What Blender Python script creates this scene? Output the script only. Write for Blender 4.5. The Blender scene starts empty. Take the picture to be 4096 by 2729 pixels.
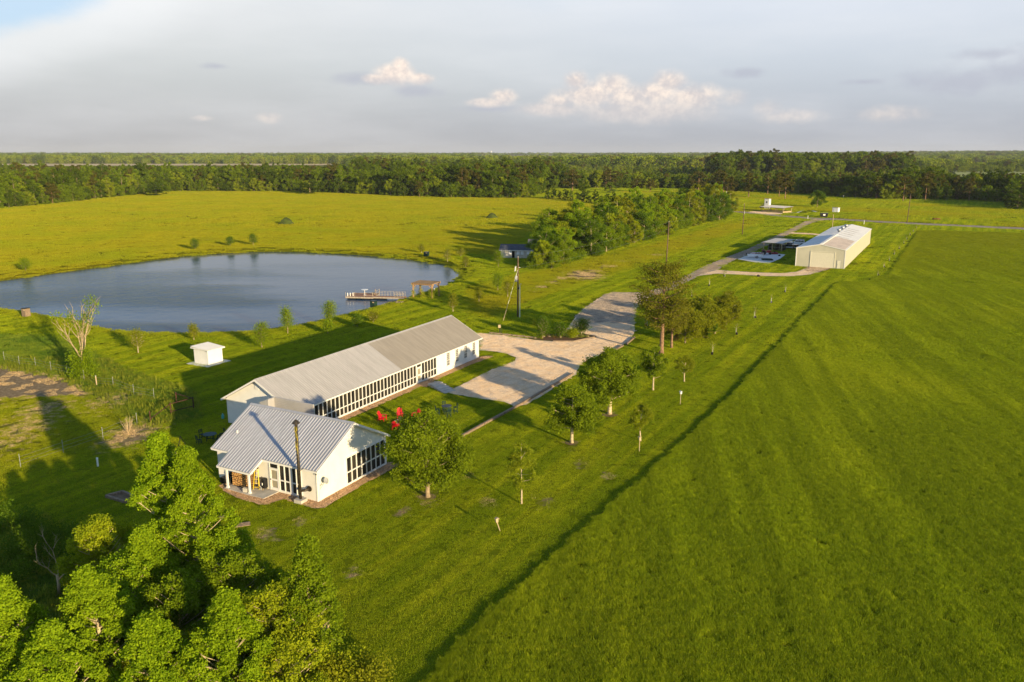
import bpy, math, random
import numpy as np
from mathutils import Vector, Matrix

scene = bpy.context.scene
COL = scene.collection
R = math.radians
rng = np.random.default_rng(7)
random.seed(7)

# ------------------------------------------------------------------ camera
CAM_H, FOC, PITCH = 30.0, 3243.6, R(13.06)     # metres, focal length in photo pixels (4096 wide), tilt down
cam_data = bpy.data.cameras.new('camera')
cam_data.sensor_width = 36.0
cam_data.lens = 36.0 * FOC / 4096.0
cam_data.clip_start = 0.5
cam_data.clip_end = 60000
cam = bpy.data.objects.new('camera', cam_data)
cam.location = (0, 0, CAM_H)
cam.rotation_euler = (math.pi / 2 - PITCH, 0, 0)
COL.objects.link(cam)
scene.camera = cam

# ------------------------------------------------------------------ exposure
scene.view_settings.view_transform = 'Standard'
scene.view_settings.look = 'None'
scene.view_settings.gamma = 1.0
scene.view_settings.exposure = 0.7
scene.cycles.use_denoising = True
scene.cycles.use_adaptive_sampling = False
scene.cycles.max_bounces = 5
scene.cycles.transparent_max_bounces = 8
scene.cycles.volume_bounces = 0
scene.cycles.caustics_reflective = False
scene.cycles.caustics_refractive = False

# ------------------------------------------------------------------ sun
SUN_EL, SUN_AZ = R(11.0), R(-53.0)             # towards the sun; azimuth counted from +X
SUN_DIR = Vector((math.cos(SUN_AZ) * math.cos(SUN_EL), math.sin(SUN_AZ) * math.cos(SUN_EL), math.sin(SUN_EL)))
sun_data = bpy.data.lights.new('sun', 'SUN')
sun_data.energy = 5.0
sun_data.angle = R(0.6)
sun_data.color = (1.0, 0.78, 0.44)
sun = bpy.data.objects.new('sun', sun_data)
sun.rotation_euler = SUN_DIR.to_track_quat('Z', 'Y').to_euler()
sun.location = (60, -80, 120)
COL.objects.link(sun)

# ------------------------------------------------------------------ world: sky with veil and distant cumulus
world = bpy.data.worlds.new('World')
scene.world = world
world.use_nodes = True
NT = world.node_tree
NT.nodes.clear()


class Nodes:
    """small helper for building node graphs"""
    def __init__(self, nt):
        self.nt = nt

    def node(self, t, **kw):
        n = self.nt.nodes.new(t)
        for k, v in kw.items():
            setattr(n, k, v)
        return n

    def put(self, sock, v):
        if isinstance(v, bpy.types.NodeSocket):
            self.nt.links.new(v, sock)
        elif v is not None:
            if sock.type == 'RGBA' and len(v) == 3:
                v = (*v, 1)
            sock.default_value = v

    def math(self, op, a, b=None, c=None, clamp=False):
        n = self.node('ShaderNodeMath', operation=op, use_clamp=clamp)
        for i, v in enumerate((a, b, c)):
            self.put(n.inputs[i], v)
        return n.outputs[0]

    def vmath(self, op, a, b=None, scale=None):
        n = self.node('ShaderNodeVectorMath', operation=op)
        self.put(n.inputs[0], a)
        if b is not None:
            self.put(n.inputs[1], b)
        if scale is not None:
            self.put(n.inputs['Scale'], scale)
        return n.outputs['Value'] if op in ('DOT_PRODUCT', 'LENGTH') else n.outputs[0]

    def mix(self, f, a, b, blend='MIX'):
        n = self.node('ShaderNodeMix', data_type='RGBA', blend_type=blend)
        self.put(n.inputs[0], f)
        self.put(n.inputs[6], a)
        self.put(n.inputs[7], b)
        return n.outputs[2]

    def smooth(self, v, lo, hi, a=0.0, b=1.0):
        n = self.node('ShaderNodeMapRange', interpolation_type='SMOOTHSTEP')
        for i, x in enumerate((v, lo, hi, a, b)):
            self.put(n.inputs[i], x)
        return n.outputs[0]

    def noise(self, vec, scale, detail=4.0, rough=0.55, dist=0.0):
        n = self.node('ShaderNodeTexNoise')
        self.put(n.inputs['Vector'], vec)
        n.inputs['Scale'].default_value = scale
        n.inputs['Detail'].default_value = detail
        n.inputs['Roughness'].default_value = rough
        n.inputs['Distortion'].default_value = dist
        return n

    def xyz(self, x, y, z):
        n = self.node('ShaderNodeCombineXYZ')
        for i, v in enumerate((x, y, z)):
            self.put(n.inputs[i], v)
        return n.outputs[0]

    def sep(self, v):
        n = self.node('ShaderNodeSeparateXYZ')
        self.put(n.inputs[0], v)
        return n.outputs


def build_sky():
    g = Nodes(NT)
    d = g.node('ShaderNodeTexCoord').outputs['Generated']
    x, y, z = g.sep(d)
    az = g.math('MULTIPLY', g.math('ARCTAN2', x, y), 57.2958)          # degrees, 0 = straight ahead (+Y)
    el = g.math('MULTIPLY', g.math('ARCSINE', z), 57.2958)
    p = g.xyz(az, el, 0)
    sky = g.node('ShaderNodeTexSky', sky_type='NISHITA', sun_disc=False)
    sky.sun_elevation = SUN_EL
    sky.sun_rotation = math.atan2(SUN_DIR.x, SUN_DIR.y)
    sky.air_density = 1.0
    sky.dust_density = 1.5
    sky.ozone_density = 2.0
    # thin high veil, greyer and pinker towards the horizon
    e1 = g.smooth(el, -1.0, 6.5)
    e2 = g.smooth(el, 4.0, 11.0)
    c = g.mix(e1, (3.15, 3.18, 3.36), (4.65, 4.95, 5.12))
    c = g.mix(e2, c, (5.7, 6.0, 6.3))
    a1 = g.smooth(az, -25, 25)
    c = g.mix(a1, g.mix(0.35, c, g.mix(1.0, c, (1.05, 1.0, .93), 'MULTIPLY')), g.mix(1.0, c, (.95, .98, 1.05), 'MULTIPLY'))
    streak = g.noise(g.vmath('MULTIPLY', p, (0.06, 0.30, 1)), 1.0, 5, .55).outputs['Fac']
    c = g.mix(g.smooth(streak, .35, .75, 0, .22), c, (7.4, 7.4, 7.5))
    # gaps of clear blue in the veil: top left of the photograph, and generally overhead
    n1 = g.noise(g.vmath('MULTIPLY', p, (0.05, 0.13, 1)), 1.0, 6, .6, .4).outputs['Fac']
    edge = g.math('ADD', g.math('SUBTRACT', el, g.math('MULTIPLY', az, .37)), g.math('MULTIPLY', g.math('SUBTRACT', n1, .5), 4.5))
    gap = g.math('MULTIPLY', g.smooth(edge, 17.7, 19.0), g.smooth(az, 0, -12))
    over = g.smooth(g.math('ADD', el, g.math('MULTIPLY', n1, 8)), 13, 21.5, 0, .96)
    gap = g.math('MAXIMUM', g.math('MULTIPLY', gap, .6), over)
    rim = g.math('MULTIPLY', g.smooth(edge, 14.6, 17.6), g.smooth(az, 2, -14))
    c = g.mix(g.math('MULTIPLY', rim, .34), c, (8.2, 8.3, 8.4))
    blue = g.mix(1.0, sky.outputs[0], (1.15, 1.35, 1.6), 'MULTIPLY')
    clear = g.mix(g.smooth(el, 10, 30), (2.6, 4.4, 6.4), (.95, 1.7, 2.9))
    c = g.mix(gap, c, g.mix(.35, clear, blue))

    fb = g.noise(g.vmath('MULTIPLY', p, (1, 1.25, 1)), 0.62, 7, .57, .3)
    fbm = g.math('SUBTRACT', fb.outputs['Fac'], .5)
    fine = g.math('SUBTRACT', g.noise(p, 2.2, 6, .6).outputs['Fac'], .5)

    def blobs(lst, k):
        """field of soft elliptical puffs; every puff is (azimuth, elevation, half width, half height) in degrees"""
        out = None
        for a0, e0, w, h in lst:
            dx = g.math('DIVIDE', g.math('SUBTRACT', az, a0), w)
            dy = g.math('DIVIDE', g.math('SUBTRACT', el, e0), h)
            r = g.math('SQRT', g.math('ADD', g.math('MULTIPLY', dx, dx), g.math('MULTIPLY', dy, dy)))
            v = g.math('SUBTRACT', 1.0, r)
            out = v if out is None else g.math('SMOOTH_MAX', out, v, .25)
        return g.math('ADD', out, g.math('MULTIPLY', fbm, k))

    def P(px, py, w, h):
        return ((px - 2048) / FOC * 57.2958 * .985, math.degrees(math.atan((1364.5 - py) / FOC)) - 13.06, w / FOC * 57.3, h / FOC * 57.3)
    # dark ragged scraps
    dark = blobs([P(3620, 360, 210, 56), P(3830, 335, 210, 54), P(3990, 300, 280, 76), P(4120, 270, 200, 70), P(3720, 268, 110, 24), P(2930, 302, 100, 24),
                  P(3340, 350, 90, 14), P(950, 285, 55, 14), P(1470, 322, 170, 30), P(1690, 368, 110, 30), P(1960, 435, 150, 16)], 1.5)
    c = g.mix(g.smooth(dark, -.15, .95, 0, .6), c, (3.5, 3.65, 4.35))
    # lit cumulus: warm tops, bodies that fade into the haze below
    lit = blobs([P(1619, 268, 44, 38), P(1600, 300, 95, 50), P(1530, 322, 70, 26), P(1690, 318, 70, 28)], .62)
    lit2 = blobs([P(2016, 388, 62, 36), P(1960, 412, 110, 22), P(2295, 325, 62, 44), P(2350, 385, 150, 66), P(2230, 405, 75, 30), P(2435, 345, 80, 54),
                  P(2500, 400, 150, 70), P(2650, 335, 86, 54), P(2600, 380, 110, 60), P(2740, 400, 130, 64), P(2560, 450, 330, 56), P(2200, 440, 160, 34)], .66)
    lit3 = blobs([P(1125, 478, 60, 26), P(3020, 440, 70, 38), P(3100, 470, 130, 34), P(3450, 470, 130, 36), P(880, 482, 50, 12), P(2900, 400, 60, 40)], .9)
    tone = g.smooth(g.math('ADD', g.math('MULTIPLY', fine, 1.6), g.math('MULTIPLY', fbm, 2.0)), -.45, .5)
    warm = g.mix(tone, (5.2, 4.75, 4.7), (8.4, 7.1, 6.0))
    under = g.mix(tone, (4.6, 4.45, 4.6), (5.6, 5.2, 5.05))
    low = g.smooth(el, P(0, 470, 1, 1)[1], P(0, 350, 1, 1)[1])
    c = g.mix(g.smooth(lit2, -.10, .75, 0, .92), c, g.mix(low, under, warm))
    c = g.mix(g.smooth(lit3, -.1, .9, 0, .5), c, g.mix(.5, under, warm))
    low1 = g.smooth(el, P(0, 340, 1, 1)[1], P(0, 300, 1, 1)[1])
    c = g.mix(g.smooth(lit, -.05, .62, 0, .95), c, g.mix(low1, under, g.mix(tone, (5.8, 5.1, 4.8), (8.6, 7.3, 6.2))))
    # below the horizon the sky is never seen; keep it dull
    bg = g.node('ShaderNodeBackground')
    g.put(bg.inputs[0], c)
    bg.inputs[1].default_value = 0.085
    out = g.node('ShaderNodeOutputWorld')
    NT.links.new(bg.outputs[0], out.inputs[0])


build_sky()

# ------------------------------------------------------------------ materials
def new_mat(name):
    m = bpy.data.materials.new(name)
    m.use_nodes = True
    m.node_tree.nodes.clear()
    g = Nodes(m.node_tree)
    out = g.node('ShaderNodeOutputMaterial')
    return m, g, out.inputs['Surface'], out


def principled(g, color, rough=.6, metal=0.0, spec=.4, normal=None, ior=1.45):
    b = g.node('ShaderNodeBsdfPrincipled')
    g.put(b.inputs['Base Color'], color)
    g.put(b.inputs['Roughness'], rough)
    b.inputs['Metallic'].default_value = metal
    b.inputs['Specular IOR Level'].default_value = spec
    b.inputs['IOR'].default_value = ior
    if normal is not None:
        g.put(b.inputs['Normal'], normal)
    return b.outputs[0]


def bump(g, h, strength=.5, dist=.02):
    n = g.node('ShaderNodeBump')
    n.inputs['Strength'].default_value = strength
    n.inputs['Distance'].default_value = dist
    g.put(n.inputs['Height'], h)
    return n.outputs[0]


def mul(c, f):
    return tuple(min(1, x * f) for x in c[:3])


def simple(name, color, rough=.6, metal=0.0, spec=.4, var=.25, scale=3.0, bumps=0.0, bscale=40.0):
    """plain paint, metal, wood, concrete: one colour with uneven wear and grain"""
    m, g, s, _ = new_mat(name)
    pos = g.node('ShaderNodeTexCoord').outputs['Object']
    n = g.noise(pos, scale, 5, .6).outputs['Fac']
    c = g.mix(g.smooth(n, .3, .7), mul(color, 1 - var), mul(color, 1 + var * .6))
    nrm = bump(g, g.noise(pos, bscale, 3).outputs['Fac'], bumps, .01) if bumps else None
    g.put(s, principled(g, c, rough, metal, spec, nrm))
    return m


def ground_mat(name='lawn_grass', blades=False, k=1.0):
    m, g, s, _ = new_mat(name)
    ge = g.node('ShaderNodeNewGeometry')
    pos = ge.outputs['Position']
    at = g.node('ShaderNodeAttribute', attribute_name='tint')
    if blades:
        at.attribute_type = 'INSTANCER'
    yel, dirt, rough = g.sep(at.outputs['Vector'])
    big = g.noise(pos, .035, 5, .6).outputs['Fac']
    mid = g.noise(pos, .22, 5, .65).outputs['Fac']
    small = g.noise(pos, 2.2, 5, .7).outputs['Fac']
    # mown stripes run along the long edge of the meadow
    sx = g.vmath('DOT_PRODUCT', pos, (.87, -.49, 0))
    sy = g.vmath('DOT_PRODUCT', pos, (.49, .87, 0))
    stripes = g.noise(g.xyz(g.math('MULTIPLY', sx, .55), g.math('MULTIPLY', sy, .022), 0), 1.0, 3, .6).outputs['Fac']
    lawn = g.mix(g.smooth(mid, .3, .7), (.150, .172, .006), (.208, .220, .008))
    lawn = g.mix(g.smooth(big, .4, .7), lawn, (.225, .228, .009))
    lawn = g.mix(g.smooth(stripes, .33, .62, 0, .9), lawn, (.108, .140, .005))
    lawn = g.mix(g.smooth(small, .35, .75, 0, .55), lawn, (.060, .096, .004))
    fld = g.mix(g.smooth(mid, .3, .7), (.145, .140, .006), (.185, .168, .008))
    fld = g.mix(g.smooth(big, .38, .66), fld, (.135, .148, .006))
    fs = g.noise(g.vmath('MULTIPLY', pos, (.05, .16, 1)), 1.0, 6, .65).outputs['Fac']
    fld = g.mix(g.smooth(fs, .45, .75, 0, .4), fld, (.112, .096, .005))
    fld = g.mix(g.smooth(small, .4, .8, 0, .4), fld, (.08, .075, .005))
    c = g.mix(g.smooth(g.math('ADD', yel, g.math('MULTIPLY', g.math('SUBTRACT', mid, .5), .5)), .2, .8), lawn, fld)
    wild = g.mix(g.smooth(mid, .35, .65), (.060, .098, .010), (.125, .150, .014))
    wild = g.mix(g.smooth(small, .4, .7, 0, .7), wild, (.030, .055, .006))
    c = g.mix(g.smooth(g.math('ADD', rough, g.math('MULTIPLY', g.math('SUBTRACT', mid, .5), .8)), .3, .8), c, wild)
    soil = g.mix(g.smooth(small, .3, .7), (.19, .13, .07), (.37, .28, .17))
    c = g.mix(g.smooth(g.math('ADD', dirt, g.math('MULTIPLY', g.math('SUBTRACT', g.noise(pos, .9, 6, .7).outputs['Fac'], .5), 1.5)), .35, .75), c, soil)
    finish_grass(g, s, c, ge, blades, k)
    return m


def finish_grass(g, s, c, ge, blades, k):
    if blades:
        r = ge.outputs['Random Per Island']
        c = g.mix(1.0, c, g.mix(r, mul3(k * .72), mul3(k * 1.28)), 'MULTIPLY')
    d = g.node('ShaderNodeBsdfDiffuse')
    g.put(d.inputs['Color'], c)
    if not blades:
        g.put(s, d.outputs[0])
        return
    t = g.node('ShaderNodeBsdfTranslucent')
    g.put(t.inputs['Color'], g.mix(1.0, c, (.80, .85, .6), 'MULTIPLY'))
    a = g.node('ShaderNodeAddShader')
    g.nt.links.new(d.outputs[0], a.inputs[0])
    g.nt.links.new(t.outputs[0], a.inputs[1])
    g.put(s, a.outputs[0])


def mul3(k):
    return (k, k, k, 1)


def meadow_mat(name, blades=False, k=1.0):
    m, g, s, _ = new_mat(name)
    ge = g.node('ShaderNodeNewGeometry')
    pos = ge.outputs['Position']
    big = g.noise(pos, .03, 5, .6).outputs['Fac']
    mid = g.noise(pos, .35, 6, .7).outputs['Fac']
    fine = g.noise(g.vmath('MULTIPLY', pos, (1, .7, 0)), 2.2, 6, .75).outputs['Fac']
    sx = g.vmath('DOT_PRODUCT', pos, (.985, -.17, 0))
    sy = g.vmath('DOT_PRODUCT', pos, (.17, .985, 0))
    rows = g.noise(g.xyz(g.math('MULTIPLY', sx, .35), g.math('MULTIPLY', sy, .02), 0), 1.0, 4, .6).outputs['Fac']
    c = g.mix(g.smooth(mid, .3, .7), mul((.086, .110, .004), k), mul((.122, .142, .005), k))
    c = g.mix(g.smooth(big, .4, .7), c, mul((.142, .152, .006), k))
    c = g.mix(g.smooth(rows, .36, .60, 0, .85), c, mul((.072, .090, .004), k))
    c = g.mix(g.smooth(fine, .42, .66, 0, .75), c, mul((.052, .070, .003), k))
    c = g.mix(g.smooth(fine, .46, .30, 0, .6), c, mul((.170, .162, .007), k))
    at = g.node('ShaderNodeAttribute', attribute_name='tint')
    if blades:
        at.attribute_type = 'INSTANCER'
    yel = g.sep(at.outputs['Vector'])[0]
    c = g.mix(yel, c, g.mix(g.smooth(mid, .3, .7), (.150, .172, .007), (.205, .218, .009)))
    finish_grass(g, s, c, ge, blades, 1.0)
    return m


def leaf_mat(name, dark, light, trans=.85, island=True):
    m, g, s, _ = new_mat(name)
    ge = g.node('ShaderNodeNewGeometry')
    oi = g.node('ShaderNodeObjectInfo').outputs['Random']
    r = ge.outputs['Random Per Island'] if island else g.noise(ge.outputs['Position'], 2.0, 3).outputs['Fac']
    clump = g.noise(ge.outputs['Position'], .8, 4, .6).outputs['Fac']
    f = g.math('ADD', g.math('MULTIPLY', r, .55), g.math('MULTIPLY', g.smooth(clump, .3, .7), .45))
    c = g.mix(f, dark, light)
    c = g.mix(g.math('MULTIPLY', oi, .38), c, mul(light, .55))
    d = g.node('ShaderNodeBsdfDiffuse')
    g.put(d.inputs['Color'], c)
    t = g.node('ShaderNodeBsdfTranslucent')
    g.put(t.inputs['Color'], g.mix(1.0, c, (trans, trans, trans * .7), 'MULTIPLY'))
    a = g.node('ShaderNodeAddShader')
    g.nt.links.new(d.outputs[0], a.inputs[0])
    g.nt.links.new(t.outputs[0], a.inputs[1])
    g.put(s, a.outputs[0])
    return m


def siding_mat(name, color, step=.19):
    """painted lap siding: shallow horizontal laps"""
    m, g, s, _ = new_mat(name)
    pos = g.node('ShaderNodeTexCoord').outputs['Object']
    z = g.sep(pos)[2]
    saw = g.math('FRACT', g.math('DIVIDE', z, step))
    n = g.noise(pos, 1.2, 4).outputs['Fac']
    c = g.mix(g.smooth(n, .3, .7), mul(color, .93), color)
    stain = g.math('MULTIPLY', g.smooth(z, .7, .0), g.smooth(g.noise(pos, 3.0, 5).outputs['Fac'], .35, .7))
    c = g.mix(g.math('MULTIPLY', stain, .5), c, mul(color, .68))
    g.put(s, principled(g, c, .55, 0, .3, bump(g, saw, .5, .012)))
    return m


def metal_sheet(name, color, rough=.42, metal=.35, streak=.12):
    m, g, s, _ = new_mat(name)
    pos = g.node('ShaderNodeTexCoord').outputs['Object']
    n = g.noise(g.vmath('MULTIPLY', pos, (2.2, .35, .35)), 1.0, 5, .6).outputs['Fac']
    n2 = g.noise(pos, 9.0, 4).outputs['Fac']
    c = g.mix(g.smooth(n, .3, .7), mul(color, 1 - streak), mul(color, 1 + streak * .5))
    c = g.mix(g.smooth(n2, .5, .8, 0, .25), c, mul(color, .82))
    g.put(s, principled(g, c, rough, metal, .5))
    return m


def gravel_mat(name, a, b, c3, scale, worn=True):
    m, g, s, _ = new_mat(name)
    pos = g.node('ShaderNodeNewGeometry').outputs['Position']
    v = g.node('ShaderNodeTexVoronoi')
    g.put(v.inputs['Vector'], pos)
    v.inputs['Scale'].default_value = scale
    rv = g.sep(v.outputs['Color'])[0]
    c = g.mix(rv, a, b)
    n = g.noise(pos, .45, 6, .65).outputs['Fac']
    c = g.mix(g.smooth(n, .45, .62), c, g.mix(rv, mul(c3, .8), c3))
    if worn:
        n2 = g.noise(g.vmath('MULTIPLY', pos, (.25, .5, 1)), 1.0, 6, .7).outputs['Fac']
        c = g.mix(g.smooth(n2, .56, .74, 0, .4), c, mul(a, .55))
        sx = g.vmath('DOT_PRODUCT', pos, (.80, -.60, 0))
        sy = g.vmath('DOT_PRODUCT', pos, (.60, .80, 0))
        tr = g.noise(g.xyz(g.math('MULTIPLY', sx, .9), g.math('MULTIPLY', sy, .06), 0), 1.0, 4, .65, .6).outputs['Fac']
        c = g.mix(g.smooth(tr, .52, .70, 0, .32), c, mul(b, 1.12))
        c = g.mix(g.smooth(tr, .46, .32, 0, .3), c, mul(a, .62))
    bm = bump(g, v.outputs['Distance'], .9, .6 / scale)
    g.put(s, principled(g, c, .9, 0, .15, bm))
    return m


def water_mat():
    m, g, s, _ = new_mat('pond_water')
    pos = g.node('ShaderNodeNewGeometry').outputs['Position']
    w1 = g.noise(g.vmath('MULTIPLY', pos, (1.0, 1.3, 1)), 1.6, 4, .6).outputs['Fac']
    w2 = g.noise(pos, .35, 3, .5).outputs['Fac']
    calm = g.smooth(g.noise(g.vmath('MULTIPLY', pos, (.012, .03, 1)), 1.0, 3, .5).outputs['Fac'], .38, .62)
    y = g.sep(pos)[1]
    amp = g.math('MULTIPLY', g.math('ADD', .35, calm), g.smooth(y, 255, 150, .18, 1.0))
    h = g.math('MULTIPLY', g.math('ADD', g.math('MULTIPLY', w1, .5), w2), amp)
    b = g.node('ShaderNodeBump')
    b.inputs['Strength'].default_value = .9
    b.inputs['Distance'].default_value = .22
    g.put(b.inputs['Height'], h)
    p = principled(g, (.018, .066, .140), .08, 0, .5, b.outputs[0], 1.17)
    g.put(s, p)
    return m


def screen_mat():
    m, g, s, _ = new_mat('dark_screen')
    pos = g.node('ShaderNodeTexCoord').outputs['Object']
    n = g.noise(g.vmath('MULTIPLY', pos, (1.3, 1.3, .4)), 1.0, 3).outputs['Fac']
    c = g.mix(g.smooth(n, .4, .65), (.010, .010, .010), (.040, .036, .028))
    g.put(s, principled(g, c, .5, 0, .25))
    return m


def pattern_wood(name, color, axis=2, step=.14):
    m, g, s, _ = new_mat(name)
    pos = g.node('ShaderNodeTexCoord').outputs['Object']
    z = g.sep(pos)[axis]
    saw = g.math('FRACT', g.math('DIVIDE', z, step))
    line = g.smooth(saw, .0, .1)
    n = g.noise(pos, 5, 5, .6).outputs['Fac']
    c = g.mix(g.smooth(n, .3, .7), mul(color, .65), mul(color, 1.2))
    c = g.mix(line, mul(color, .4), c)
    g.put(s, principled(g, c, .8, 0, .2, bump(g, line, .4, .01)))
    return m


M = dict(
    ground=ground_mat(), lawn_blades=ground_mat('lawn_blades', True, 1.5), meadow=meadow_mat('meadow_grass'), meadow_blades=meadow_mat('meadow_blades', True, 2.15), water=water_mat(), screen=screen_mat(),
    tuft=leaf_mat('tall_grass_blades', (.035, .078, .003), (.115, .155, .008), .8),
    tuft_wild=leaf_mat('wild_grass_blades', (0.0700, 0.1190, 0.0112), (0.2470, 0.2470, 0.0260), .8),
    siding=siding_mat('white_lap_siding', (.80, .79, .77)), siding_shed=siding_mat('white_shed_siding', (.78, .78, .78), .15),
    white=simple('white_paint', (.76, .75, .73), .5, var=.06), trim=simple('white_trim', (.78, .77, .75), .45, var=.05),
    old_white=simple('weathered_pale_timber', (.38, .33, .27), .7, var=.25), stucco=simple('painted_board_wall', (.78, .76, .72), .7, var=.07, scale=.8, bumps=.15, bscale=20),
    door_screen=simple('bronze_door_screen', (.33, .30, .22), .6, var=.15),
    roof_a=metal_sheet('galvalume_roof', (.52, .52, .55)), roof_b=metal_sheet('white_metal_roof', (.44, .425, .425), .5, .12),
    roof_c=metal_sheet('grey_metal_roof', (.33, .30, .265), .5, .12), roof_barn=metal_sheet('weathered_barn_roof', (.74, .74, .74), .5, .08, .14),
    barn_wall=metal_sheet('cream_barn_sheet', (.52, .50, .40), .5, .05, .08), barn_door=simple('cream_roller_door', (.68, .65, .53), .5, var=.06),
    slate=simple('blue_grey_shingles', (.085, .095, .125), .9, 0, .15, var=.3, scale=2, bumps=.3), old_wall=siding_mat('weathered_grey_boards', (.62, .58, .52), .22),
    gravel=gravel_mat('limestone_gravel', (.70, .52, .35), (.93, .74, .54), (.92, .67, .42), 9.0),
    asphalt=gravel_mat('grey_road_gravel', (.25, .205, .165), (.44, .355, .28), (.50, .40, .30), 10.0),
    path=gravel_mat('pale_track_gravel', (.60, .46, .33), (.82, .64, .46), (.72, .54, .36), 8.0),
    pebbles=gravel_mat('brown_river_pebbles', (.22, .13, .07), (.75, .50, .30), (.52, .33, .19), 8.5, False),
    white_gravel=gravel_mat('white_crushed_stone', (.50, .50, .49), (.78, .77, .75), (.68, .67, .65), 8.0, False),
    mulch=gravel_mat('brown_mulch', (.10, .06, .035), (.20, .12, .07), (.14, .09, .055), 12.0, False),
    concrete=simple('concrete', (.50, .47, .42), .85, var=.2, scale=1.2, bumps=.2), slab=simple('pale_concrete_slab', (.66, .65, .63), .85, var=.12, scale=.6),
    black=simple('black_metal', (.018, .018, .019), .4, .3, var=.3), pipe=simple('dark_bronze_stovepipe', (.075, .062, .048), .45, .5, var=.5, scale=5),
    tar=simple('yellow_tar_drips', (.40, .33, .02), .5, var=.6, scale=20),
    steel=simple('galvanised_steel', (.50, .51, .52), .4, .7, var=.2), grey=simple('grey_paint', (.35, .36, .37), .5),
    red=simple('red_plastic_lumber', (.62, .012, .022), .45, var=.12), green=simple('dark_green_plastic_lumber', (.018, .045, .034), .75, 0, .12, var=.15),
    teal=simple('teal_table_top', (.03, .075, .08), .65, 0, .2, var=.1), slateblue=simple('slate_table_top', (.07, .085, .11), .7, 0, .15, var=.15),
    wood=simple('weathered_timber', (.26, .19, .13), .85, var=.35, scale=6, bumps=.3), pole=simple('creosoted_pole', (.16, .105, .065), .85, var=.4, scale=4, bumps=.3),
    post=simple('treated_post', (.52, .40, .24), .8, var=.25, scale=5), rust=simple('rusty_pipe_rail', (.085, .035, .022), .7, .2, var=.4),
    deck=pattern_wood('brown_deck_boards', (.42, .22, .13), 0), pergola=simple('pergola_timber', (.44, .27, .13), .8, var=.35, scale=5),
    log=simple('split_log_bark', (.22, .12, .06), .9, var=.4, scale=9), cut=simple('split_log_face', (.78, .44, .15), .85, var=.5, scale=11),
    yellow=simple('yellow_fibreglass', (.80, .58, .05), .5, var=.1), rubber=simple('black_rubber', (.02, .02, .02), .8),
    stone=simple('field_stone', (.36, .27, .19), .9, var=.4, scale=5, bumps=.4), char=simple('charred_stone', (.05, .04, .035), .9, var=.4),
    pvc=simple('white_pvc', (.82, .82, .80), .35, var=.04), aqua=simple('aqua_plastic', (.10, .42, .42), .4, var=.1),
    carwhite=simple('white_car_paint', (.75, .76, .77), .2, 0, .6, var=.03), carblack=simple('black_car_paint', (.012, .014, .018), .15, .2, .6, var=.1),
    carred=simple('dark_red_paint', (.30, .012, .018), .35, 0, .5, var=.2), glass=simple('tinted_glass', (.02, .026, .03), .08, 0, .7, var=.1),
    dirt=simple('bare_soil', (.20, .13, .08), .95, var=.35, scale=1.5, bumps=.5),
    bark=simple('grey_bark', (.34, .26, .17), .9, var=.4, scale=4, bumps=.5), bark_pale=simple('pale_bark', (.52, .42, .27), .85, var=.35, scale=4, bumps=.4),
    bark_pine=simple('red_brown_pine_bark', (.27, .165, .10), .95, var=.45, scale=5, bumps=.6), bark_dead=simple('bleached_dead_wood', (.42, .33, .20), .85, var=.3, scale=3),
    leaf_sweet=leaf_mat('bright_sweetgum_leaves', (.062, .125, .004), (.240, .325, .011), 0.75),
    leaf_lime=leaf_mat('yellow_green_leaves', (.090, .135, .005), (.285, .315, .013), 0.75),
    leaf_oak=leaf_mat('live_oak_leaves', (.046, .082, .005), (.195, .250, .011), 0.6),
    leaf_mid=leaf_mat('mid_green_leaves', (.048, .095, .004), (.190, .250, .010), 0.65),
    leaf_dark=leaf_mat('dark_green_leaves', (0.0264, 0.0600, 0.0048), (0.1050, 0.1650, 0.0105), .7),
    leaf_pine=leaf_mat('olive_pine_needles', (.045, .058, .006), (.185, .180, .016), 0.55),
    leaf_scrub=leaf_mat('olive_scrub_leaves', (.060, .085, .005), (.225, .230, .013), 0.65),
    leaf_airy=leaf_mat('airy_tree_leaves', (.070, .105, .006), (.230, .250, .014), .8), mound=simple('grown_over_heap', (.060, .085, .010), .95, var=.5, scale=.8, bumps=.6, bscale=6),
    wood_mid=leaf_mat('wood_green_leaves', (.036, .074, .004), (.150, .200, .010), 0.65), wood_light=leaf_mat('wood_bright_leaves', (.065, .110, .005), (.245, .275, .014), 0.7),
    wood_dark=leaf_mat('wood_dark_leaves', (.022, .048, .004), (.085, .120, .007), 0.55), wood_pine=leaf_mat('wood_pine_needles', (.032, .038, .006), (.110, .100, .014), 0.5),
    leaf_vine=leaf_mat('yellow_vine_leaves', (.12, .17, .01), (.35, .33, .03), .9),
    leaf_brush=leaf_mat('red_brown_brush', (.12, .06, .02), (.25, .14, .05), .5),
)


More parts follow.
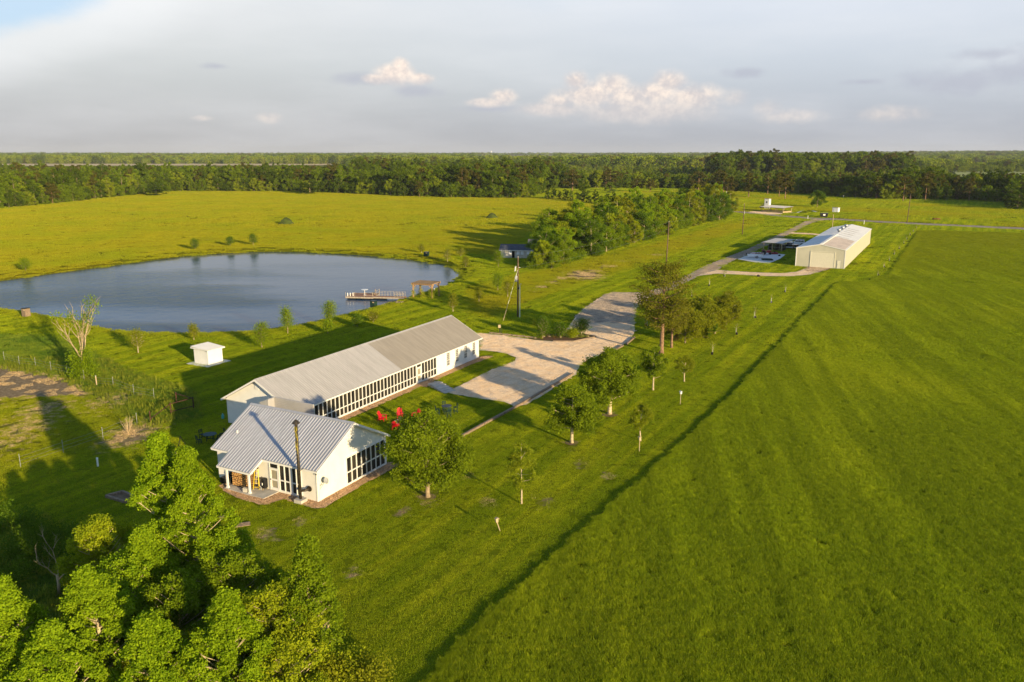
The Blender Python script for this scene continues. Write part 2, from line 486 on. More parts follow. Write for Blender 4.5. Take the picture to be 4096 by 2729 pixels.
# ------------------------------------------------------------------ mesh helpers
class MB:
    """collects shapes and links them as ONE mesh object"""
    def __init__(self):
        self.v, self.f, self.m, self.mi = [], [], [], 0

    def use(self, i):
        self.mi = i
        return self

    def add(self, vs, fs):
        o = len(self.v)
        self.v += [tuple(float(c) for c in p) for p in vs]
        self.f += [tuple(i + o for i in f) for f in fs]
        self.m += [self.mi] * len(fs)
        return self

    def box(self, c, s, rz=0.0, mat=None):
        hx, hy, hz = s[0] / 2, s[1] / 2, s[2] / 2
        vs = [Vector((x * hx, y * hy, z * hz)) for z in (-1, 1) for y in (-1, 1) for x in (-1, 1)]
        if mat is not None:
            vs = [mat @ p for p in vs]
        elif rz:
            q = Matrix.Rotation(rz, 3, 'Z')
            vs = [q @ p for p in vs]
        c = Vector(c)
        return self.add([p + c for p in vs], [(0, 2, 3, 1), (4, 5, 7, 6), (0, 1, 5, 4), (1, 3, 7, 5), (3, 2, 6, 7), (2, 0, 4, 6)])

    def beam(self, a, b, w, h):
        """rectangular bar from a to b, w across and h upright"""
        a, b = Vector(a), Vector(b)
        d = (b - a)
        L = d.length
        d.normalize()
        up = Vector((0, 0, 1)) if abs(d.z) < .98 else Vector((1, 0, 0))
        s = d.cross(up).normalized()
        u = s.cross(d).normalized()
        vs = [p + s * (x * w / 2) + u * (z * h / 2) for p in (a, b) for z in (-1, 1) for x in (-1, 1)]
        return self.add(vs, [(0, 1, 3, 2), (4, 6, 7, 5), (0, 4, 5, 1), (1, 5, 7, 3), (3, 7, 6, 2), (2, 6, 4, 0)])

    def tube(self, pts, rad, n=8, cap=True):
        pts = [Vector(p) for p in pts]
        if not isinstance(rad, (list, tuple)):
            rad = [rad] * len(pts)
        vs, fs = [], []
        for i, p in enumerate(pts):
            d = (pts[min(i + 1, len(pts) - 1)] - pts[max(i - 1, 0)])
            d.normalize()
            ref = Vector((0, 0, 1)) if abs(d.z) < .9 else Vector((1, 0, 0))
            s = d.cross(ref).normalized()
            u = s.cross(d).normalized()
            for k in range(n):
                t = 2 * math.pi * k / n
                vs.append(p + (s * math.cos(t) + u * math.sin(t)) * rad[i])
        for i in range(len(pts) - 1):
            for k in range(n):
                a, b = i * n + k, i * n + (k + 1) % n
                fs.append((a, b, b + n, a + n))
        if cap:
            fs.append(tuple(range(n))[::-1])
            fs.append(tuple(range((len(pts) - 1) * n, len(pts) * n)))
        return self.add(vs, fs)

    def lathe(self, c, prof, n=14):
        """profile [(r, z)] turned about the vertical through c"""
        c = Vector(c)
        vs = [c + Vector((r * math.cos(2 * math.pi * k / n), r * math.sin(2 * math.pi * k / n), z)) for r, z in prof for k in range(n)]
        fs = [(i * n + k, i * n + (k + 1) % n, (i + 1) * n + (k + 1) % n, (i + 1) * n + k) for i in range(len(prof) - 1) for k in range(n)]
        fs.append(tuple(range(n))[::-1])
        fs.append(tuple(range((len(prof) - 1) * n, len(prof) * n)))
        return self.add(vs, fs)

    def prism(self, poly, axis, a, b):
        """polygon [(p, q)] extruded along axis 'x', 'y' or 'z' from a to b"""
        n = len(poly)
        def P(p, q, t):
            return {'x': (t, p, q), 'y': (p, t, q), 'z': (p, q, t)}[axis]
        vs = [P(p, q, a) for p, q in poly] + [P(p, q, b) for p, q in poly]
        fs = [tuple(range(n))[::-1], tuple(range(n, 2 * n))] + [(i, (i + 1) % n, n + (i + 1) % n, n + i) for i in range(n)]
        return self.add(vs, fs)

    def rock(self, c, r, seed):
        q = random.Random(seed)
        n, vs = 7, []
        for z, k in ((-.5, .7), (0, 1), (.45, .75)):
            for i in range(n):
                t = 2 * math.pi * i / n
                f = k * q.uniform(.75, 1.15)
                vs.append((c[0] + r[0] * f * math.cos(t), c[1] + r[1] * f * math.sin(t), c[2] + r[2] * (z + q.uniform(-.1, .1))))
        fs = [(i, (i + 1) % n, n + (i + 1) % n, n + i) for i in range(n)] + [(n + i, n + (i + 1) % n, 2 * n + (i + 1) % n, 2 * n + i) for i in range(n)]
        fs += [tuple(range(2 * n, 3 * n)), tuple(range(n))[::-1]]
        return self.add(vs, fs)

    def build(self, name, mat, parent=None, smooth=False):
        me = bpy.data.meshes.new(name)
        me.from_pydata(self.v, [], self.f)
        mats = mat if isinstance(mat, (list, tuple)) else [mat]
        for x in mats:
            me.materials.append(x)
        if len(mats) > 1:
            me.polygons.foreach_set('material_index', self.m)
        if smooth:
            me.polygons.foreach_set('use_smooth', [True] * len(me.polygons))
        me.update()
        o = bpy.data.objects.new(name, me)
        COL.objects.link(o)
        if parent is not None:
            o.parent = parent
        return o


def tag(o, label=None, cat=None, group=None, kind=None):
    for k, v in (('label', label), ('category', cat), ('group', group), ('kind', kind)):
        if v:
            o[k] = v
    return o


def thing(name, label, cat, loc=(0, 0, 0), rz=0.0, group=None):
    o = bpy.data.objects.new(name, None)
    o.empty_display_size = .3
    COL.objects.link(o)
    o.location = loc
    o.rotation_euler = (0, 0, rz)
    return tag(o, label, cat, group)


def copy_tree(o, parent=None):
    c = o.copy()
    COL.objects.link(c)
    if parent is not None:
        c.parent = parent
    for ch in [x for x in bpy.data.objects if x.parent == o] if parent is None or True else []:
        copy_tree(ch, c)
    return c


def clone(o, loc, rz=0.0, sc=1.0, label=None, group=None):
    c = copy_tree(o)
    c.location = loc
    c.rotation_euler = (0, 0, rz)
    c.scale = (sc, sc, sc) if not isinstance(sc, tuple) else sc
    return tag(c, label, None, group)


def fast_mesh(name, co, nper, mats, smooth=False, mi=None):
    """mesh of separate faces with nper corners each, from a numpy array"""
    me = bpy.data.meshes.new(name)
    nv = len(co)
    nf = nv // nper
    me.vertices.add(nv)
    me.vertices.foreach_set('co', np.asarray(co, np.float32).ravel())
    me.loops.add(nv)
    me.loops.foreach_set('vertex_index', np.arange(nv, dtype=np.int32))
    me.polygons.add(nf)
    me.polygons.foreach_set('loop_start', np.arange(0, nv, nper, dtype=np.int32))
    me.polygons.foreach_set('loop_total', np.full(nf, nper, np.int32))
    for m in mats:
        me.materials.append(m)
    if mi is not None:
        me.polygons.foreach_set('material_index', mi)
    me.update(calc_edges=True)
    return me


def grid_mesh(name, xs, ys, zf, mat, keep=None, tint=None):
    X, Y = np.meshgrid(xs, ys)
    X, Y = X.ravel(), Y.ravel()
    Z = zf(X, Y)
    nx, ny = len(xs), len(ys)
    i, j = np.meshgrid(np.arange(nx - 1), np.arange(ny - 1))
    a = (j * nx + i).ravel()
    F = np.stack([a, a + 1, a + nx + 1, a + nx], 1)
    if keep is not None:
        k = keep(X, Y)
        F = F[k[F].any(1)]
        used = np.unique(F)
        mp = np.full(len(X), -1)
        mp[used] = np.arange(len(used))
        X, Y, Z, F = X[used], Y[used], Z[used], mp[F]
    me = bpy.data.meshes.new(name)
    me.vertices.add(len(X))
    me.vertices.foreach_set('co', np.stack([X, Y, Z], 1).astype(np.float32).ravel())
    me.loops.add(F.size)
    me.loops.foreach_set('vertex_index', F.ravel().astype(np.int32))
    me.polygons.add(len(F))
    me.polygons.foreach_set('loop_start', np.arange(0, F.size, 4, dtype=np.int32))
    me.polygons.foreach_set('loop_total', np.full(len(F), 4, np.int32))
    me.polygons.foreach_set('use_smooth', np.ones(len(F), bool))
    me.materials.append(mat)
    if tint is not None:
        t = tint(X, Y)
        at = me.attributes.new('tint', 'FLOAT_VECTOR', 'POINT')
        at.data.foreach_set('vector', t.astype(np.float32).ravel())
    me.update(calc_edges=True)
    o = bpy.data.objects.new(name, me)
    COL.objects.link(o)
    return o


# ------------------------------------------------------------------ from photograph points to places on the ground
def ray(px, py):
    x, y = (px - 2048) / FOC, -(py - 1364.5) / FOC
    return Vector((x, math.cos(PITCH) + y * math.sin(PITCH), -math.sin(PITCH) + y * math.cos(PITCH)))


def G(px, py, z=0.0):
    d = ray(px, py)
    t = (z - CAM_H) / d.z
    return Vector((d.x * t, d.y * t, z))


def poly(pts, z=0.0, s=1.0):
    return [G(x * s, y * s, z) for x, y in pts]


def height_of(px, py, top):
    """height of an upright thing whose foot and top are seen at these rows"""
    b = G(px, py)
    y = -(top - 1364.5) / FOC
    d = Vector((0, math.cos(PITCH) + y * math.sin(PITCH), -math.sin(PITCH) + y * math.cos(PITCH)))
    return CAM_H + d.z * b.y / d.y


def sdf(pl, X, Y):
    """signed distance to a closed polygon, negative inside"""
    d = np.full(X.shape, 1e9)
    ins = np.zeros(X.shape, bool)
    n = len(pl)
    for i in range(n):
        ax, ay, bx, by = pl[i][0], pl[i][1], pl[(i + 1) % n][0], pl[(i + 1) % n][1]
        ex, ey = bx - ax, by - ay
        t = np.clip(((X - ax) * ex + (Y - ay) * ey) / (ex * ex + ey * ey + 1e-9), 0, 1)
        d = np.minimum(d, np.hypot(X - ax - t * ex, Y - ay - t * ey))
        c = ((ay > Y) != (by > Y))
        ins ^= c & (X < (bx - ax) * (Y - ay) / (by - ay + 1e-12) + ax)
    return np.where(ins, -d, d)


def smooth_poly(pl, it=2):
    for _ in range(it):
        q = []
        for i in range(len(pl)):
            a, b = Vector(pl[i]), Vector(pl[(i + 1) % len(pl)])
            q += [a * .75 + b * .25, a * .25 + b * .75]
        pl = q
    return pl


def ss(x, a, b):
    t = np.clip((x - a) / (b - a), 0, 1)
    return t * t * (3 - 2 * t)


def vnoise(X, Y, s, seed=0):
    """cheap smooth value noise in 0..1"""
    q = np.random.default_rng(seed)
    T = q.random((64, 64))
    x, y = X / s, Y / s
    xi, yi = np.floor(x).astype(int), np.floor(y).astype(int)
    u, v = x - xi, y - yi
    u, v = u * u * (3 - 2 * u), v * v * (3 - 2 * v)
    a, b, c, d = T[xi % 64, yi % 64], T[(xi + 1) % 64, yi % 64], T[xi % 64, (yi + 1) % 64], T[(xi + 1) % 64, (yi + 1) % 64]
    return (a * (1 - u) + b * u) * (1 - v) + (c * (1 - u) + d * u) * v

# ------------------------------------------------------------------ terrain
D = 4096 / 2353.0                                  # some outlines were read off a 2353 pixel wide view
WATER_Z = -0.6
pond_line = smooth_poly(poly([(-230, 672), (-120, 660), (0, 647), (100, 632), (200, 619), (300, 606), (400, 592), (500, 583), (600, 579), (700, 580), (800, 585), (900, 593),
                              (960, 600), (1020, 609), (1050, 617), (1062, 627), (1055, 640), (1030, 655), (1000, 665), (940, 685), (870, 705), (800, 722), (740, 738), (680, 750),
                              (600, 762), (540, 765), (440, 768), (380, 767), (290, 764), (240, 757), (190, 745), (140, 733), (80, 722), (0, 709), (-120, 697), (-250, 690)], WATER_Z, D), 2)
meadow_line = [Vector(p) for p in poly([(940, 1600), (1100, 1428), (1290, 1262), (1500, 1080), (1700, 889), (1925, 649), (1985, 647), (2043, 632), (2112, 530), (2360, 537)], 0, D)]
meadow_line += [Vector((330, 300, 0)), Vector((330, 150, 0)), Vector((160, 20, 0)), Vector((meadow_line[0].x - 1, 22, 0))]
field_line = poly([(-400, 690), (0, 646), (300, 600), (600, 573), (900, 585), (1010, 600), (1080, 580), (1150, 590), (1240, 520), (1400, 470), (1290, 452), (1190, 455), (950, 452), (760, 443),
                   (600, 440), (400, 439), (250, 455), (150, 466), (0, 480), (-400, 505)], 0, D)
strip_line = poly([(1060, 660), (1240, 620), (1500, 560), (1700, 505), (1760, 500), (1700, 530), (1560, 580), (1400, 632), (1250, 680), (1130, 730), (1080, 720)], 0, D)
back_line = poly([(1560, 512), (1680, 488), (1900, 494), (2000, 516), (2353, 526), (2600, 535), (2600, 470), (2353, 484), (2100, 465), (1880, 452), (1640, 436), (1420, 440)], 0, D)
wild_line = poly([(-60, 770), (120, 770), (230, 815), (300, 850), (450, 900), (470, 960), (330, 985), (260, 940), (150, 880), (-60, 835)], 0, D)
wild2_line = poly([(-250, 1240), (0, 1190), (110, 1190), (230, 1240), (290, 1330), (250, 1600), (-300, 1600)], 0, D)
dirt_line = poly([(-60, 828), (60, 850), (150, 870), (215, 908), (130, 912), (40, 915), (-80, 920)], 0, D)
pasture_line = poly([(-200, 850), (100, 870), (260, 900), (420, 935), (390, 990), (250, 1030), (120, 1080), (0, 1115), (-200, 1160)], 0, D)
dry_blobs = [(60, 985, 5, .55), (100, 940, 4, .6), (20, 1010, 6, .5), (300, 1000, 3.5, .75), (255, 920, 4, .55), (1270, 648, 2.0, .62), (1290, 640, 2.0, .66), (1312, 636, 1.9, .66), (1328, 631, 1.6, .55), (1245, 660, 2.0, .6), (1365, 622, 1.6, .8), (1385, 616, 1.4, .85), (1402, 612, 1.3, .75), (1435, 601, 1.3, .7), (1455, 596, 1.2, .75), (1505, 586, 1.2, .7), (1340, 642, 3.0, .25), (1225, 668, 3.5, .35), (1730, 630, 3, .5), (1345, 632, 6, .8), (1385, 1040, 1.5, .35), (984, 1145, 2.2, .45), (1315, 1022, 1.6, .45), (1402, 950, 1.6, .4)] + [(x / D, y / D, r, .8) for x, y, r in ((1960, 2005, .7), (1204, 2093, .6), (1070, 2133, .9), (1131, 2152, .6), (1610, 2050, .7), (2175, 2010, .9), (2330, 1860, .8), (1395, 2290, .6), (2420, 1900, .7), (1860, 1900, .6))]


def far_rise(X, Y):
    d = np.hypot(X, Y)
    return ss(d, 1800, 7000) * (10 + 16 * ss(X / np.maximum(Y, 1), .15, .65))


def ground_z(X, Y):
    X, Y = np.atleast_1d(np.asarray(X, float)), np.atleast_1d(np.asarray(Y, float))
    d = np.full(X.shape, 99.0)
    near = (X > -260) & (X < 60) & (Y > 90) & (Y < 300)
    if near.any():
        d[near] = sdf(pond_line, X[near], Y[near])
    z = np.where(d > 0, WATER_Z + .04 + (-WATER_Z - .04) * ss(d, 0, 3.2), WATER_Z + .04 + np.maximum(d, -4) * .4)
    z = z + .32 * np.exp(-((d - 5.5) / 2.2) ** 2) * ss(Y, 150, 190)
    return z + far_rise(X, Y)


def gz(x, y):
    return float(ground_z(x, y)[0])


def P3(px, py):
    """point of the terrain seen at this place of the photograph"""
    p = G(px, py)
    for _ in range(4):
        p = G(px, py, gz(p.x, p.y))
    return p


def ground_tint(X, Y):
    t = np.zeros((len(X), 3))
    w = (np.abs(X) < 900) & (Y < 1500)
    x, y = X[w], Y[w]
    f = ss(-sdf(field_line, x, y), -3, 4)
    f = np.maximum(f, .9 * ss(-sdf(strip_line, x, y), -5, 5))
    f = np.maximum(f, .75 * ss(-sdf(back_line, x, y), -3, 6) * (.35 + .9 * vnoise(x, y, 22, 3)))
    f = np.maximum(f, .55 * ss(-sdf(pond_line, x, y), -13, -1))
    f = np.maximum(f, .55 * ss(-sdf(pasture_line, x, y), -3, 3))
    di = .95 * ss(-sdf(dirt_line, x, y), -2, 2)
    for px, py, r, a in dry_blobs:
        c = G(px * D, py * D)
        q = np.hypot(x - c.x, (y - c.y) * .55) / r
        di = np.maximum(di, a * np.exp(-q * q))
    di = np.maximum(di, .42 * ss(-sdf(pasture_line, x, y), -2, 4) * vnoise(x, y, 7, 9))
    wi = np.maximum(ss(-sdf(wild_line, x, y), -2, 2), ss(-sdf(wild2_line, x, y), -2, 3))
    wi = np.maximum(wi, .5 * ss(-sdf(pond_line, x, y), -1.6, -.2))
    t[w] = np.stack([f, di, wi], 1)
    far = ~w
    t[far] = np.stack([np.full(far.sum(), .9), np.zeros(far.sum()), np.full(far.sum(), .1)], 1)
    return t


def spread(a, b, step, lo, hi, k=1.22):
    v = list(np.arange(a, b, step))
    s = step
    while v[-1] < hi:
        s *= k
        v.append(v[-1] + s)
    s = step
    pre = [v[0]]
    while pre[-1] > lo:
        s *= k
        pre.append(pre[-1] - s)
    return np.array(pre[:0:-1] + v)


gx = spread(-205, 190, 1.15, -11500, 11500)
gy = spread(24, 310, 1.1, -350, 11500, 1.06)
ground = grid_mesh('ground', gx, gy, ground_z, M['ground'], None, ground_tint)
tag(ground, 'mown green lawns and yellow grass fields reaching to the horizon', None, None, 'structure')

# pond
c = [p for p in smooth_poly(pond_line, 0)]
mb = MB()
mb.add([(p.x, p.y, WATER_Z) for p in [Vector((q[0], q[1], 0)) for q in c]], [tuple(range(len(c)))])
# grow the sheet a little so that the bank cuts it
cx = sum(p[0] for p in c) / len(c)
cy = sum(p[1] for p in c) / len(c)
mb.v = [(cx + (x - cx) * 1.012, cy + (y - cy) * 1.02, z) for x, y, z in mb.v]
tag(mb.build('water', M['water']), 'blue rippled pond water between grass banks', None, None, 'structure')


# tall meadow on the right
def meadow_z(X, Y):
    d = -sdf(meadow_line, X, Y) + (vnoise(X, Y, 1.7, 5) - .5) * .4
    h = .04 + .05 * vnoise(X, Y, 14, 1)
    return np.where(d > 0, h * ss(d, 0, .7), -.15)


def meadow_tint(X, Y):
    v = ss(Y, 150, 300) * (.55 + .5 * vnoise(X, Y, 25, 8)) + .25 * vnoise(X, Y, 9, 4) * ss(Y, 60, 160)
    return np.stack([np.clip(v, 0, 1), v * 0, v * 0], 1)


meadow = grid_mesh('meadow', spread(-34, 150, .55, -36, 330, 1.03), spread(22, 130, .55, 20, 330, 1.03), meadow_z, M['meadow'],
                   lambda X, Y: sdf(meadow_line, X, Y) < .4, meadow_tint)
tag(meadow, 'uncut dark green meadow beside the mown lawn', None, None, 'structure')


def sheet(name, pts, z, mat, label, it=0, world=False, kind='structure'):
    pl = pts if world else poly(pts, 0)
    if it:
        pl = smooth_poly(pl, it)
    b = MB()
    b.add([(p[0], p[1], z) for p in pl], [tuple(range(len(pl)))])
    return tag(b.build(name, mat), label, None, None, kind)


def rough_edge(pl, amp, step=1.0, seed=1):
    """walks round an outline and frays it, as gravel and turf edges do"""
    q = random.Random(seed)
    out = []
    n = len(pl)
    for i in range(n):
        a, b = Vector(pl[i]), Vector(pl[(i + 1) % n])
        L = (b - a).length
        k = max(1, int(L / step))
        s = Vector((-(b - a).y, (b - a).x, 0)).normalized()
        for j in range(k):
            out.append(a.lerp(b, j / k) + s * q.uniform(-amp, amp))
    return out


# gravel yard and drive in front of the lodge
yard = poly([(1905, 1331), (1993, 1339), (2059, 1348), (2136, 1360), (2212, 1366), (2289, 1365), (2340, 1358), (2386, 1345), (2330, 1333), (2276, 1325), (2270, 1316), (2284, 1294), (2302, 1268), (2340, 1232), (2389, 1198),
             (2425, 1176), (2455, 1169), (2520, 1171), (2600, 1172), (2590, 1200), (2550, 1222), (2536, 1268), (2540, 1325), (2520, 1362), (2437, 1415), (2355, 1436), (2318, 1460), (2304, 1499), (2258, 1524), (2161, 1586),
             (2105, 1618), (2059, 1627), (2018, 1609), (1926, 1596), (1800, 1574), (1793, 1566), (1957, 1484), (2059, 1445), (2067, 1430), (2029, 1417), (1988, 1407), (1912, 1402)])
sheet('gravel_drive', rough_edge(yard, .12, .8, 3), .020, M['gravel'], 'pale tan gravel yard and drive in front of the lodge', world=True)
lot = poly([(2389, 1198), (2425, 1176), (2455, 1169), (2520, 1171), (2600, 1172), (2590, 1200), (2550, 1222), (2536, 1268), (2538, 1300), (2430, 1290), (2330, 1300), (2302, 1268), (2340, 1232)])
sheet('parking_lot', rough_edge(lot, .35, .8, 4), .032, M['asphalt'], 'darker grey gravel lot where the road reaches the yard', world=True)


def road(name, left, right, z, mat, label, fray=.12, seed=1):
    l, r = poly(left), poly(right)
    sheet(name, rough_edge(l + r[::-1], fray, 1.2, seed), z, mat, label, world=True)


road('road', [(2560, 1172), (2621, 1158), (2663, 1139), (2731, 1111), (2825, 1062), (2905, 1030), (2985, 1000), (3050, 968), (3100, 945), (3170, 912), (3222, 885), (3262, 873)],
     [(2600, 1190), (2690, 1156), (2752, 1126), (2808, 1098), (2870, 1080), (2930, 1044), (3005, 1012), (3068, 982), (3125, 953), (3195, 918), (3250, 891), (3300, 880)], .012, M['asphalt'], 'narrow grey road running from the yard to the far lane', .1, 5)
road('lane', [(2890, 842), (2960, 846), (3040, 852), (3110, 860), (3200, 867), (3260, 872), (3340, 874), (3480, 881), (3640, 891), (3800, 898), (4096, 911), (4500, 928)],
     [(2890, 846), (2960, 851), (3040, 858), (3110, 866), (3200, 873), (3262, 881), (3340, 881), (3480, 888), (3640, 898), (3800, 905), (4096, 919), (4500, 937)], .018, M['asphalt'], 'long lane crossing beyond the barn', .1, 6)
road('track', [(2810, 1094), (2870, 1080), (2950, 1086), (3040, 1091), (3130, 1093), (3190, 1087), (3226, 1071), (3237, 1063)],
     [(2790, 1104), (2870, 1095), (2950, 1099), (3040, 1104), (3150, 1106), (3230, 1100), (3280, 1088), (3330, 1072)], .024, M['path'], 'pale gravel track curving to the barn door', .12, 7)
sheet('barn_apron', [(3226, 1069), (3237, 1064), (3330, 1071), (3318, 1078), (3270, 1090), (3215, 1085)], .030, M['dirt'], 'bare brown soil apron at the barn door', 1)
road('spur', [(3165, 927), (3180, 931), (3240, 933), (3300, 937)], [(3152, 936), (3180, 935.5), (3240, 938.5), (3300, 944)], .024, M['path'], 'short pale gravel spur to the side of the barn', .1, 8)
sheet('concrete_pad', [(2950, 1037), (2985, 1024), (3010, 1010), (3060, 1010), (3142, 1019), (3120, 1036), (3078, 1054), (3020, 1050)], .034, M['slab'], 'pale concrete pad holding trailers in the barn shade')
sheet('parking_pad', [(3142, 990), (3158, 980), (3215, 976), (3200, 986), (3185, 995)], .034, M['concrete'], 'worn concrete pad under the two parked cars')
sheet('pavilion_apron', [(2990, 848), (3040, 843), (3050, 846), (3131, 853), (3125, 857), (3100, 859), (3040, 856)], .028, M['path'], 'pale gravel apron in front of the pavilion')
for pts in ([(3155, 851), (3185, 851), (3212, 841), (3216, 842), (3190, 853), (3165, 853.5)], [(3245, 843), (3252, 843), (3275, 849), (3266, 849.5)]):
    sheet('path', pts, .02, M['slab'], 'pale concrete path beside the pavilion')
sheet('far_pad', [(2890, 856), (2908, 854), (2914, 857), (2905, 861), (2890, 862)], .02, M['slab'], 'round pale stone pad at the end of the hedgerow', 1)

# dry pale strip far beyond the left wood, green clearings at the right
for nm, pts, lab in (('dry_field', [(-400, 655), (700, 655), (1330, 652), (1330, 662), (700, 664), (-400, 667)], 'tan dry field far beyond the left wood'),
                     ('far_field', [(3790, 668), (4096, 676), (4600, 690), (4600, 740), (4096, 730), (3850, 720)], 'pale green clearing far away among the right woods')):
    pl = [P3(x, y) for x, y in pts]
    b = MB()
    b.add([(p.x, p.y, gz(p.x, p.y) + .6) for p in pl], [tuple(range(len(pl)))])
    fm = simple('dry_field_grass' if nm == 'dry_field' else 'far_field_grass', (.62, .47, .24) if nm == 'dry_field' else (.30, .33, .09), 1.0, var=.2, scale=.01)
    tag(b.build(nm, fm), lab, None, None, 'structure')

# ------------------------------------------------------------------ buildings
def ribbed(mb, u0, u1, v0, z0, v1, z1, sp, h=.045, w=.11, flat=False):
    """ribbed sheet between the eave (v0, z0) and the ridge (v1, z1), running along u; ribs go down the slope"""
    n = Vector((0, -(z1 - z0), v1 - v0))
    if n.z < 0:
        n = -n
    n.normalize()
    prof = [(u0, 0)]
    k = max(1, round((u1 - u0) / sp))
    st = (u1 - u0) / k
    for i in range(k):
        c = u0 + st * (i + .5)
        prof += [(c - w / 2, 0), (c - w / 4, h), (c + w / 4, h), (c + w / 2, 0)]
    prof.append((u1, 0))
    vs = []
    for v, z in ((v0, z0), (v1, z1)):
        vs += [(u, v + n.y * e, z + n.z * e) for u, e in prof]
    m = len(prof)
    mb.add(vs, [(i, i + 1, m + i + 1, m + i) for i in range(m - 1)])
    # underside
    t = .07
    mb.add([(u0, v0 - n.y * t, z0 - n.z * t), (u1, v0 - n.y * t, z0 - n.z * t), (u1, v1 - n.y * t, z1 - n.z * t), (u0, v1 - n.y * t, z1 - n.z * t)], [(0, 1, 2, 3)])
    return mb


def frame_matrix(axis):
    return axis


def window_band(parent, axis, fixed, lo, hi, z0, z1, zr, ncol, sign, name='window', bar=.085):
    """screened opening: frame with uprights and one rail, and one dark screen set back behind it.
    axis 'x': runs along x at y=fixed; axis 'y': runs along y at x=fixed; sign = outward direction"""
    f = MB()
    d0, d1 = .03, .10

    def bx(b, a0, a1, za, zb, p0, p1):
        c = [0, 0, (za + zb) / 2]
        s = [0, 0, zb - za]
        i = 0 if axis == 'x' else 1
        c[i], s[i] = (a0 + a1) / 2, a1 - a0
        c[1 - i], s[1 - i] = fixed + sign * (p0 + p1) / 2, abs(p1 - p0)
        b.box(c, s)
    st = (hi - lo) / ncol
    for i in range(ncol + 1):
        a = lo + st * i
        bx(f, a - bar / 2, a + bar / 2, z0, z1, -.02, d1)
    for z in (z0, zr, z1):
        for i in range(ncol):
            bx(f, lo + st * i + bar / 2, lo + st * (i + 1) - bar / 2, z - .05, z + .05, -.02, d1 - .008)
    fo = f.build(name, M['trim'], parent)
    p = MB()
    bx(p, lo, hi, z0, z1, -.01, .012)
    p.build('screen', M['screen'], fo)
    return fo


def screen_door(parent, u0, u1, z0, z1, ztop, y, sign=-1):
    """white screen door along x with a dark transom light above it"""
    d = MB()
    w = .11

    def bx(b, a0, a1, za, zb, p0, p1):
        b.box(((a0 + a1) / 2, y + sign * (p0 + p1) / 2, (za + zb) / 2), (a1 - a0, p1 - p0, zb - za))
    zm = (z0 + z1) / 2 - .1
    bx(d, u0, u0 + w, z0, z1, 0, .09)
    bx(d, u1 - w, u1, z0, z1, 0, .09)
    for a, b in ((z0, z0 + .24), (zm, zm + .16), (z1 - .12, z1)):
        bx(d, u0 + w, u1 - w, a, b, 0, .085)
    do = d.build('door', M['trim'], parent)
    p = MB()
    bx(p, u0 + w, u1 - w, z0 + .24, zm, 0, .03)
    bx(p, u0 + w, u1 - w, zm + .16, z1 - .12, 0, .03)
    p.build('screen', M['door_screen'], do)
    h = MB()
    bx(h, u0 + .03, u0 + .07, zm + .02, zm + .14, .09, .14)
    h.build('handle', M['black'], do)
    t = MB()
    bx(t, u0 - .07, u1 + .07, z1 + .02, z1 + .09, 0, .10)
    bx(t, u0 - .07, u1 + .07, ztop - .05, ztop + .04, 0, .10)
    for a in (u0 - .07, u1):
        bx(t, a, a + .07, z1 + .09, ztop - .05, 0, .10)
        bx(t, a, a + .07, z0, z1 + .02, 0, .10)
    to = t.build('transom', M['trim'], parent)
    q = MB()
    bx(q, u0, u1, z1 + .09, ztop - .05, 0, .03)
    q.build('screen', M['screen'], to)
    return do


def sash_window(parent, u0, u1, z0, z1, y, sign=-1):
    f = MB()

    def bx(b, a0, a1, za, zb, p0, p1):
        b.box(((a0 + a1) / 2, y + sign * (p0 + p1) / 2, (za + zb) / 2), (a1 - a0, p1 - p0, zb - za))
    t = .08
    bx(f, u0 - t, u0, z0 - t, z1 + t, 0, .09)
    bx(f, u1, u1 + t, z0 - t, z1 + t, 0, .09)
    for z in (z0 - t, z1):
        bx(f, u0, u1, z, z + t, 0, .088)
    zm = z0 + (z1 - z0) * .40
    bx(f, u0, u1, zm, zm + .06, .01, .07)
    for i in (1, 2):
        u = u0 + (u1 - u0) * i / 3
        bx(f, u - .014, u + .014, z0, zm, .01, .05)
        bx(f, u - .014, u + .014, zm + .06, z1, .01, .05)
    for k in (1, 2, 3):
        z = zm + .06 + (z1 - zm - .06) * k / 4
        bx(f, u0, u1, z - .013, z + .013, .01, .048)
    z = (z0 + zm) / 2
    bx(f, u0, u1, z - .013, z + .013, .01, .048)
    fo = f.build('window', M['trim'], parent)
    p = MB()
    bx(p, u0, u1, z0, z1, 0, .012)
    p.build('pane', M['glass'], fo)
    s = MB()
    bx(s, u0 - .12, u1 + .12, z0 - t - .05, z0 - t - .003, 0, .13)
    s.build('sill', M['trim'], fo)
    return fo


def gable_walls(u0, u1, v0, v1, hw, hr):
    """solid block with gabled ends, ridge along u"""
    mb = MB()
    mb.prism([(v0, 0), (v1, 0), (v1, hw), ((v0 + v1) / 2, hr), (v0, hw)], 'x', u0, u1)
    return mb


# ---- the long lodge: x runs along it towards the far end, y to the back
LT = R(62.37)
lodge = thing('lodge', 'long low white lodge with pale ribbed roof and many dark screens along its front', 'building', (-5.033, 118.407, 0), LT)
LL, LW, LHW, LHR = 39.5, 10.14, 3.05, 5.83
gable_walls(-LL, 0, 0, LW, LHW - .04, LHR - .10).build('wall', M['siding'], lodge)
lsl = (LHR - LHW) / (LW / 2)
ov, oe = .30, .62
ez = LHW - lsl * ov + .06
rb = MB()
rb.use(0)
ribbed(rb, -LL - oe, -20.2, -ov, ez, LW / 2, LHR + .06, .34)
ribbed(rb, -LL - oe, -20.2, LW + ov, ez, LW / 2, LHR + .06, .34)
rb.use(1)
ribbed(rb, -20.18, oe, -ov, ez - .004, LW / 2, LHR + .056, .24, .04, .09)
ribbed(rb, -20.18, oe, LW + ov, ez - .004, LW / 2, LHR + .056, .24, .04, .09)
rb.use(0)
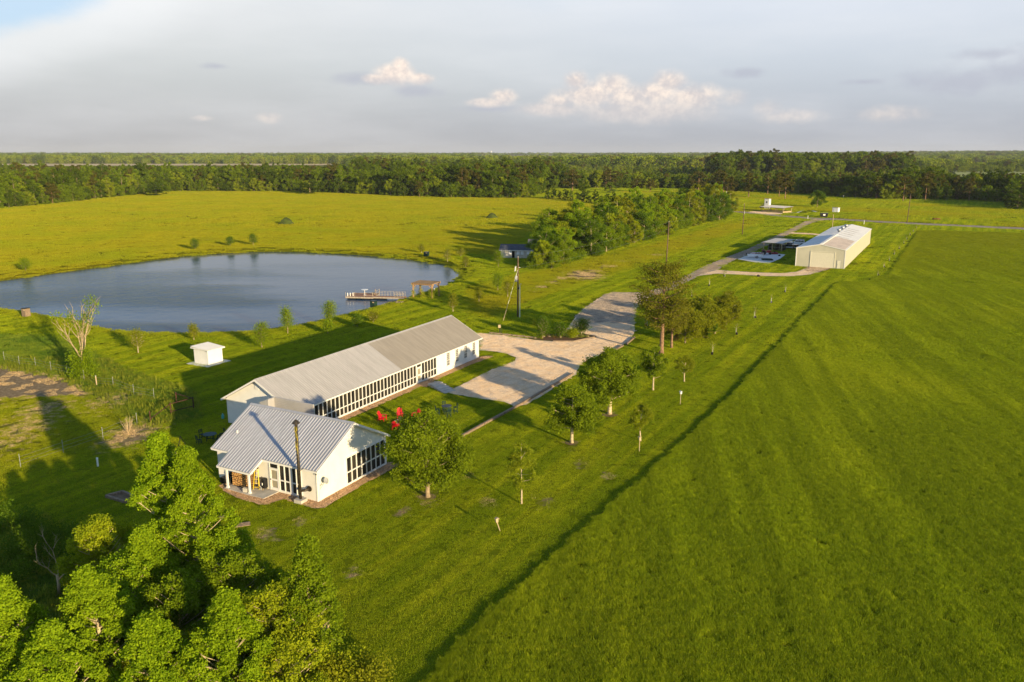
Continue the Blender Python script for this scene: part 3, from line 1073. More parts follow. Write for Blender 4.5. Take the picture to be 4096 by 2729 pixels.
rb.prism([(LW / 2 - .2, LHR - .05), (LW / 2, LHR + .075), (LW / 2 + .2, LHR - .05), (LW / 2 + .2, LHR - .03), (LW / 2, LHR + .125), (LW / 2 - .2, LHR - .03)], 'x', -LL - oe, oe)
rf = rb.build('roof', [M['roof_b'], M['roof_c']], lodge)
fb = MB()
for v in (-ov - .02, LW + ov + .02):
    fb.box((-LL / 2, v, ez - .10), (LL + 2 * oe, .03, .17))
for u in (-LL - oe - .015, oe + .015):
    for s in (-1, 1):
        a = Vector((u, LW / 2 + s * (LW / 2 + ov), ez - .07))
        b = Vector((u, LW / 2, LHR - .02))
        fb.beam(a, b, .03, .18)
fb.build('fascia', M['trim'], lodge)
sb = MB()
sb.box((-LL / 2, -ov / 2, ez - .10), (LL + .6, ov, .02))
sb.box((-LL / 2, LW + ov / 2, ez - .10), (LL + .6, ov, .02))
sb.build('soffit', M['white'], lodge)
for x0, x1 in ((-LL - .02, -LL + .1), (-.1, .02)):
    for y in (-.025, LW + .025):
        MB().box(((x0 + x1) / 2, y, 1.45), (.14, .04, 2.9)).build('corner_trim', M['trim'], lodge)
# screens: one run left of the door, one run right of it
window_band(lodge, 'x', 0, -36.6, -16.62, .22, 2.76, 1.14, 28, -1)
window_band(lodge, 'x', 0, -15.36, -11.72, .22, 2.76, 1.14, 5, -1)
screen_door(lodge, -16.45, -15.5, .18, 2.2, 2.74, 0)
for u in (-8.65, -6.28, -3.88, -1.48):
    sash_window(lodge, u - .38, u + .38, .80, 2.62, 0)
vt = MB()
vt.box((-LL - .04, 5.35, 4.95), (.06, .55, .75))
vt.build('vent', M['white'], lodge)
# connector between lodge and cottage: ribbed cross wall with a little side slope
cn = MB()
cu = -LL - .80
cn.prism([(-3.3, 0), (2.07, 0), (2.07, 4.42), (-3.3, 4.34)], 'x', cu, cu + .12)
for i in range(10):
    z = 2.55 + i * .185
    cn.box((cu - .02, -.62, z), (.07, 5.3, .08))
cn.prism([(2.07, 0), (3.3, 0), (3.3, 3.86), (2.07, 4.36)], 'x', cu - 1.0, cu - .02)
cn.prism([(-3.3, 0), (1.9, 0), (1.9, 2.3), (-3.3, 2.3)], 'x', cu - 1.0, cu - .06)
cno = cn.build('connector', M['roof_b'], lodge)
for i in range(6):
    x = cu - .95 + i * .18
    MB().beam((x, 2.0, 4.44), (x, 3.42, 3.86), .08, .07).build('slope_rib', M['roof_a'], cno)

# ---- the cottage: x runs left to right along its ridge, y away from us; origin at the near right corner
CT = R(-27.6)
cottage = thing('cottage', 'white screened cottage with blue grey ribbed roof and a small porch roof', 'house', (-17.071, 66.466, 0), CT)
CL, CW, CHW, CHR = 12.08, 10.1, 3.12, 5.80
csl = (CHR - CHW) / (CW / 2)
gable_walls(-CL, 0, 0, CW, CHW - .04, CHR - .1).build('wall', M['stucco'], cottage)
def czz(v):
    return CHW + csl * v + .05
rb = MB()
ribbed(rb, -CL - .42, -10.18, -.3, czz(-.3), CW / 2, czz(CW / 2), .33, .05, .12)
ribbed(rb, -10.18, -6.1, -1.84, czz(-1.84), CW / 2, czz(CW / 2) + .002, .33, .05, .12)
ribbed(rb, -6.1, .30, -.3, czz(-.3), CW / 2, czz(CW / 2), .33, .05, .12)
ribbed(rb, -CL - .42, .30, CW + .3, czz(-.3), CW / 2, czz(CW / 2), .33, .05, .12)
zr = czz(CW / 2)
rb.prism([(CW / 2 - .22, zr - .08), (CW / 2, zr + .06), (CW / 2 + .22, zr - .08), (CW / 2 + .22, zr - .05), (CW / 2, zr + .10), (CW / 2 - .22, zr - .05)], 'x', -CL - .42, .30)
rb.build('roof', M['roof_a'], cottage)
fb = MB()
for a, b, v in ((-CL - .42, -10.2, -.32), (-10.2, -6.1, -1.86), (-6.08, .30, -.32)):
    fb.box(((a + b) / 2, v, czz(v) - .10), (b - a, .03, .17))
fb.box((-CL / 2, CW + .32, czz(-.3) - .1), (CL + .7, .03, .17))
for u in (-CL - .435, .315):
    for s in (-1, 1):
        fb.beam((u, CW / 2 + s * (CW / 2 + .32), czz(-.32) - .1), (u, CW / 2, zr - .1), .03, .18)
for u in (-10.195, -6.085):
    fb.beam((u, -1.86, czz(-1.86) - .1), (u, -.3, czz(-.3) - .1), .03, .18)
fb.build('fascia', M['trim'], cottage)
MB().box((.022, .05, 1.45), (.045, .14, 2.85)).box((-.06, -.022, 1.45), (.12, .045, 2.85)).build('corner_trim', M['trim'], cottage)
MB().box((-5.62, -.02, 1.45), (.10, .04, 2.8)).build('corner_trim', M['trim'], cottage)
window_band(cottage, 'y', 0, 3.93, 9.76, .2, 2.76, 1.32, 8, 1)
window_band(cottage, 'x', 0, -4.36, -3.10, .24, 2.80, 1.25, 2, -1)
window_band(cottage, 'x', 0, -2.86, -1.86, .24, 2.80, 1.25, 2, -1)
screen_door(cottage, -5.44, -4.5, .16, 2.2, 2.74, 0)
md = MB()
md.box((-2.98, -.05, 1.5), (.16, .10, 2.6))
md.build('mullion_post', M['trim'], cottage)
for u in (-9.31, -6.59):
    pb = MB()
    pb.box((u, -1.55, 1.14), (.16, .16, 2.18))
    pb.box((u, -1.55, .13), (.24, .24, .16))
    pb.box((u, -1.55, 2.16), (.22, .22, .10))
    pb.build('porch_post', M['white'], cottage)
bm = MB()
bm.box((-8.1, -1.62, 2.15), (4.1, .1, .14))
bm.build('porch_beam', M['white'], cottage)
dish = MB()
dish.tube([(.03, .25, 1.45), (.35, .4, 1.65), (.5, .55, 1.9)], .025, 6)
dish.tube([(.03, .25, 1.1), (.36, .38, 1.62)], .018, 6)
do_ = dish.build('dish_bracket', M['steel'], cottage)
db = MB()
pr = [(0, 0), (.10, .01), (.2, .04), (.30, .10)]
mt = Matrix.Translation((.46, .52, 1.9)) @ Matrix.Rotation(R(68), 4, 'Y')
tmp = MB().lathe((0, 0, 0), pr + [(.28, .11), (.0, .03)], 18)
db.add([mt @ Vector(p) for p in tmp.v], tmp.f)
db.build('satellite_dish', M['grey'], do_, True)
lt = MB()
lt.tube([(-.02, -.12, 2.72), (.12, -.22, 2.66)], .05, 8)
lt.build('flood_lamp', M['black'], cottage)
vp = MB().lathe((-11.1, 1.7, czz(1.7) - .05), [(.09, 0), (.09, .22), (.13, .24), (.13, .30), (.02, .33)], 10)
vp.build('roof_vent', M['white'], cottage)


def CP(u, v, z=0.0):
    q = Matrix.Rotation(CT, 3, 'Z') @ Vector((u, v, z))
    return Vector((-17.071 + q.x, 66.466 + q.y, z))


def LP(u, v, z=0.0):
    q = Matrix.Rotation(LT, 3, 'Z') @ Vector((u, v, z))
    return Vector((-5.033 + q.x, 118.407 + q.y, z))


# slabs, steps and stone beds round the two houses
bed = [CP(*p) for p in [(-10.9, .1), (-10.6, -1.5), (-8.2, -2.5), (-5.7, -2.75), (-4.3, -2.78), (-3.6, -2.6), (-3.3, -1.7), (-3.1, -.95), (-2.0, -.95), (-.5, -1.1), (.6, -1.15), (1.25, -.7), (1.2, .8), (1.15, 5), (1.2, 9.6), (1.5, 10.9), (.9, 11.3), (.0, 10.4), (-.1, .1)]]
sheet('pebble_bed', rough_edge(bed, .10, .5, 11), .03, M['pebbles'], 'brown pebble bed round the cottage walls', world=True)
bed2 = [LP(*p) for p in [(-38, -.02), (-38, -1.1), (-30, -1.15), (-24, -1.1), (-17.2, -1.1), (-17, -.02)]]
sheet('pebble_bed', rough_edge(bed2, .10, .5, 12), .03, M['pebbles'], 'brown pebble bed under the long run of lodge screens', world=True)
bed3 = [LP(*p) for p in [(-15.0, -.02), (-14.8, -1.0), (-9, -1.15), (-4, -1.2), (-1, -1.5), (1.6, -1.7), (1.4, -.6), (.6, -.1), (0, -.02)]]
sheet('pebble_bed', rough_edge(bed3, .10, .5, 13), .03, M['pebbles'], 'brown pebble bed under the lodge sash windows', world=True)
bed4 = [CP(*p) for p in [(-11.4, 10.2), (-12.6, 10.6), (-14.2, 10.8), (-14.9, 11.8), (-13.6, 12.6), (-11.6, 12.0)]]
sheet('pebble_bed', rough_edge(bed4, .12, .5, 14), .03, M['mulch'], 'brown mulch patch at the shaded corner of the lodge', world=True)


def solid(name, pts, z0, z1, mat, label, kind='structure'):
    b = MB()
    b.prism([(p[0], p[1]) for p in pts], 'z', z0, z1)
    return tag(b.build(name, mat), label, None, None, kind)


solid('porch_floor', [CP(-9.6, -1.72), CP(-6.2, -1.85), CP(-4.7, -1.80), CP(-4.55, -.1), CP(-5.5, -.05), CP(-9.6, -.05)], 0, .10, M['concrete'], 'concrete porch floor at the cottage door')
solid('stone_landing', [LP(-17.0, -.12), LP(-17.0, -1.9), LP(-14.5, -1.9), LP(-14.5, -.12)], 0, .09, M['pebbles'], 'brown flagstone landing at the lodge door')
for i in range(5):
    c = G(1742 + i * 13, 1541 + i * 6.2)
    a = R(-42)
    q = Matrix.Rotation(a, 3, 'Z')
    w = 1.9
    pts = [c + q @ Vector((x, y, 0)) for x, y in ((-.5, -w / 2), (.42, -w / 2), (.42, w / 2), (-.5, w / 2))]
    if i < 5:
        solid('step', pts, 0, .30 - i * .06, M['concrete'], 'pale concrete step between lodge landing and gravel yard')
solid('path', [LP(-16.0, -1.95), LP(-14.3, -1.95), G(1738, 1527), G(1722, 1551)], 0, .10, M['concrete'], 'pale concrete path from the lodge landing to the steps')

gu = MB().tube([(.09, .12, 2.75), (.09, .12, .2), (.22, .12, .08)], .035, 8)
gu.build('downpipe', M['trim'], cottage)

# ---- white shed by the pond
sh_o = G(834, 1462)
e1 = G(770, 1455) - sh_o
e2 = G(892, 1446) - sh_o
sa = math.atan2(e2.y, e2.x)
shed = thing('pump_shed', 'small white shed with a sloping ribbed roof on a white stone pad by the pond', 'shed', sh_o, sa)
w_, d_ = e2.length, e1.length
b = MB()
b.prism([(0, 0), (d_, 0), (d_, 2.42), (0, 2.20)], 'x', 0, w_)
b.build('wall', M['siding_shed'], shed)
b = MB()
ribbed(b, -.3, w_ + .3, -.3, 2.24, d_ + .3, 2.54, .27, .05, .1)
b.build('roof', M['white'], shed)
b = MB()
b.box((w_ / 2, -.31, 2.16), (w_ + .6, .03, .16))
b.box((-.31, d_ / 2, 2.32), (.03, d_ + .6, .16))
b.build('fascia', M['trim'], shed)
b = MB()
b.box((.02, -.02, 1.1), (.1, .05, 2.2))
b.build('corner_trim', M['trim'], shed)
q = Matrix.Rotation(sa, 3, 'Z')
solid('stone_pad', rough_edge([sh_o + q @ Vector(p) for p in ((-.9, -.8, 0), (w_ + .8, -.8, 0), (w_ + .7, d_ + .6, 0), (-.9, d_ + .7, 0))], .1, .5, 21), 0, .04, M['white_gravel'], 'white crushed stone pad under the pond shed')

# ---- long barn
bo = G(3179.6, 1066.2)
bt = R(61.6)
barn = thing('barn', 'long cream metal barn with a roller door and three roof turbines', 'barn', G(3376, 1076), bt)
BL, BW, BHW, BHR = 70.5, 12.4, 4.95, 6.15
gable_walls(0, BL, 0, BW, BHW, BHR).build('wall', M['barn_wall'], barn)
rb = MB()
ribbed(rb, -.12, BL + .12, -.15, BHW + .02, BW / 2, BHR + .08, 1.0, .04, .12)
ribbed(rb, -.12, BL + .12, BW + .15, BHW + .02, BW / 2, BHR + .08, 1.0, .04, .12)
rb.build('roof', M['roof_barn'], barn)
rc = MB()
for i in range(24):
    rc.box((1 + i * 1.25, BW / 2, BHR + .14), (1.1, .75, .22))
rc.build('ridge_cap', M['white'], barn)
rp = MB()
y0, y1 = .25, BW / 2 - .5
f_ = lambda y: BHW + .02 + (BHR + .06 - BHW) * (y + .15) / (BW / 2 + .15) + .055
rp.add([(.05, y0, f_(y0)), (24, y0, f_(y0)), (24, y1, f_(y1)), (.05, y1, f_(y1))], [(0, 1, 2, 3)])
rp.build('roof_patch', metal_sheet('rust_stained_roof', (.70, .57, .46), .7, .0, .35), barn)
for i in range(6):
    MB().beam((26 + i * 5.5, 2.2, f_(2.2) + .03), (26 + i * 5.5, 5.6, f_(5.6) + .03), .14, .05).build('roof_seam', M['roof_c'], barn)
tm = MB()
for y in (.02, BW - .02):
    tm.box((-.03, y, BHW / 2), (.06, .22, BHW))
for s in (-1, 1):
    tm.beam((-.14, BW / 2 + s * (BW / 2 + .15), BHW - .03), (-.14, BW / 2, BHR + .02), .04, .2)
tm.box((BL / 2, -.17, BHW - .03), (BL, .05, .16))
tm.build('trim', M['white'], barn)
dr = MB()
for i in range(14):
    dr.box((-.02, 5.6, .15 + i * .285), (.08, 6.0, .262))
dro = dr.build('roller_door', M['barn_door'], barn)
ff = MB()
ff.box((-.06, 2.52, 2.1), (.12, .14, 4.2))
ff.box((-.06, 8.68, 2.1), (.12, .14, 4.2))
ff.box((-.06, 5.6, 4.25), (.12, 6.02, .12))
ff.build('door_frame', M['barn_door'], dro)
sd = MB()
sd.box((-.03, 1.35, 1.05), (.06, .95, 2.1))
sdo = sd.build('side_door', M['barn_door'], barn)
b = MB()
b.box((-.05, .84, 1.07), (.08, .06, 2.2))
b.box((-.05, 1.86, 1.07), (.08, .06, 2.2))
b.box((-.05, 1.35, 2.15), (.08, .96, .06))
b.build('door_frame', M['grey'], sdo)
MB().box((-.09, 1.66, 1.0), (.06, .08, .1)).build('handle', M['black'], sdo)
for x in (40, 49, 58):
    MB().lathe((x, BW / 2 + .5, BHR - .2), [(.3, 0), (.3, .55), (.55, .62), (.62, .95), (.45, 1.15), (.1, 1.2)], 12).build('roof_turbine', M['steel'], barn, True)

# ---- carport with kennels
c1, c2, c3 = G(3054, 1003), G(3124, 1008), G(3140, 993)
ca = math.atan2((c2 - c1).y, (c2 - c1).x)
cw, cd = (c2 - c1).length, (c3 - c2).length
port = thing('carport', 'open timber carport with a flat pale metal roof beside the barn', 'carport', c1, ca)
for x in (0, cw / 2, cw):
    for y in (0, cd):
        MB().box((x, y, 1.3), (.16, .16, 2.6)).build('post', M['post'], port)
b = MB()
ribbed(b, -.5, cw + .5, -.6, 2.66, cd + .6, 2.95, .4, .03, .08)
b.build('roof', M['roof_b'], port)
for y, z in ((-.02, 2.55), (cd + .02, 2.8)):
    MB().box((cw / 2, y, z), (cw + .8, .08, .22)).build('beam', M['post'], port)
q = Matrix.Rotation(ca, 3, 'Z')
for i, (x, lab) in enumerate(((cw * .28, 'wire dog kennel under the road side of the carport'), (cw * .72, 'wire dog kennel under the barn side of the carport'))):
    k = thing('dog_kennel', lab, 'kennel', c1 + q @ Vector((x, cd * .38, 0)), ca, 'kennels under the carport')
    k.scale = (1.1, 1.2, 1.05)
    f = MB()
    for a in (-.95, 0, .95):
        for y in (-1.3, 0, 1.3):
            if abs(a) + abs(y) > 0:
                f.box((a, y, .9), (.05, .05, 1.8))
    for z in (.05, .9, 1.78):
        for y in (-1.3, 1.3):
            f.box((0, y, z), (1.9, .04, .04))
        for x_ in (-.95, .95):
            f.box((x_, 0, z), (.04, 2.6, .04))
    f.build('frame', M['steel'], k)
    f = MB()
    for s in range(27):
        y = -1.3 + s * .1
        for x_ in (-.95, .95):
            f.box((x_, y, .9), (.03, .035, 1.75))
    for s in range(20):
        x_ = -.95 + s * .1
        for y in (-1.3, 1.3):
            f.box((x_, y, .9), (.035, .03, 1.75))
    f.build('mesh_panel', M['black'], k)

# ---- pavilion, tower, white hut on the far lane
p1, p2, p3 = G(3046, 847), G(3131, 853), G(3151, 850)
pa = math.atan2((p2 - p1).y, (p2 - p1).x)
pw, pd = (p2 - p1).length, (p3 - p2).length
pav = thing('pavilion', 'open sided picnic pavilion with a low pale roof and plank half walls', 'pavilion', p1, pa)
for i in range(4):
    for y in (0, pd):
        MB().box((pw * i / 3, y, 1.3), (.2, .2, 2.6)).build('post', M['post'], pav)
b = MB()
ribbed(b, -.8, pw + .8, -.9, 2.6, pd + .9, 3.1, .5, .04, .1)
b.build('roof', M['roof_b'], pav)
b = MB()
for y in (.02, pd - .02):
    for z in (.25, .5, .75):
        b.box((pw / 2, y, z), (pw - .25, .05, .2))
for x in (.02, pw - .02):
    for z in (.25, .5, .75):
        b.box((x, pd / 2, z), (.05, pd - .25, .2))
b.build('half_wall', M['post'], pav)
MB().box((pw / 2, -.1, 2.45), (pw + .6, .1, .25)).build('beam', M['wood'], pav)
MB().box((pw / 2, pd + .1, 2.85), (pw + .6, .1, .25)).build('beam', M['wood'], pav)
qp = Matrix.Rotation(pa, 3, 'Z')
for x, lab in ((.3, 'timber picnic table under the road end of the pavilion'), (.68, 'timber picnic table under the far end of the pavilion')):
    t = thing('picnic_table', lab, 'table', p1 + qp @ Vector((pw * x, pd * .5, 0)), pa, 'tables under the pavilion')
    MB().box((0, 0, .74), (1.9, .75, .05)).build('tabletop', M['wood'], t)
    for y in (-.65, .65):
        MB().box((0, y, .44), (1.9, .26, .05)).build('bench', M['wood'], t)
    for x_ in (-.7, .7):
        MB().beam((x_, -.65, .02), (x_, .2, .72), .06, .09).beam((x_, .65, .02), (x_, -.2, .72), .06, .09).build('leg', M['wood'], t)

to = G(3056, 835)
ta = R(-40)
tower = thing('lookout_tower', 'narrow two storey white lookout tower with an outside stair', 'tower', to, ta)
b = MB()
b.prism([(0, 0), (2.6, 0), (2.6, 5.2), (0, 5.5)], 'x', 0, 2.6)
b.build('wall', M['siding_shed'], tower)
MB().prism([(-.3, 5.53), (2.9, 5.2), (2.9, 5.28), (-.3, 5.62)], 'x', -.3, 2.9).build('roof', M['grey'], tower)
MB().box((1.3, -.01, 3.6), (.7, .06, .9)).build('window', M['glass'], tower)
b = MB()
for i in range(10):
    b.box((-.45 - i * .28, 1.3, 2.4 - i * .25), (.28, .9, .05))
b.beam((-.2, .8, 2.5), (-3.2, .8, 0), .06, .2)
b.beam((-.2, 1.8, 2.5), (-3.2, 1.8, 0), .06, .2)
for i in range(5):
    for y in (.8, 1.8):
        b.box((-.3 - i * .7, y, 2.75 - i * .6), (.06, .06, 1.2))
for y in (.8, 1.8):
    b.beam((-.2, y, 3.4), (-3.2, y, .85), .05, .08)
b.build('stair', M['wood'], tower)

hu = G(3351, 850.5)
e1, e2 = G(3329, 849.5) - hu, G(3368, 849.3) - hu
ha = math.atan2(-e1.y, -e1.x)
hut = thing('white_hut', 'small white hut with a grey lid roof on the far lawn beyond the barn', 'shed', G(3329, 849.5), ha)
hw_ = e1.length
MB().prism([(0, 0), (2.6, 0), (2.6, 2.3), (0, 2.5)], 'x', 0, hw_).build('wall', M['siding_shed'], hut)
MB().prism([(-.25, 2.53), (2.85, 2.30), (2.85, 2.42), (-.25, 2.66)], 'x', -.25, hw_ + .25).build('roof', M['grey'], hut)
MB().box((hw_ * .35, -.02, 1.0), (.85, .05, 1.95)).build('door', M['white'], hut)

# ---- old grey cottage half hidden by the hedgerow
oo = G(2002.5, 1031.5)
oa = math.atan2((G(2121, 1033.5) - oo).y, (G(2121, 1033.5) - oo).x)
old = thing('old_house', 'weathered grey board house with a blue shingle roof at the end of the hedgerow', 'house', oo, oa)
ow = 9.6
gable_walls(0, ow, 0, 5.4, 2.5, 3.7).build('wall', M['old_wall'], old)
b = MB()
for s in (0, 1):
    v0, v1 = (-.4, 2.7) if s == 0 else (5.8, 2.7)
    z0 = 2.5 - 1.2 / 2.7 * .4 + .04
    b.add([(-.4, v0, z0), (ow + .4, v0, z0), (ow + .4, v1, 3.78), (-.4, v1, 3.78), (-.4, v0, z0 - .1), (ow + .4, v0, z0 - .1), (ow + .4, v1, 3.68), (-.4, v1, 3.68)],
          [(0, 1, 2, 3), (4, 5, 6, 7), (0, 1, 5, 4), (0, 3, 7, 4), (1, 2, 6, 5)])
b.build('roof', M['slate'], old)
MB().box((ow / 2, -.43, 2.24), (ow + .8, .04, .16)).build('fascia', M['trim'], old)
for x in (2.9, 5.25, 6.4, 8.15, 9.1):
    f = MB()
    for dx in (-.4, .4):
        f.box((x + dx, -.03, 1.5), (.06, .06, 1.1))
    for dz in (.98, 2.02):
        f.box((x, -.028, dz), (.74, .06, .06))
    fo = f.build('window', M['trim'], old)
    MB().box((x, -.012, 1.5), (.74, .03, .98)).build('pane', M['screen'], fo)
    mt = Matrix.Translation((x, -.26, 1.55)) @ Matrix.Rotation(R(-24), 4, 'X')
    f = MB()
    tmp = MB().box((0, 0, 0), (.86, .03, 1.05))
    f.add([mt @ Vector(p) for p in tmp.v], tmp.f)
    f.build('shutter', M['white'], fo)
MB().box((3.75, -.03, 1.05), (.8, .06, 2.05)).build('door', M['screen'], old)
lean = thing('lean_to_roof', 'faded pinkish metal lean-to roof behind the old grey house', 'shed', G(2110, 1012), oa + R(4))
b = MB()
ribbed(b, 0, 9, 0, 2.4, 4.5, 3.8, .6)
b.build('roof', metal_sheet('faded_pink_roof', (.48, .36, .30), .6, .1, .3), lean)
for x in (.2, 4.5, 8.8):
    MB().box((x, .2, 1.2), (.14, .14, 2.4)).build('post', M['wood'], lean)
    MB().box((x, 4.3, 1.85), (.14, .14, 3.7)).build('post', M['wood'], lean)

# distant water tower on the skyline
wt = P3(1965, 620)
wtz = gz(wt.x, wt.y)
tw = thing('water_tower', 'tiny white water tower on the far skyline', 'water tower', (wt.x * .8, wt.y * .8, gz(wt.x * .8, wt.y * .8)))
MB().lathe((0, 0, 0), [(2, 0), (1.4, 6), (1.4, 26), (4.5, 29), (6, 32), (4.5, 35.5), (.5, 37)], 14).build('tank', M['pvc'], tw, True)

# ------------------------------------------------------------------ things by the cottage
b = MB().box((0, 0, .14), (.75, .75, .28))
pb_ = CP(-1.37, -.72)
stove = thing('stove_pipe', 'tall dark bronze stovepipe with a cone cap in front of the cottage wall', 'chimney', pb_, CT)
b = MB().box((0, 0, .16), (.82, .82, .32))
b.build('concrete_base', M['concrete'], stove)
MB().tube([(0, 0, .32), (0, 0, 7.2)], .135, 14).build('pipe', M['pipe'], stove, True)
b = MB().lathe((0, 0, 7.15), [(.10, 0), (.10, .16), (.36, .16), (.30, .26), (.06, .5)], 14)
b.build('cap', M['pipe'], stove)
b = MB().tube([(0, 0, 1.05), (.42, .22, 1.12), (.50, .62, 1.12)], .115, 12)
b.build('elbow', M['pipe'], stove, True)
b = MB()
b.tube([(.5, .58, 1.12), (.5, .66, 1.12)], .26, 14)
b.build('wall_collar', M['pipe'], stove)
b = MB()
q = random.Random(5)
for i in range(26):
    a = q.uniform(-2.6, -.3)
    z = q.uniform(5.0, 7.1)
    l = q.uniform(.15, .6)
    b.tube([(.138 * math.cos(a), .138 * math.sin(a), z), (.140 * math.cos(a + .05), .140 * math.sin(a + .05), z - l)], q.uniform(.012, .03), 5)
b.build('tar_drips', M['tar'], stove)
b = MB().tube([(.1, 0, 2.95), (.1, .45, 3.0)], .02, 6)
b.build('brace', M['black'], stove)

fw = thing('firewood_rack', 'black rack stacked full of split firewood under the porch roof', 'firewood', CP(-8.2, -.72), CT)
f = MB()
for x in (-1.12, 1.12):
    for y in (-.2, .2):
        f.box((x, y, .95), (.06, .06, 1.7))
for y in (-.2, .2):
    f.box((0, y, .14), (2.3, .05, .06))
f.build('rack', M['black'], fw)
q = random.Random(3)
k = 0
z = .24
while z < 1.85:
    x = -1.05 + q.uniform(0, .06)
    while x < 1.06:
        if k < 98:
            r = q.uniform(.075, .105)
            b = MB()
            n = q.choice((5, 6, 7))
            ang = q.uniform(0, 6)
            pr = [(x + r * q.uniform(.75, 1.1) * math.cos(ang + i * 2 * math.pi / n), z + r * q.uniform(.7, 1.05) * math.sin(ang + i * 2 * math.pi / n)) for i in range(n)]
            y0 = -.24 + q.uniform(-.05, .04)
            o_ = len(b.v)
            b.add([(p, y0, w) for p, w in pr] + [(p, .25, w) for p, w in pr], [tuple(range(n)), tuple(range(n, 2 * n))])
            b.use(1).add([(p, y0, w) for p, w in pr] + [(p, .25, w) for p, w in pr], [(i, (i + 1) % n, n + (i + 1) % n, n + i) for i in range(n)])
            b.build('log', [M['cut'], M['log']], fw)
            k += 1
        x += .205
    z += .185
lad = thing('step_ladder', 'yellow fibreglass step ladder leaning on the porch wall', 'ladder', CP(-6.72, -.60), CT + R(25))
b = MB()
for x in (-.24, .24):
    b.beam((x * 1.2, -.1, .02), (x * .62, .28, 2.0), .07, .035)
b.build('rail', M['yellow'], lad)
for i in range(5):
    t = .16 + i * .18
    MB().box((0, -.1 + .38 * t, 2.0 * t), (.5 - .18 * t, .09, .03)).build('step', M['yellow'], lad)
MB().box((0, .3, 2.03), (.36, .2, .09)).build('top_cap', M['black'], lad)
ht = thing('hand_truck', 'upright black hand truck beside the yellow ladder', 'hand truck', CP(-6.45, -.42), CT)
b = MB()
for x in (-.2, .2):
    b.tube([(x, 0, .15), (x, .08, 1.35)], .022, 6)
for z in (.4, .8, 1.15):
    b.beam((-.2, .03, z), (.2, .03, z), .03, .03)
b.build('frame', M['black'], ht)
MB().box((0, -.14, .03), (.45, .3, .02)).build('toe_plate', M['black'], ht)
for x in (-.24, .24):
    MB().tube([(x - .03, .06, .12), (x + .03, .06, .12)], .12, 12).build('wheel', M['rubber'], ht)
sm = thing('barrel_smoker', 'black upright barrel smoker with a pale handle by the porch door', 'smoker', CP(-6.02, -.28), CT)
MB().lathe((0, 0, .26), [(.22, 0), (.28, .05), (.28, .78), (.30, .80), (.24, .90), (.05, .95)], 16).build('drum', M['black'], sm)
for a in (.5, 2.6, 4.7):
    MB().beam((.2 * math.cos(a), .2 * math.sin(a), .3), (.3 * math.cos(a), .3 * math.sin(a), 0), .05, .04).build('leg', M['post'], sm)
MB().box((.02, -.30, .72), (.05, .05, .22)).build('handle', M['pvc'], sm)
bk = tag(MB().lathe((0, 0, 0), [(.11, 0), (.15, .30), (.16, .31), (.13, .30), (.10, .04)], 14).build('bucket', M['steel']), 'small metal bucket on the porch floor by the smoker', 'bucket')
bk.location = CP(-6.28, -.5, .10)
cb = MB()
for x in (-.19, 0, .19):
    cb.box((x, 0, .2), (.05, .30, .38))
for y in (-.13, .13):
    for x in (-.095, .095):
        cb.box((x, y, .2), (.139, .04, .38))
cbo = tag(cb.build('concrete_block', M['concrete']), 'hollow tan concrete block beside the right porch post', 'block')
cbo.location = CP(-7.15, -1.5, .105)
cbo.rotation_euler = (0, 0, CT + R(15))
gr = thing('kettle_grill', 'round black kettle grill by the left porch post', 'grill', CP(-10.0, -.35), CT)
MB().lathe((0, 0, .62), [(.06, 0), (.22, .08), (.30, .24), (.31, .26), (.26, .42), (.12, .52), (.03, .54)], 18).build('bowl', M['black'], gr, True)
for a in (.4, 2.5, 4.6):
    MB().tube([(.16 * math.cos(a), .16 * math.sin(a), .7), (.32 * math.cos(a), .32 * math.sin(a), 0)], .018, 6).build('leg', M['steel'], gr)
ct_ = MB()
ct_.prism([(-.5, 0), (.5, 0), (.42, .5), (-.42, .55)], 'y', -.35, .35)
cv = tag(ct_.build('grill_cover', M['black']), 'crumpled black cover heaped beside the kettle grill', 'cover')
cv.location = CP(-10.55, -.55)
cv.rotation_euler = (0, 0, CT)
tk = MB().lathe((0, 0, 0), [(.10, 0), (.12, .04), (.12, .28), (.05, .36), (.05, .42)], 12)
tko = tag(tk.build('water_cooler', M['aqua']), 'small aqua and white tank standing on the grass left of the lodge corner', 'tank')
tko.location = G(892, 1675)
tko.scale = (1.3, 1.3, 1.5)


# ------------------------------------------------------------------ seats
def adirondack(label, loc, face, group='red chairs round the fire pit'):
    t = thing('adirondack_chair', label, 'chair', loc, face, group)      # faces +x
    s = MB()
    for i in range(5):
        x = -.26 + i * .115
        s.box((x, 0, .37 - (x - .28) * -.22), (.10, .54, .025))
    s.build('seat', M['red'], t)
    b = MB()
    for i in range(5):
        y = -.22 + i * .11
        top = 1.02 - abs(i - 2) ** 2 * .035
        b.beam((-.24, y * .85, .25), (-.62, y * 1.12, top + .05), .10, .025)
    b.box((-.40, 0, .62), (.05, .56, .06))
    b.build('backrest', M['red'], t)
    for y in (-.33, .33):
        MB().box((-.04, y, .60), (.78, .14, .03)).build('arm', M['red'], t)
        MB().box((.27, y * .92, .30), (.09, .04, .59)).build('front_leg', M['red'], t)
        MB().beam((.30, y * .85, .36), (-.66, y * .85, .03), .04, .13).build('back_leg', M['red'], t)
        MB().beam((-.34, y * .98, .58), (-.40, y * .9, .22), .05, .04).build('arm_brace', M['red'], t)
    return t


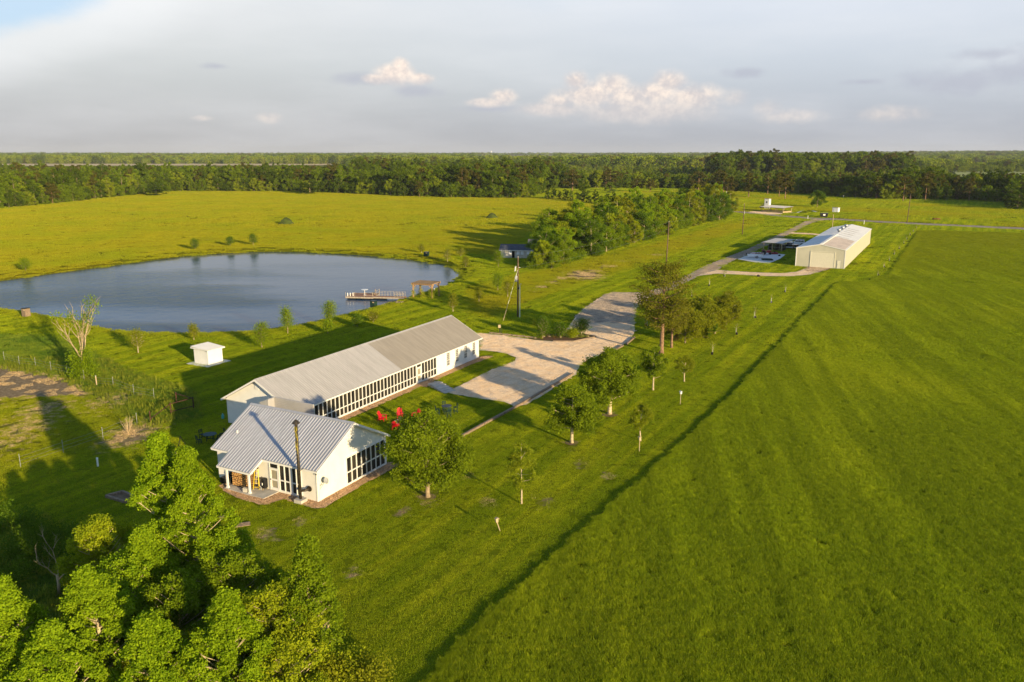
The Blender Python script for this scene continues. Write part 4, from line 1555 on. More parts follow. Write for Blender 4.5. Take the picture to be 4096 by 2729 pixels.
fire = G(1604, 1692)
def face_to(p, q_):
    return math.atan2(q_.y - p.y, q_.x - p.x)
for (px, py), lab in (((1532, 1682), 'red slatted lawn chair nearest the lodge screens, side on to the fire ring'),
                      ((1548, 1697), 'red slatted lawn chair overlapping the one nearest the lodge screens'),
                      ((1600, 1671), 'red slatted lawn chair at the back of the ring, facing us'),
                      ((1662, 1674), 'red slatted lawn chair on the side towards the green bar table'),
                      ((1584, 1714), 'red slatted lawn chair with its back to the cottage'),
                      ((1672, 1700), 'red slatted lawn chair mostly hidden behind the tree by the cottage')):
    p = G(px, py)
    if lab.startswith('red slatted lawn chair overlapping'):
        continue
    adirondack(lab, p, face_to(p, fire))
fp = thing('fire_pit', 'round stone fire pit full of charred logs between the red chairs', 'fire pit', fire)
for i in range(11):
    a = i * 2 * math.pi / 11
    MB().rock((.68 * math.cos(a), .68 * math.sin(a), .12), (.21, .16, .22), i).build('rim_stone', M['stone'], fp)
b = MB()
for i in range(6):
    a = i * 1.1
    b.tube([(.5 * math.cos(a), .5 * math.sin(a), .1), (-.3 * math.cos(a + .4), -.3 * math.sin(a + .4), .28)], .06, 6)
b.build('burnt_log', M['char'], fp)


def tripod(label, loc, h, rad):
    t = thing('cooking_tripod', label, 'tripod', loc, .4)
    for i in range(3):
        a = i * 2.094
        MB().tube([(rad * math.cos(a), rad * math.sin(a), 0), (0, 0, h)], .022, 6).build('leg', M['black'], t)
    b = MB().tube([(0, 0, h), (0, 0, .75)], .012, 5)
    b.lathe((0, 0, .62), [(.3, 0), (.3, .02), (.02, .05)], 12)
    b.build('grate', M['black'], t)
    return t


tripod('thin black cooking tripod over the fire pit between red chairs', fire, 1.9, .85)


def slat_chair(label, loc, face, group, bar=False, col='green'):
    t = thing('bar_stool' if bar else 'patio_chair', label, 'stool' if bar else 'chair', loc, face, group)
    h, top = (.74, 1.22) if bar else (.44, .95)
    b = MB()
    for i in range(4):
        b.box((-.16 + i * .11, 0, h), (.095, .44, .03))
    b.build('seat', M[col], t)
    b = MB()
    for y in (-.21, .21):
        b.beam((-.2, y, h - .05), (-.27, y, top), .04, .05)
    for i in range(3):
        z = top - .04 - i * .13
        b.box((-.27 + (top - z) * .12, 0, z), (.03, .40, .08))
    b.build('backrest', M[col], t)
    for x in (-.2, .2):
        for y in (-.2, .2):
            MB().box((x, y, h / 2 - .01), (.05, .045, h - .02)).build('leg', M[col], t)
    b = MB()
    z = h * .35
    for y in (-.2, .2):
        b.box((0, y, z), (.35, .03, .05))
    b.box((.2, 0, z + .06), (.03, .35, .05))
    b.build('stretcher', M[col], t)
    return t


def table(name, label, loc, rz, h, r, top, sides):
    t = thing(name, label, 'table', loc, rz)
    MB().lathe((0, 0, h - .04), [(r, 0), (r, .04)], sides).build('tabletop', M[top], t)
    for x in (-1, 1):
        for y in (-1, 1):
            MB().box((x * r * .45, y * r * .45, (h - .04) / 2), (.07, .07, h - .04)).build('leg', M['green'], t)
    MB().box((0, 0, h * .3), (r * .9, .05, .07)).box((0, 0, h * .3 + .08), (.05, r * .9, .07)).build('stretcher', M['green'], t)
    return t


tb = G(1787, 1657)
table('bar_table', 'tall bar table with a slate octagonal top on the lawn below the steps', tb, .3, 1.05, .62, 'slateblue', 8)
for dx, dy, lab in ((-.35, 1.05, 'dark green bar stool behind the tall table, lodge side'), (1.0, .45, 'dark green bar stool at the gravel end of the tall table'),
                    (-1.05, -.35, 'dark green bar stool nearest the red chairs'), (.35, -1.1, 'dark green bar stool in front of the tall table')):
    slat_chair(lab, tb + Vector((dx, dy, 0)), math.atan2(-dy, -dx), 'stools round the bar table', True)
tb = G(842, 1762)
table('patio_table', 'octagonal teal patio table in the shade left of the cottage', tb, .2, .74, .72, 'teal', 8)
for dx, dy, lab in ((-1.15, .75, 'dark green patio chair behind the teal table, away from the cottage'), (.95, 1.0, 'dark green patio chair tucked close to the lodge corner'),
                    (-.85, -.95, 'dark green patio chair nearest the stone campfire'), (1.05, -.7, 'dark green patio chair against the cottage end wall')):
    slat_chair(lab, tb + Vector((dx, dy, 0)), math.atan2(-dy, -dx), 'chairs round the teal table')
cf = G(728, 1822)
t = thing('campfire', 'ring of rough stones with ashes on the shaded lawn left of the cottage', 'campfire', cf)
for i in range(10):
    a = i * .628
    MB().rock((.85 * math.cos(a), .7 * math.sin(a), .1), (.24, .2, .2), i + 30).build('rim_stone', M['stone'], t)
MB().lathe((0, 0, .02), [(.6, 0), (.35, .12), (.05, .16)], 12).build('ashes', M['char'], t)
tripod('thin black cooking tripod over the campfire left of the cottage', cf, 2.1, .9)
pv = tag(MB().lathe((0, 0, 0), [(.085, 0), (.085, .75), (.10, .76), (.10, .9), (.02, .93)], 12).build('vent_pipe', M['pvc']), 'short white plastic pipe standing in the shaded grass', 'pipe')
pv.location = G(392, 1866)

# old timber bed frame and loose boards on the lower lawn
bedt = thing('timber_bed', 'empty raised bed of dark railway timbers below the campfire', 'raised bed', G(500, 1995))
cs = [G(425, 1990) - G(500, 1995), G(499, 2012) - G(500, 1995), G(560, 2000) - G(500, 1995), G(489, 1972) - G(500, 1995)]
for i in range(4):
    a, b_ = cs[i].copy(), cs[(i + 1) % 4].copy()
    a.z = b_.z = .12
    MB().beam(a, b_, .22, .24).build('timber', M['wood'], bedt)
b = MB()
b.add([(p.x * .9, p.y * .9, .05) for p in cs], [(0, 1, 2, 3)])
b.build('soil', M['dirt'], bedt)
for (px, py), rz, l, lab in (((880, 2068), .5, .9, 'short grey plank lying in the grass behind the sweetgum crowns'), ((968, 2102), .35, 1.3, 'longer weathered plank on the lawn in front of the cottage')):
    b = MB()
    for k in range(3):
        b.box((0, -.2 + k * .2, .05 + .02 * k), (l, .17, .08))
    o = tag(b.build('timber_plank', M['wood']), lab, 'plank', 'planks on the lower lawn')
    o.location = G(px, py)
    o.rotation_euler = (0, 0, rz)

# ------------------------------------------------------------------ landscape timbers, rocks, bed by the yard
tl = [(1847, 1749), (1935, 1700), (2015, 1657), (2090, 1616), (2165, 1572), (2215, 1543), (2258, 1519), (2292, 1497)]
names = ['reddish timber curb at the corner of the chair lawn', 'timber curb between chair lawn and tree lawn', 'timber curb just below the gravel yard corner', 'timber curb at the near corner of the gravel yard',
         'pale weathered timber curb along the gravel yard', 'timber curb beside the gravel yard by the leaning trunk', 'last timber curb before the big oak crown']
for i in range(len(tl) - 1):
    a, b_ = G(*tl[i]), G(*tl[i + 1])
    d = (b_ - a)
    m_ = MB()
    m_.beam(a + d * .01 + Vector((0, 0, .13)), b_ - d * .02 + Vector((0, 0, .13)), .24, .26)
    tag(m_.build('landscape_timber', M['wood']), names[i], 'timber', 'timbers edging the yard')
for (a, b_), lab in ((((2452, 1408), (2492, 1385)), 'loose timber at the edge of the drive by the pine'), (((2505, 1380), (2538, 1352)), 'loose timber end lying at the lot corner')):
    m_ = MB()
    m_.beam(G(*a) + Vector((0, 0, .12)), G(*b_) + Vector((0, 0, .12)), .25, .24)
    tag(m_.build('landscape_timber', M['wood']), lab, 'timber', 'timbers edging the yard')
plant_bed = poly([(2120, 1352), (2160, 1338), (2230, 1338), (2290, 1335), (2340, 1338), (2384, 1344), (2340, 1356), (2289, 1363), (2212, 1364), (2136, 1359)])
sheet('flower_bed', rough_edge(plant_bed, .15, .6, 15), .035, M['mulch'], 'mulched flower bed at the tip between road and yard', world=True)
m_ = MB()
for a, b_ in (((2212, 1367), (2292, 1367)), ((2292, 1367), (2384, 1349))):
    m_.beam(G(*a) + Vector((0, 0, .09)), G(*b_) + Vector((0, 0, .09)), .18, .18)
tag(m_.build('bed_edging', M['wood']), 'pale timber edging along the tip of the flower bed', 'edging')
for i in range(30):
    t_ = i / 29
    p = G(1960 + 180 * t_, 1334 + 20 * t_ + random.uniform(-.6, .6))
    o = tag(MB().rock((0, 0, .1), (random.uniform(.16, .3), random.uniform(.14, .22), random.uniform(.22, .34)), 70 + i).build('edging_rock', M['stone']), 'brown field stone edging the yard behind the lodge', 'rock', 'rocks edging the yard')
    o.location = p
for i in range(9):
    p = G(2175 + i * 22, 1349 + random.uniform(-3, 3))
    o = tag(MB().rock((0, 0, .1), (.25, .2, .3), 120 + i).build('bed_rock', M['stone']), 'tan stone lying among the shrubs of the flower bed', 'rock', 'stones in the flower bed')
    o.location = p
mp = thing('meter_post', 'short meter post with a pale box and coiled black hose by the yard edge', 'post', G(1998, 1334))
MB().box((0, 0, .55), (.12, .12, 1.1)).build('post', M['black'], mp)
MB().box((0, -.03, 1.25), (.42, .25, .5)).build('meter_box', M['post'], mp)
MB().tube([(.3 + .12 * math.cos(t * .8), -.05, .5 + .35 * math.sin(t * .8)) for t in range(17)], .05, 6).build('hose', M['rubber'], mp)


# ------------------------------------------------------------------ poles, birdhouses, fence
def upole(label, px, py, top, lean=0, extra=None):
    h = height_of(px, py, top)
    t = thing('utility_pole', label, 'utility pole', G(px, py), .5)
    MB().tube([(0, 0, -.1), (lean * .5, 0, h / 2), (lean, 0, h)], [.17, .15, .115], 10).build('pole', M['pole'], t, True)
    MB().tube([(lean, 0, h), (lean, 0, h + .22)], .035, 6).build('insulator', M['pvc'], t)
    return t, h


p1, h1 = upole('utility pole with a grey transformer can between pond and yard', 2071, 1268, 1030, .05)
MB().lathe((-.36, -.05, h1 * .60), [(.2, 0), (.24, .05), (.24, .95), (.2, 1.05), (.06, 1.12), (.06, 1.3)], 14).build('transformer', M['steel'], p1)
MB().box((.05, -.2, h1 * .49), (.5, .2, .3)).build('junction_box', M['black'], p1)
MB().tube([(-.45, 0, h1 * .78), (-.4, 0, h1 * .86)], .05, 6).tube([(-.62, 0, h1 * .77), (-.57, 0, h1 * .85)], .05, 6).build('cutout_fuse', M['pvc'], p1)
MB().tube([(0, -.1, h1 * .85), (-.35, -.06, h1 * .72)], .02, 5).build('jumper_wire', M['tar'], p1)
MB().beam((0, 0, h1 * .83), (.55, 0, h1 * .83), .05, .05).build('bracket', M['pvc'], p1)
cd_ = thing('conduit', 'tall white service conduit standing beside the transformer pole', 'conduit', G(2079, 1270))
MB().tube([(0, 0, 0), (0, 0, h1 * .55)], .06, 8).build('pipe', M['pvc'], cd_)
MB().tube([(0, 0, h1 * .55), (.05, 0, h1 * .56 + .1), (.3, 0, h1 * .56)], .05, 8).build('weather_head', M['steel'], cd_)
gw = thing('guy_wire', 'slanting guy wire with a pale yellow guard in front of the transformer pole', 'guy wire', G(2013, 1283))
dv = (p1.location - gw.location)
MB().tube([(0, 0, 0), tuple(dv * .30 + Vector((0, 0, h1 * .24)))], .05, 6).build('guard', M['post'], gw)
MB().tube([tuple(dv * .3 + Vector((0, 0, h1 * .24))), tuple(dv + Vector((0, 0, h1 * .8)))], .014, 5).build('wire', M['steel'], gw)
p2, h2 = upole('bare brown utility pole behind the tall pine', 2664, 1072, 888, .35)
p3_, h3 = upole('utility pole with a small transformer on the far lawn beyond the road', 2969, 939, 817, .15)
MB().lathe((.35, 0, h3 * .68), [(.2, 0), (.22, .9), (.1, 1.1)], 10).build('transformer', M['steel'], p3_)
p4, h4 = upole('distant utility pole with a white can beside the far pines', 2906, 798, 749)
MB().lathe((-.4, 0, h4 * .5), [(.25, 0), (.25, .9), (.1, 1.1)], 10).build('transformer', M['pvc'], p4)
p5, h5 = upole('lone utility pole at the side of the far lane on the right', 3628, 891, 778, .5)
MB().box((.5, 0, h5 * .9), (1.2, .1, .12)).build('crossarm', M['pole'], p5)
p6 = thing('lamp_post', 'thin yellowish post standing behind the barn roof', 'post', G(3329, 914))
MB().tube([(0, 0, 0), (0, 0, height_of(3329, 914, 858))], .12, 8).build('pole', M['post'], p6)


def wire(label, a, b_, sag):
    pts = []
    for i in range(13):
        t_ = i / 12
        p = a.lerp(b_, t_)
        p.z -= sag * 4 * t_ * (1 - t_)
        pts.append(p)
    tag(MB().tube(pts, .006, 4).build('power_line', M['steel']), label, 'wire', 'overhead wires')


wire('topmost overhead wire from the transformer pole towards the pole behind the pine', p1.location + Vector((.05, 0, h1)), p2.location + Vector((.3, 0, h2)), 1.0)
wire('lower overhead wire from the transformer pole bracket towards the pole behind the pine', p1.location + Vector((.5, .1, h1 * .83)), p2.location + Vector((.3, 0, h2 * .85)), 1.0)
wire('overhead wire from the pole behind the pine to the far lawn pole', p2.location + Vector((.3, 0, h2)), p3_.location + Vector((.1, 0, h3)), 1.0)

for (px, py, top), lab in (((2721, 1617, 1566), 'white birdhouse on a post beside the small vase shaped tree'), ((2557, 1806, 1748), 'birdhouse on a thin post in front of the crooked lawn tree'), ((2000, 2124, 2071), 'birdhouse on a leaning post in the near lawn')):
    h = height_of(px, py, top)
    t = thing('birdhouse', lab, 'birdhouse', G(px, py), .4, 'birdhouses on the lawn')
    ln = -.28 if 'leaning' in lab else 0
    MB().tube([(0, 0, 0), (ln, 0, h - .3)], .035, 6).build('post', M['post'], t)
    b = MB()
    b.box((ln, 0, h - .17), (.20, .22, .30))
    b.beam((ln - .17, 0, h - .04), (ln + .03, 0, h + .06), .3, .025)
    b.beam((ln + .17, 0, h - .04), (ln - .03, 0, h + .06), .3, .025)
    b.build('box', M['post'] if 'white' not in lab else M['white'], t)

fence_pts = [((18, 1443), (78, 1461), (143, 1468), (205, 1484), (269, 1497), (337, 1519), (387, 1543), (454, 1548), (536, 1579), (617, 1596)),
             ((83, 1870), (254, 1811), (413, 1758), (549, 1698))]
labs = [['metal fence post nearest the frame edge by the ploughed soil', 'metal fence post behind the ploughed soil', 'short fence post in the tall weeds behind the soil', 'fence post sunk in weeds left of the bleached tree', 'fence post just left of the bleached tree', 'fence post at the foot of the bleached tree',
         'thick wooden fence post right of the bleached tree', 'thin fence post in the weeds between bleached tree and gate', 'tall pale fence post above the dry weeds', 'last metal post before the rusty corner rails'],
        ['lowest metal fence post of the near pasture fence', 'metal fence post in the shaded pasture edge', 'sunlit metal fence post in the near pasture fence', 'metal fence post by the dry twiggy shrub']]
for row, lb in zip(fence_pts, labs):
    for (px, py), lab in zip(row, lb):
        t = thing('fence_post', lab, 'post', P3(px, py), 0, 'posts of the pasture fence')
        w = .07 if 'wooden' in lab else .022
        b = MB().tube([(0, 0, 0), (0, 0, 1.28)], w, 6)
        b.build('post', M['post'] if w > .05 else M['grey'], t)
        MB().tube([(0, 0, 1.28), (0, 0, 1.38)], w + .006, 6).build('post_cap', M['steel'], t)
for row, lab in zip(fence_pts, ('fence wires running behind the ploughed soil', 'fence wires running along the near pasture edge')):
    b = MB()
    for z in (.35, .7, 1.1):
        for i in range(len(row) - 1):
            a, c_ = P3(*row[i]), P3(*row[i + 1])
            b.tube([a + Vector((0, 0, z)), c_ + Vector((0, 0, z))], .006, 4)
    tag(b.build('fence_wire', M['steel']), lab, 'wire', 'pasture fence wires')
rr = thing('rail_corner', 'rusty pipe rail corner of the pasture fence with four posts', 'fence', G(685, 1658))
rp_ = [G(603, 1693), G(685, 1658), G(775, 1635), G(707, 1615)]
for p in rp_:
    d = p - G(685, 1658)
    MB().tube([(d.x, d.y, 0), (d.x, d.y, 1.45)], .075, 8).build('post', M['rust'], rr)
for (i, za), (j, zb) in (((0, .5), (1, 1.3)), ((1, 1.3), (2, 1.35)), ((1, .35), (2, .35)), ((2, 1.3), (3, 1.3))):
    a, c_ = rp_[i] - G(685, 1658), rp_[j] - G(685, 1658)
    MB().tube([(a.x, a.y, za), (c_.x, c_.y, zb)], .05, 8).build('rail', M['rust'], rr)

# ------------------------------------------------------------------ pond things
for (px, py, top, w), lab in (((1706, 1027, 1008, 1.55), 'dark box feeder on the far bank of the pond'), ((1495, 1229, 1203, 1.35), 'dark box feeder on the near bank beside the dock'), ((106, 1266, 1236, 1.35), 'brown box feeder on the left near bank of the pond')):
    p = P3(px, py)
    h = (py - top) / FOC * math.hypot(p.x, p.y) * 1.02
    t = thing('fish_feeder', lab, 'feeder', p, -.45, 'feeders round the pond')
    b = MB().box((0, 0, h * .48), (w * .8, w * .75, h * .9))
    b.build('box', M['wood'] if 'brown' in lab else M['green'], t)
    MB().prism([(-w * .44, h * .93), (w * .44, h * .93), (w * .36, h), (-w * .36, h)], 'y', -w * .42, w * .42).build('lid', M['black'], t)
    MB().box((w * .2, -w * .39, h * .8), (w * .3, .05, h * .14)).build('label_plate', M['post'], t)

# dock: platform on floats and a gangway to the bank
dk0 = G(1395, 1181, WATER_Z + .55)
dkE = G(1626, 1186, WATER_Z + .55)
da = math.atan2((dkE - dk0).y, (dkE - dk0).x)
dock = thing('dock', 'floating dock with reddish brown boards, black floats and a railed gangway', 'dock', (dk0.x, dk0.y, WATER_Z), da)
gl = (dkE - dk0).length
pl_ = 6.0
MB().box((pl_ / 2, .5, .48), (pl_, 5.0, .10)).build('platform_deck', M['deck'], dock)
b = MB()
b.box((pl_ / 2, -2.04, .42), (pl_ + .1, .06, .3)).box((pl_ / 2, 3.04, .42), (pl_ + .1, .06, .3)).box((-.04, .5, .42), (.06, 5.0, .3)).box((pl_ + .04, .5, .42), (.06, 5.0, .3))
b.build('platform_rim', M['old_white'], dock)
MB().box(((pl_ + gl) / 2 + .05, -.9, .50), (gl - pl_ - .1, 1.6, .10)).build('gangway_deck', M['deck'], dock)
MB().box(((pl_ + gl) / 2, -1.74, .44), (gl - pl_, .06, .26)).box(((pl_ + gl) / 2, -.06, .44), (gl - pl_, .06, .26)).build('gangway_rim', M['old_white'], dock)
for x, y, l in ((1.2, -1.2, 1.8), (4.6, -1.2, 2.2), (1.2, 2.0, 1.8), (4.6, 2.0, 2.2), (pl_ + 1.4, -.9, 2.4), (pl_ + 8.0, -.9, 1.9), (pl_ + 10.3, -.9, 2.3)):
    MB().box((x, y, .05), (l, 1.4, .55)).build('float', M['black'], dock)
b = MB()
n_ = 10
for i in range(n_ + 1):
    x = pl_ + .2 + (gl - pl_ - .4) * i / n_
    b.box((x, -.12, 1.05), (.05, .05, 1.1))
    if i > 6:
        b.box((x, -1.68, 1.05), (.05, .05, 1.1))
for z in (.85, 1.22, 1.58):
    b.box(((pl_ + gl) / 2, -.12, z), (gl - pl_ - .4, .04, .04))
    b.box((gl - (gl - pl_) * .17, -1.68, z), ((gl - pl_) * .33, .04, .05))
for x in (.0, 2.0, 4.1):
    b.box((x, -2.0, 1.0), (.07, .07, 1.1))
for y in (-2, 3):
    b.box((pl_, y, 1.0), (.06, .06, 1.1))
for z in (.9, 1.5):
    b.box((pl_ - .02, 1.6, z), (.04, 2.8, .05))
    b.box((5.2, -2.0, z), (1.8, .04, .05))
b.build('railing', M['old_white'], dock)
for x in (.25, .75, 1.3):
    MB().lathe((x, -1.55 + x * .4, .55), [(.09, 0), (.09, .7), (.03, .78)], 10).build('bollard', M['pvc'], dock)
q = Matrix.Rotation(da, 3, 'Z')
dz = lambda x, y, z: Vector((dk0.x, dk0.y, WATER_Z + z)) + q @ Vector((x, y, 0))
t = thing('dock_table', 'round white pedestal table standing on the dock', 'table', dz(3.4, .6, .53), da)
MB().lathe((0, 0, 0), [(.35, 0), (.35, .04), (.06, .06), (.05, 1.2)], 12).build('pedestal', M['trim'], t)
MB().lathe((0, 0, 1.2), [(.75, 0), (.75, .05)], 16).build('tabletop', M['pvc'], t)
t = thing('dock_bench', 'white slatted bench facing out over the water on the dock', 'bench', dz(5.2, 1.2, .53), da + R(200))
for i in range(4):
    pass
b = MB()
for i in range(4):
    b.box((-.2 + i * .14, 0, .45), (.12, 1.3, .03))
b.build('seat', M['post'], t)
b = MB()
for i in range(7):
    b.beam((-.28, -.55 + i * .18, .42), (-.45, -.55 + i * .18, 1.15), .08, .025)
b.build('backrest', M['post'], t)
for x in (-.25, .25):
    for y in (-.6, .6):
        MB().box((x, y, .22), (.06, .06, .44)).build('leg', M['post'], t)

# pergola
po = P3(1737, 1189)
pe = [P3(1669, 1183), P3(1707, 1190), P3(1744, 1183)]
pg = thing('pergola', 'timber pergola with vines on its posts at the foot of the dock', 'pergola', P3(1705, 1186), R(-20))
for i, (x, y) in enumerate(((-2.2, -1.7), (2.2, -1.7), (-2.2, 1.7), (2.2, 1.7))):
    MB().box((x, y, 1.35), (.22, .22, 2.7)).build('post', M['pergola'], pg)
    b = MB()
    for s in (1,):
        b.beam((x, y, 2.0), (x - math.copysign(.7, x), y, 2.62), .1, .12)
        b.beam((x, y, 2.0), (x, y - math.copysign(.7, y), 2.62), .1, .12)
    b.build('brace', M['pergola'], pg)
for y in (-1.7, 1.7):
    MB().box((0, y, 2.80), (5.2, .12, .22)).build('beam', M['pergola'], pg)
b = MB()
for i in range(12):
    b.box((-2.4 + i * .436, 0, 2.98), (.09, 4.4, .14))
b.build('rafter', M['pergola'], pg)
b = MB()
for i in range(9):
    b.box((0, -2.0 + i * .5, 3.08), (5.1, .16, .04))
b.build('roof_slat', M['wood'], pg)
PERGOLA = pg
bd = MB().lathe((0, 0, .35), [(.05, 0), (.16, .1), (.12, .25), (.03, .3)], 8)
bd.tube([(0, 0, 0), (0, 0, .4)], .03, 5)
o = tag(bd.build('bird_decoy', M['pvc']), 'small white decoy bird on the bank behind the pergola', 'decoy')
o.location = P3(1737, 1165)
fr = P3(1598, 1210)
t = thing('bank_campfire', 'small ring of burnt sticks on the bank beside the dock', 'campfire', fr)
for i in range(8):
    MB().rock((.7 * math.cos(i * .785), .7 * math.sin(i * .785), .06), (.25, .2, .16), 200 + i).build('rim_stone', M['stone'], t)
MB().lathe((0, 0, .02), [(.5, 0), (.2, .12)], 9).build('ashes', M['char'], t)

# mounds in the big field
for (px, py, wp), lab in (((1146, 897, 66), 'grassy green heap alone in the middle of the left field'), ((1968, 873, 52), 'grassy green heap near the hedgerow shadow')):
    p = G(px, py)
    w = wp / FOC * p.y
    b = MB()
    n = 16
    q_ = random.Random(px)
    for r_, z_ in ((.5, -.02), (.40, .12), (.30, .24), (.2, .35), (.10, .42), (.02, .45)):
        for k in range(n):
            f_ = q_.uniform(.88, 1.12)
            b.v.append((w * r_ * f_ * math.cos(k * 2 * math.pi / n), w * r_ * f_ * math.sin(k * 2 * math.pi / n), w * z_ * q_.uniform(.93, 1.05) * .9))
    b.f = [(i * n + k, i * n + (k + 1) % n, (i + 1) * n + (k + 1) % n, (i + 1) * n + k) for i in range(5) for k in range(n)]
    b.m = [0] * len(b.f)
    o = tag(b.build('grass_mound', M['mound'], None, True), lab, 'mound')
    o.location = p

# ------------------------------------------------------------------ vehicles and yard clutter by the barn
def wheels(t, xs, w, r=.34):
    for x in xs:
        for y in (-w, w):
            o = MB().tube([(x, y - .11, r), (x, y + .11, r)], r, 14).build('wheel', M['rubber'], t)
            MB().tube([(x, y - .12, r), (x, y + .12, r)], r * .55, 10).build('rim', M['steel'], o)


def car(label, name, cat, loc, rz, mat, kind):
    t = thing(name, label, cat, loc, rz)
    L, W = 4.8, .92
    b = MB()
    if kind == 'suv':
        side = [(-2.35, .38), (2.35, .38), (2.4, .85), (2.25, 1.02), (1.15, 1.08), (-2.3, 1.08), (-2.4, .9)]
        cab = [(-2.28, 1.08), (1.05, 1.08), (.55, 1.78), (-2.15, 1.80)]
    else:
        side = [(-2.7, .45), (2.55, .45), (2.6, .95), (2.45, 1.1), (1.25, 1.15), (-2.7, 1.12)]
        cab = [(-.75, 1.14), (1.15, 1.14), (.55, 1.86), (-.6, 1.86)]
    b.prism(side, 'y', -W, W)
    b.build('body', M[mat], t)
    b = MB()
    n = len(cab)
    b.add([(x, -W * (.98 if z < 1.3 else .82), z) for x, z in cab] + [(x, W * (.98 if z < 1.3 else .82), z) for x, z in cab],
          [tuple(range(n))[::-1], tuple(range(n, 2 * n))] + [(i, (i + 1) % n, n + (i + 1) % n, n + i) for i in range(n)])
    b.build('cabin', M[mat], t)
    x0, x1 = (cab[0][0] + .2, cab[1][0] - .1)
    for s in (-1, 1):
        for k in range(3 if kind == 'suv' else 2):
            n_ = 3 if kind == 'suv' else 2
            a = x0 + (x1 - x0 - .3) * k / n_ + .05
            c_ = x0 + (x1 - x0 - .3) * (k + 1) / n_
            b = MB()
            b.add([(a, s * (W * .965), 1.2), (c_, s * (W * .965), 1.2), (c_ - .06, s * (W * .865), 1.68), (a + .03, s * (W * .865), 1.68)], [(0, 1, 2, 3)])
            b.v = [(x, y + s * .02, z) for x, y, z in b.v]
            b.build('side_window', M['glass'], t)
    f0, f1 = Vector((cab[1][0], 0, cab[1][1])), Vector((cab[2][0], 0, cab[2][1]))
    a, c_ = f0.lerp(f1, .15), f0.lerp(f1, .92)
    MB().add([(a.x + .03, -W * .86, a.z + .02), (a.x + .03, W * .86, a.z + .02), (c_.x + .03, W * .76, c_.z + .02), (c_.x + .03, -W * .76, c_.z + .02)], [(0, 1, 2, 3)]).build('windscreen', M['glass'], t)
    for y in (-.65, .65):
        MB().box((side[2][0] - .01, y, .82), (.06, .3, .16)).build('headlight', M['pvc'], t)
        MB().box((side[0][0] - .02, y * 1.2, .9), (.06, .14, .25)).build('tail_light', M['carred'], t)
    for x in (side[0][0] - .06, side[1][0] + .06):
        MB().box((x, 0, .5), (.14, 1.75, .18)).build('bumper', M['black'], t)
    wheels(t, (-1.45, 1.5), W - .06, .38)
    if kind == 'suv':
        b = MB()
        for x in (-1.6, -.4):
            b.box((x, 0, 1.88), (.06, 1.5, .06))
        b.box((-1.0, 0, 1.96), (2.1, 1.4, .1))
        b.build('roof_rack', M['black'], t)
        b = MB().tube([(-2.42, 0, 1.0), (-2.62, 0, 1.0)], .36, 14)
        b.build('spare_wheel', M['rubber'], t)
    return t


fc = bt + R(0)
car('white boxy sport utility vehicle parked beyond the carport', 'parked_suv', 'car', G(3188, 981), R(160), 'carwhite', 'suv')
car('black pickup truck parked beside the carport in the barn shade', 'parked_pickup', 'pickup truck', G(3157, 992), R(165), 'carblack', 'pickup')
t = thing('utility_trailer', 'silver utility trailer with low sides on the concrete pad', 'trailer', G(3020, 1032), R(-8))
b = MB()
b.box((0, 0, .55), (4.4, 1.9, .06))
for y in (-.95, .95):
    b.box((0, y, .78), (4.4, .05, .42))
b.box((-2.2, 0, .78), (.05, 1.9, .42))
b.build('bed', M['carwhite'], t)
b = MB()
b.box((2.25, 0, 1.05), (.06, 1.9, 1.0))
b.build('ramp_gate', M['concrete'], t)
b = MB()
b.beam((-2.2, -.5, .5), (-3.5, 0, .5), .08, .1).beam((-2.2, .5, .5), (-3.5, 0, .5), .08, .1)
b.tube([(-3.3, 0, .1), (-3.3, 0, 1.0)], .04, 6)
b.build('tongue', M['steel'], t)
wheels(t, (.4,), .98, .36)
MB().box((-2.5, .3, 1.1), (.3, .3, .5)).build('winch_box', M['black'], t)
t = thing('tractor_mower', 'red tractor with a mower deck parked behind the silver trailer', 'tractor', G(3062, 1018), R(-10))
b = MB()
b.prism([(-1.0, .55), (1.6, .55), (1.6, 1.0), (1.45, 1.25), (.4, 1.3), (.2, .95), (-1.0, .95)], 'y', -.45, .45)
b.build('body', M['carred'], t)
MB().prism([(-.75, .95), (-.15, .95), (-.25, 1.1), (-.6, 1.1), (-.7, 1.55), (-.85, 1.55)], 'y', -.28, .28).build('seat', M['rubber'], t)
MB().tube([(.25, 0, 1.1), (.05, 0, 1.45)], .03, 6).build('steering_column', M['black'], t)
for y in (-.75, .75):
    MB().tube([(-.55, y - .18, .62), (-.55, y + .18, .62)], .62, 16).build('rear_wheel', M['rubber'], t)
    MB().tube([(1.25, y * .8 - .1, .38), (1.25, y * .8 + .1, .38)], .38, 14).build('front_wheel', M['rubber'], t)
    MB().box((-.55, y * .95, 1.28), (1.0, .4, .06)).build('fender', M['carred'], t)
t = thing('rotary_cutter', 'low red rotary cutter lying behind the tractor', 'mower deck', G(3098, 1017), R(-10))
MB().prism([(-1.0, .2), (1.0, .2), (.9, .55), (-.9, .55)], 'y', -.85, .85).build('deck', M['carred'], t)
MB().box((0, 0, .7), (.5, .4, .3)).build('gearbox', M['black'], t)
MB().beam((-1.0, 0, .5), (-1.9, 0, .75), .1, .12).build('hitch', M['black'], t)
t = thing('boat_trailer', 'dark red flat trailer with black fenders on the road side of the pad', 'trailer', G(3030, 1020), R(-10))
MB().box((0, 0, .5), (3.6, 1.7, .1)).build('bed', M['carred'], t)
MB().beam((-1.8, 0, .5), (-3.1, 0, .5), .1, .1).build('tongue', M['black'], t)
wheels(t, (-.3, .5), .9, .32)
t = thing('tarp_pile', 'heap of folded grey green tarpaulin on the near edge of the pad', 'tarpaulin', G(3068, 1042), R(-12))
b = MB()
b.rock((0, 0, .25), (1.9, .8, .6), 300)
b.build('heap', M['green'], t)
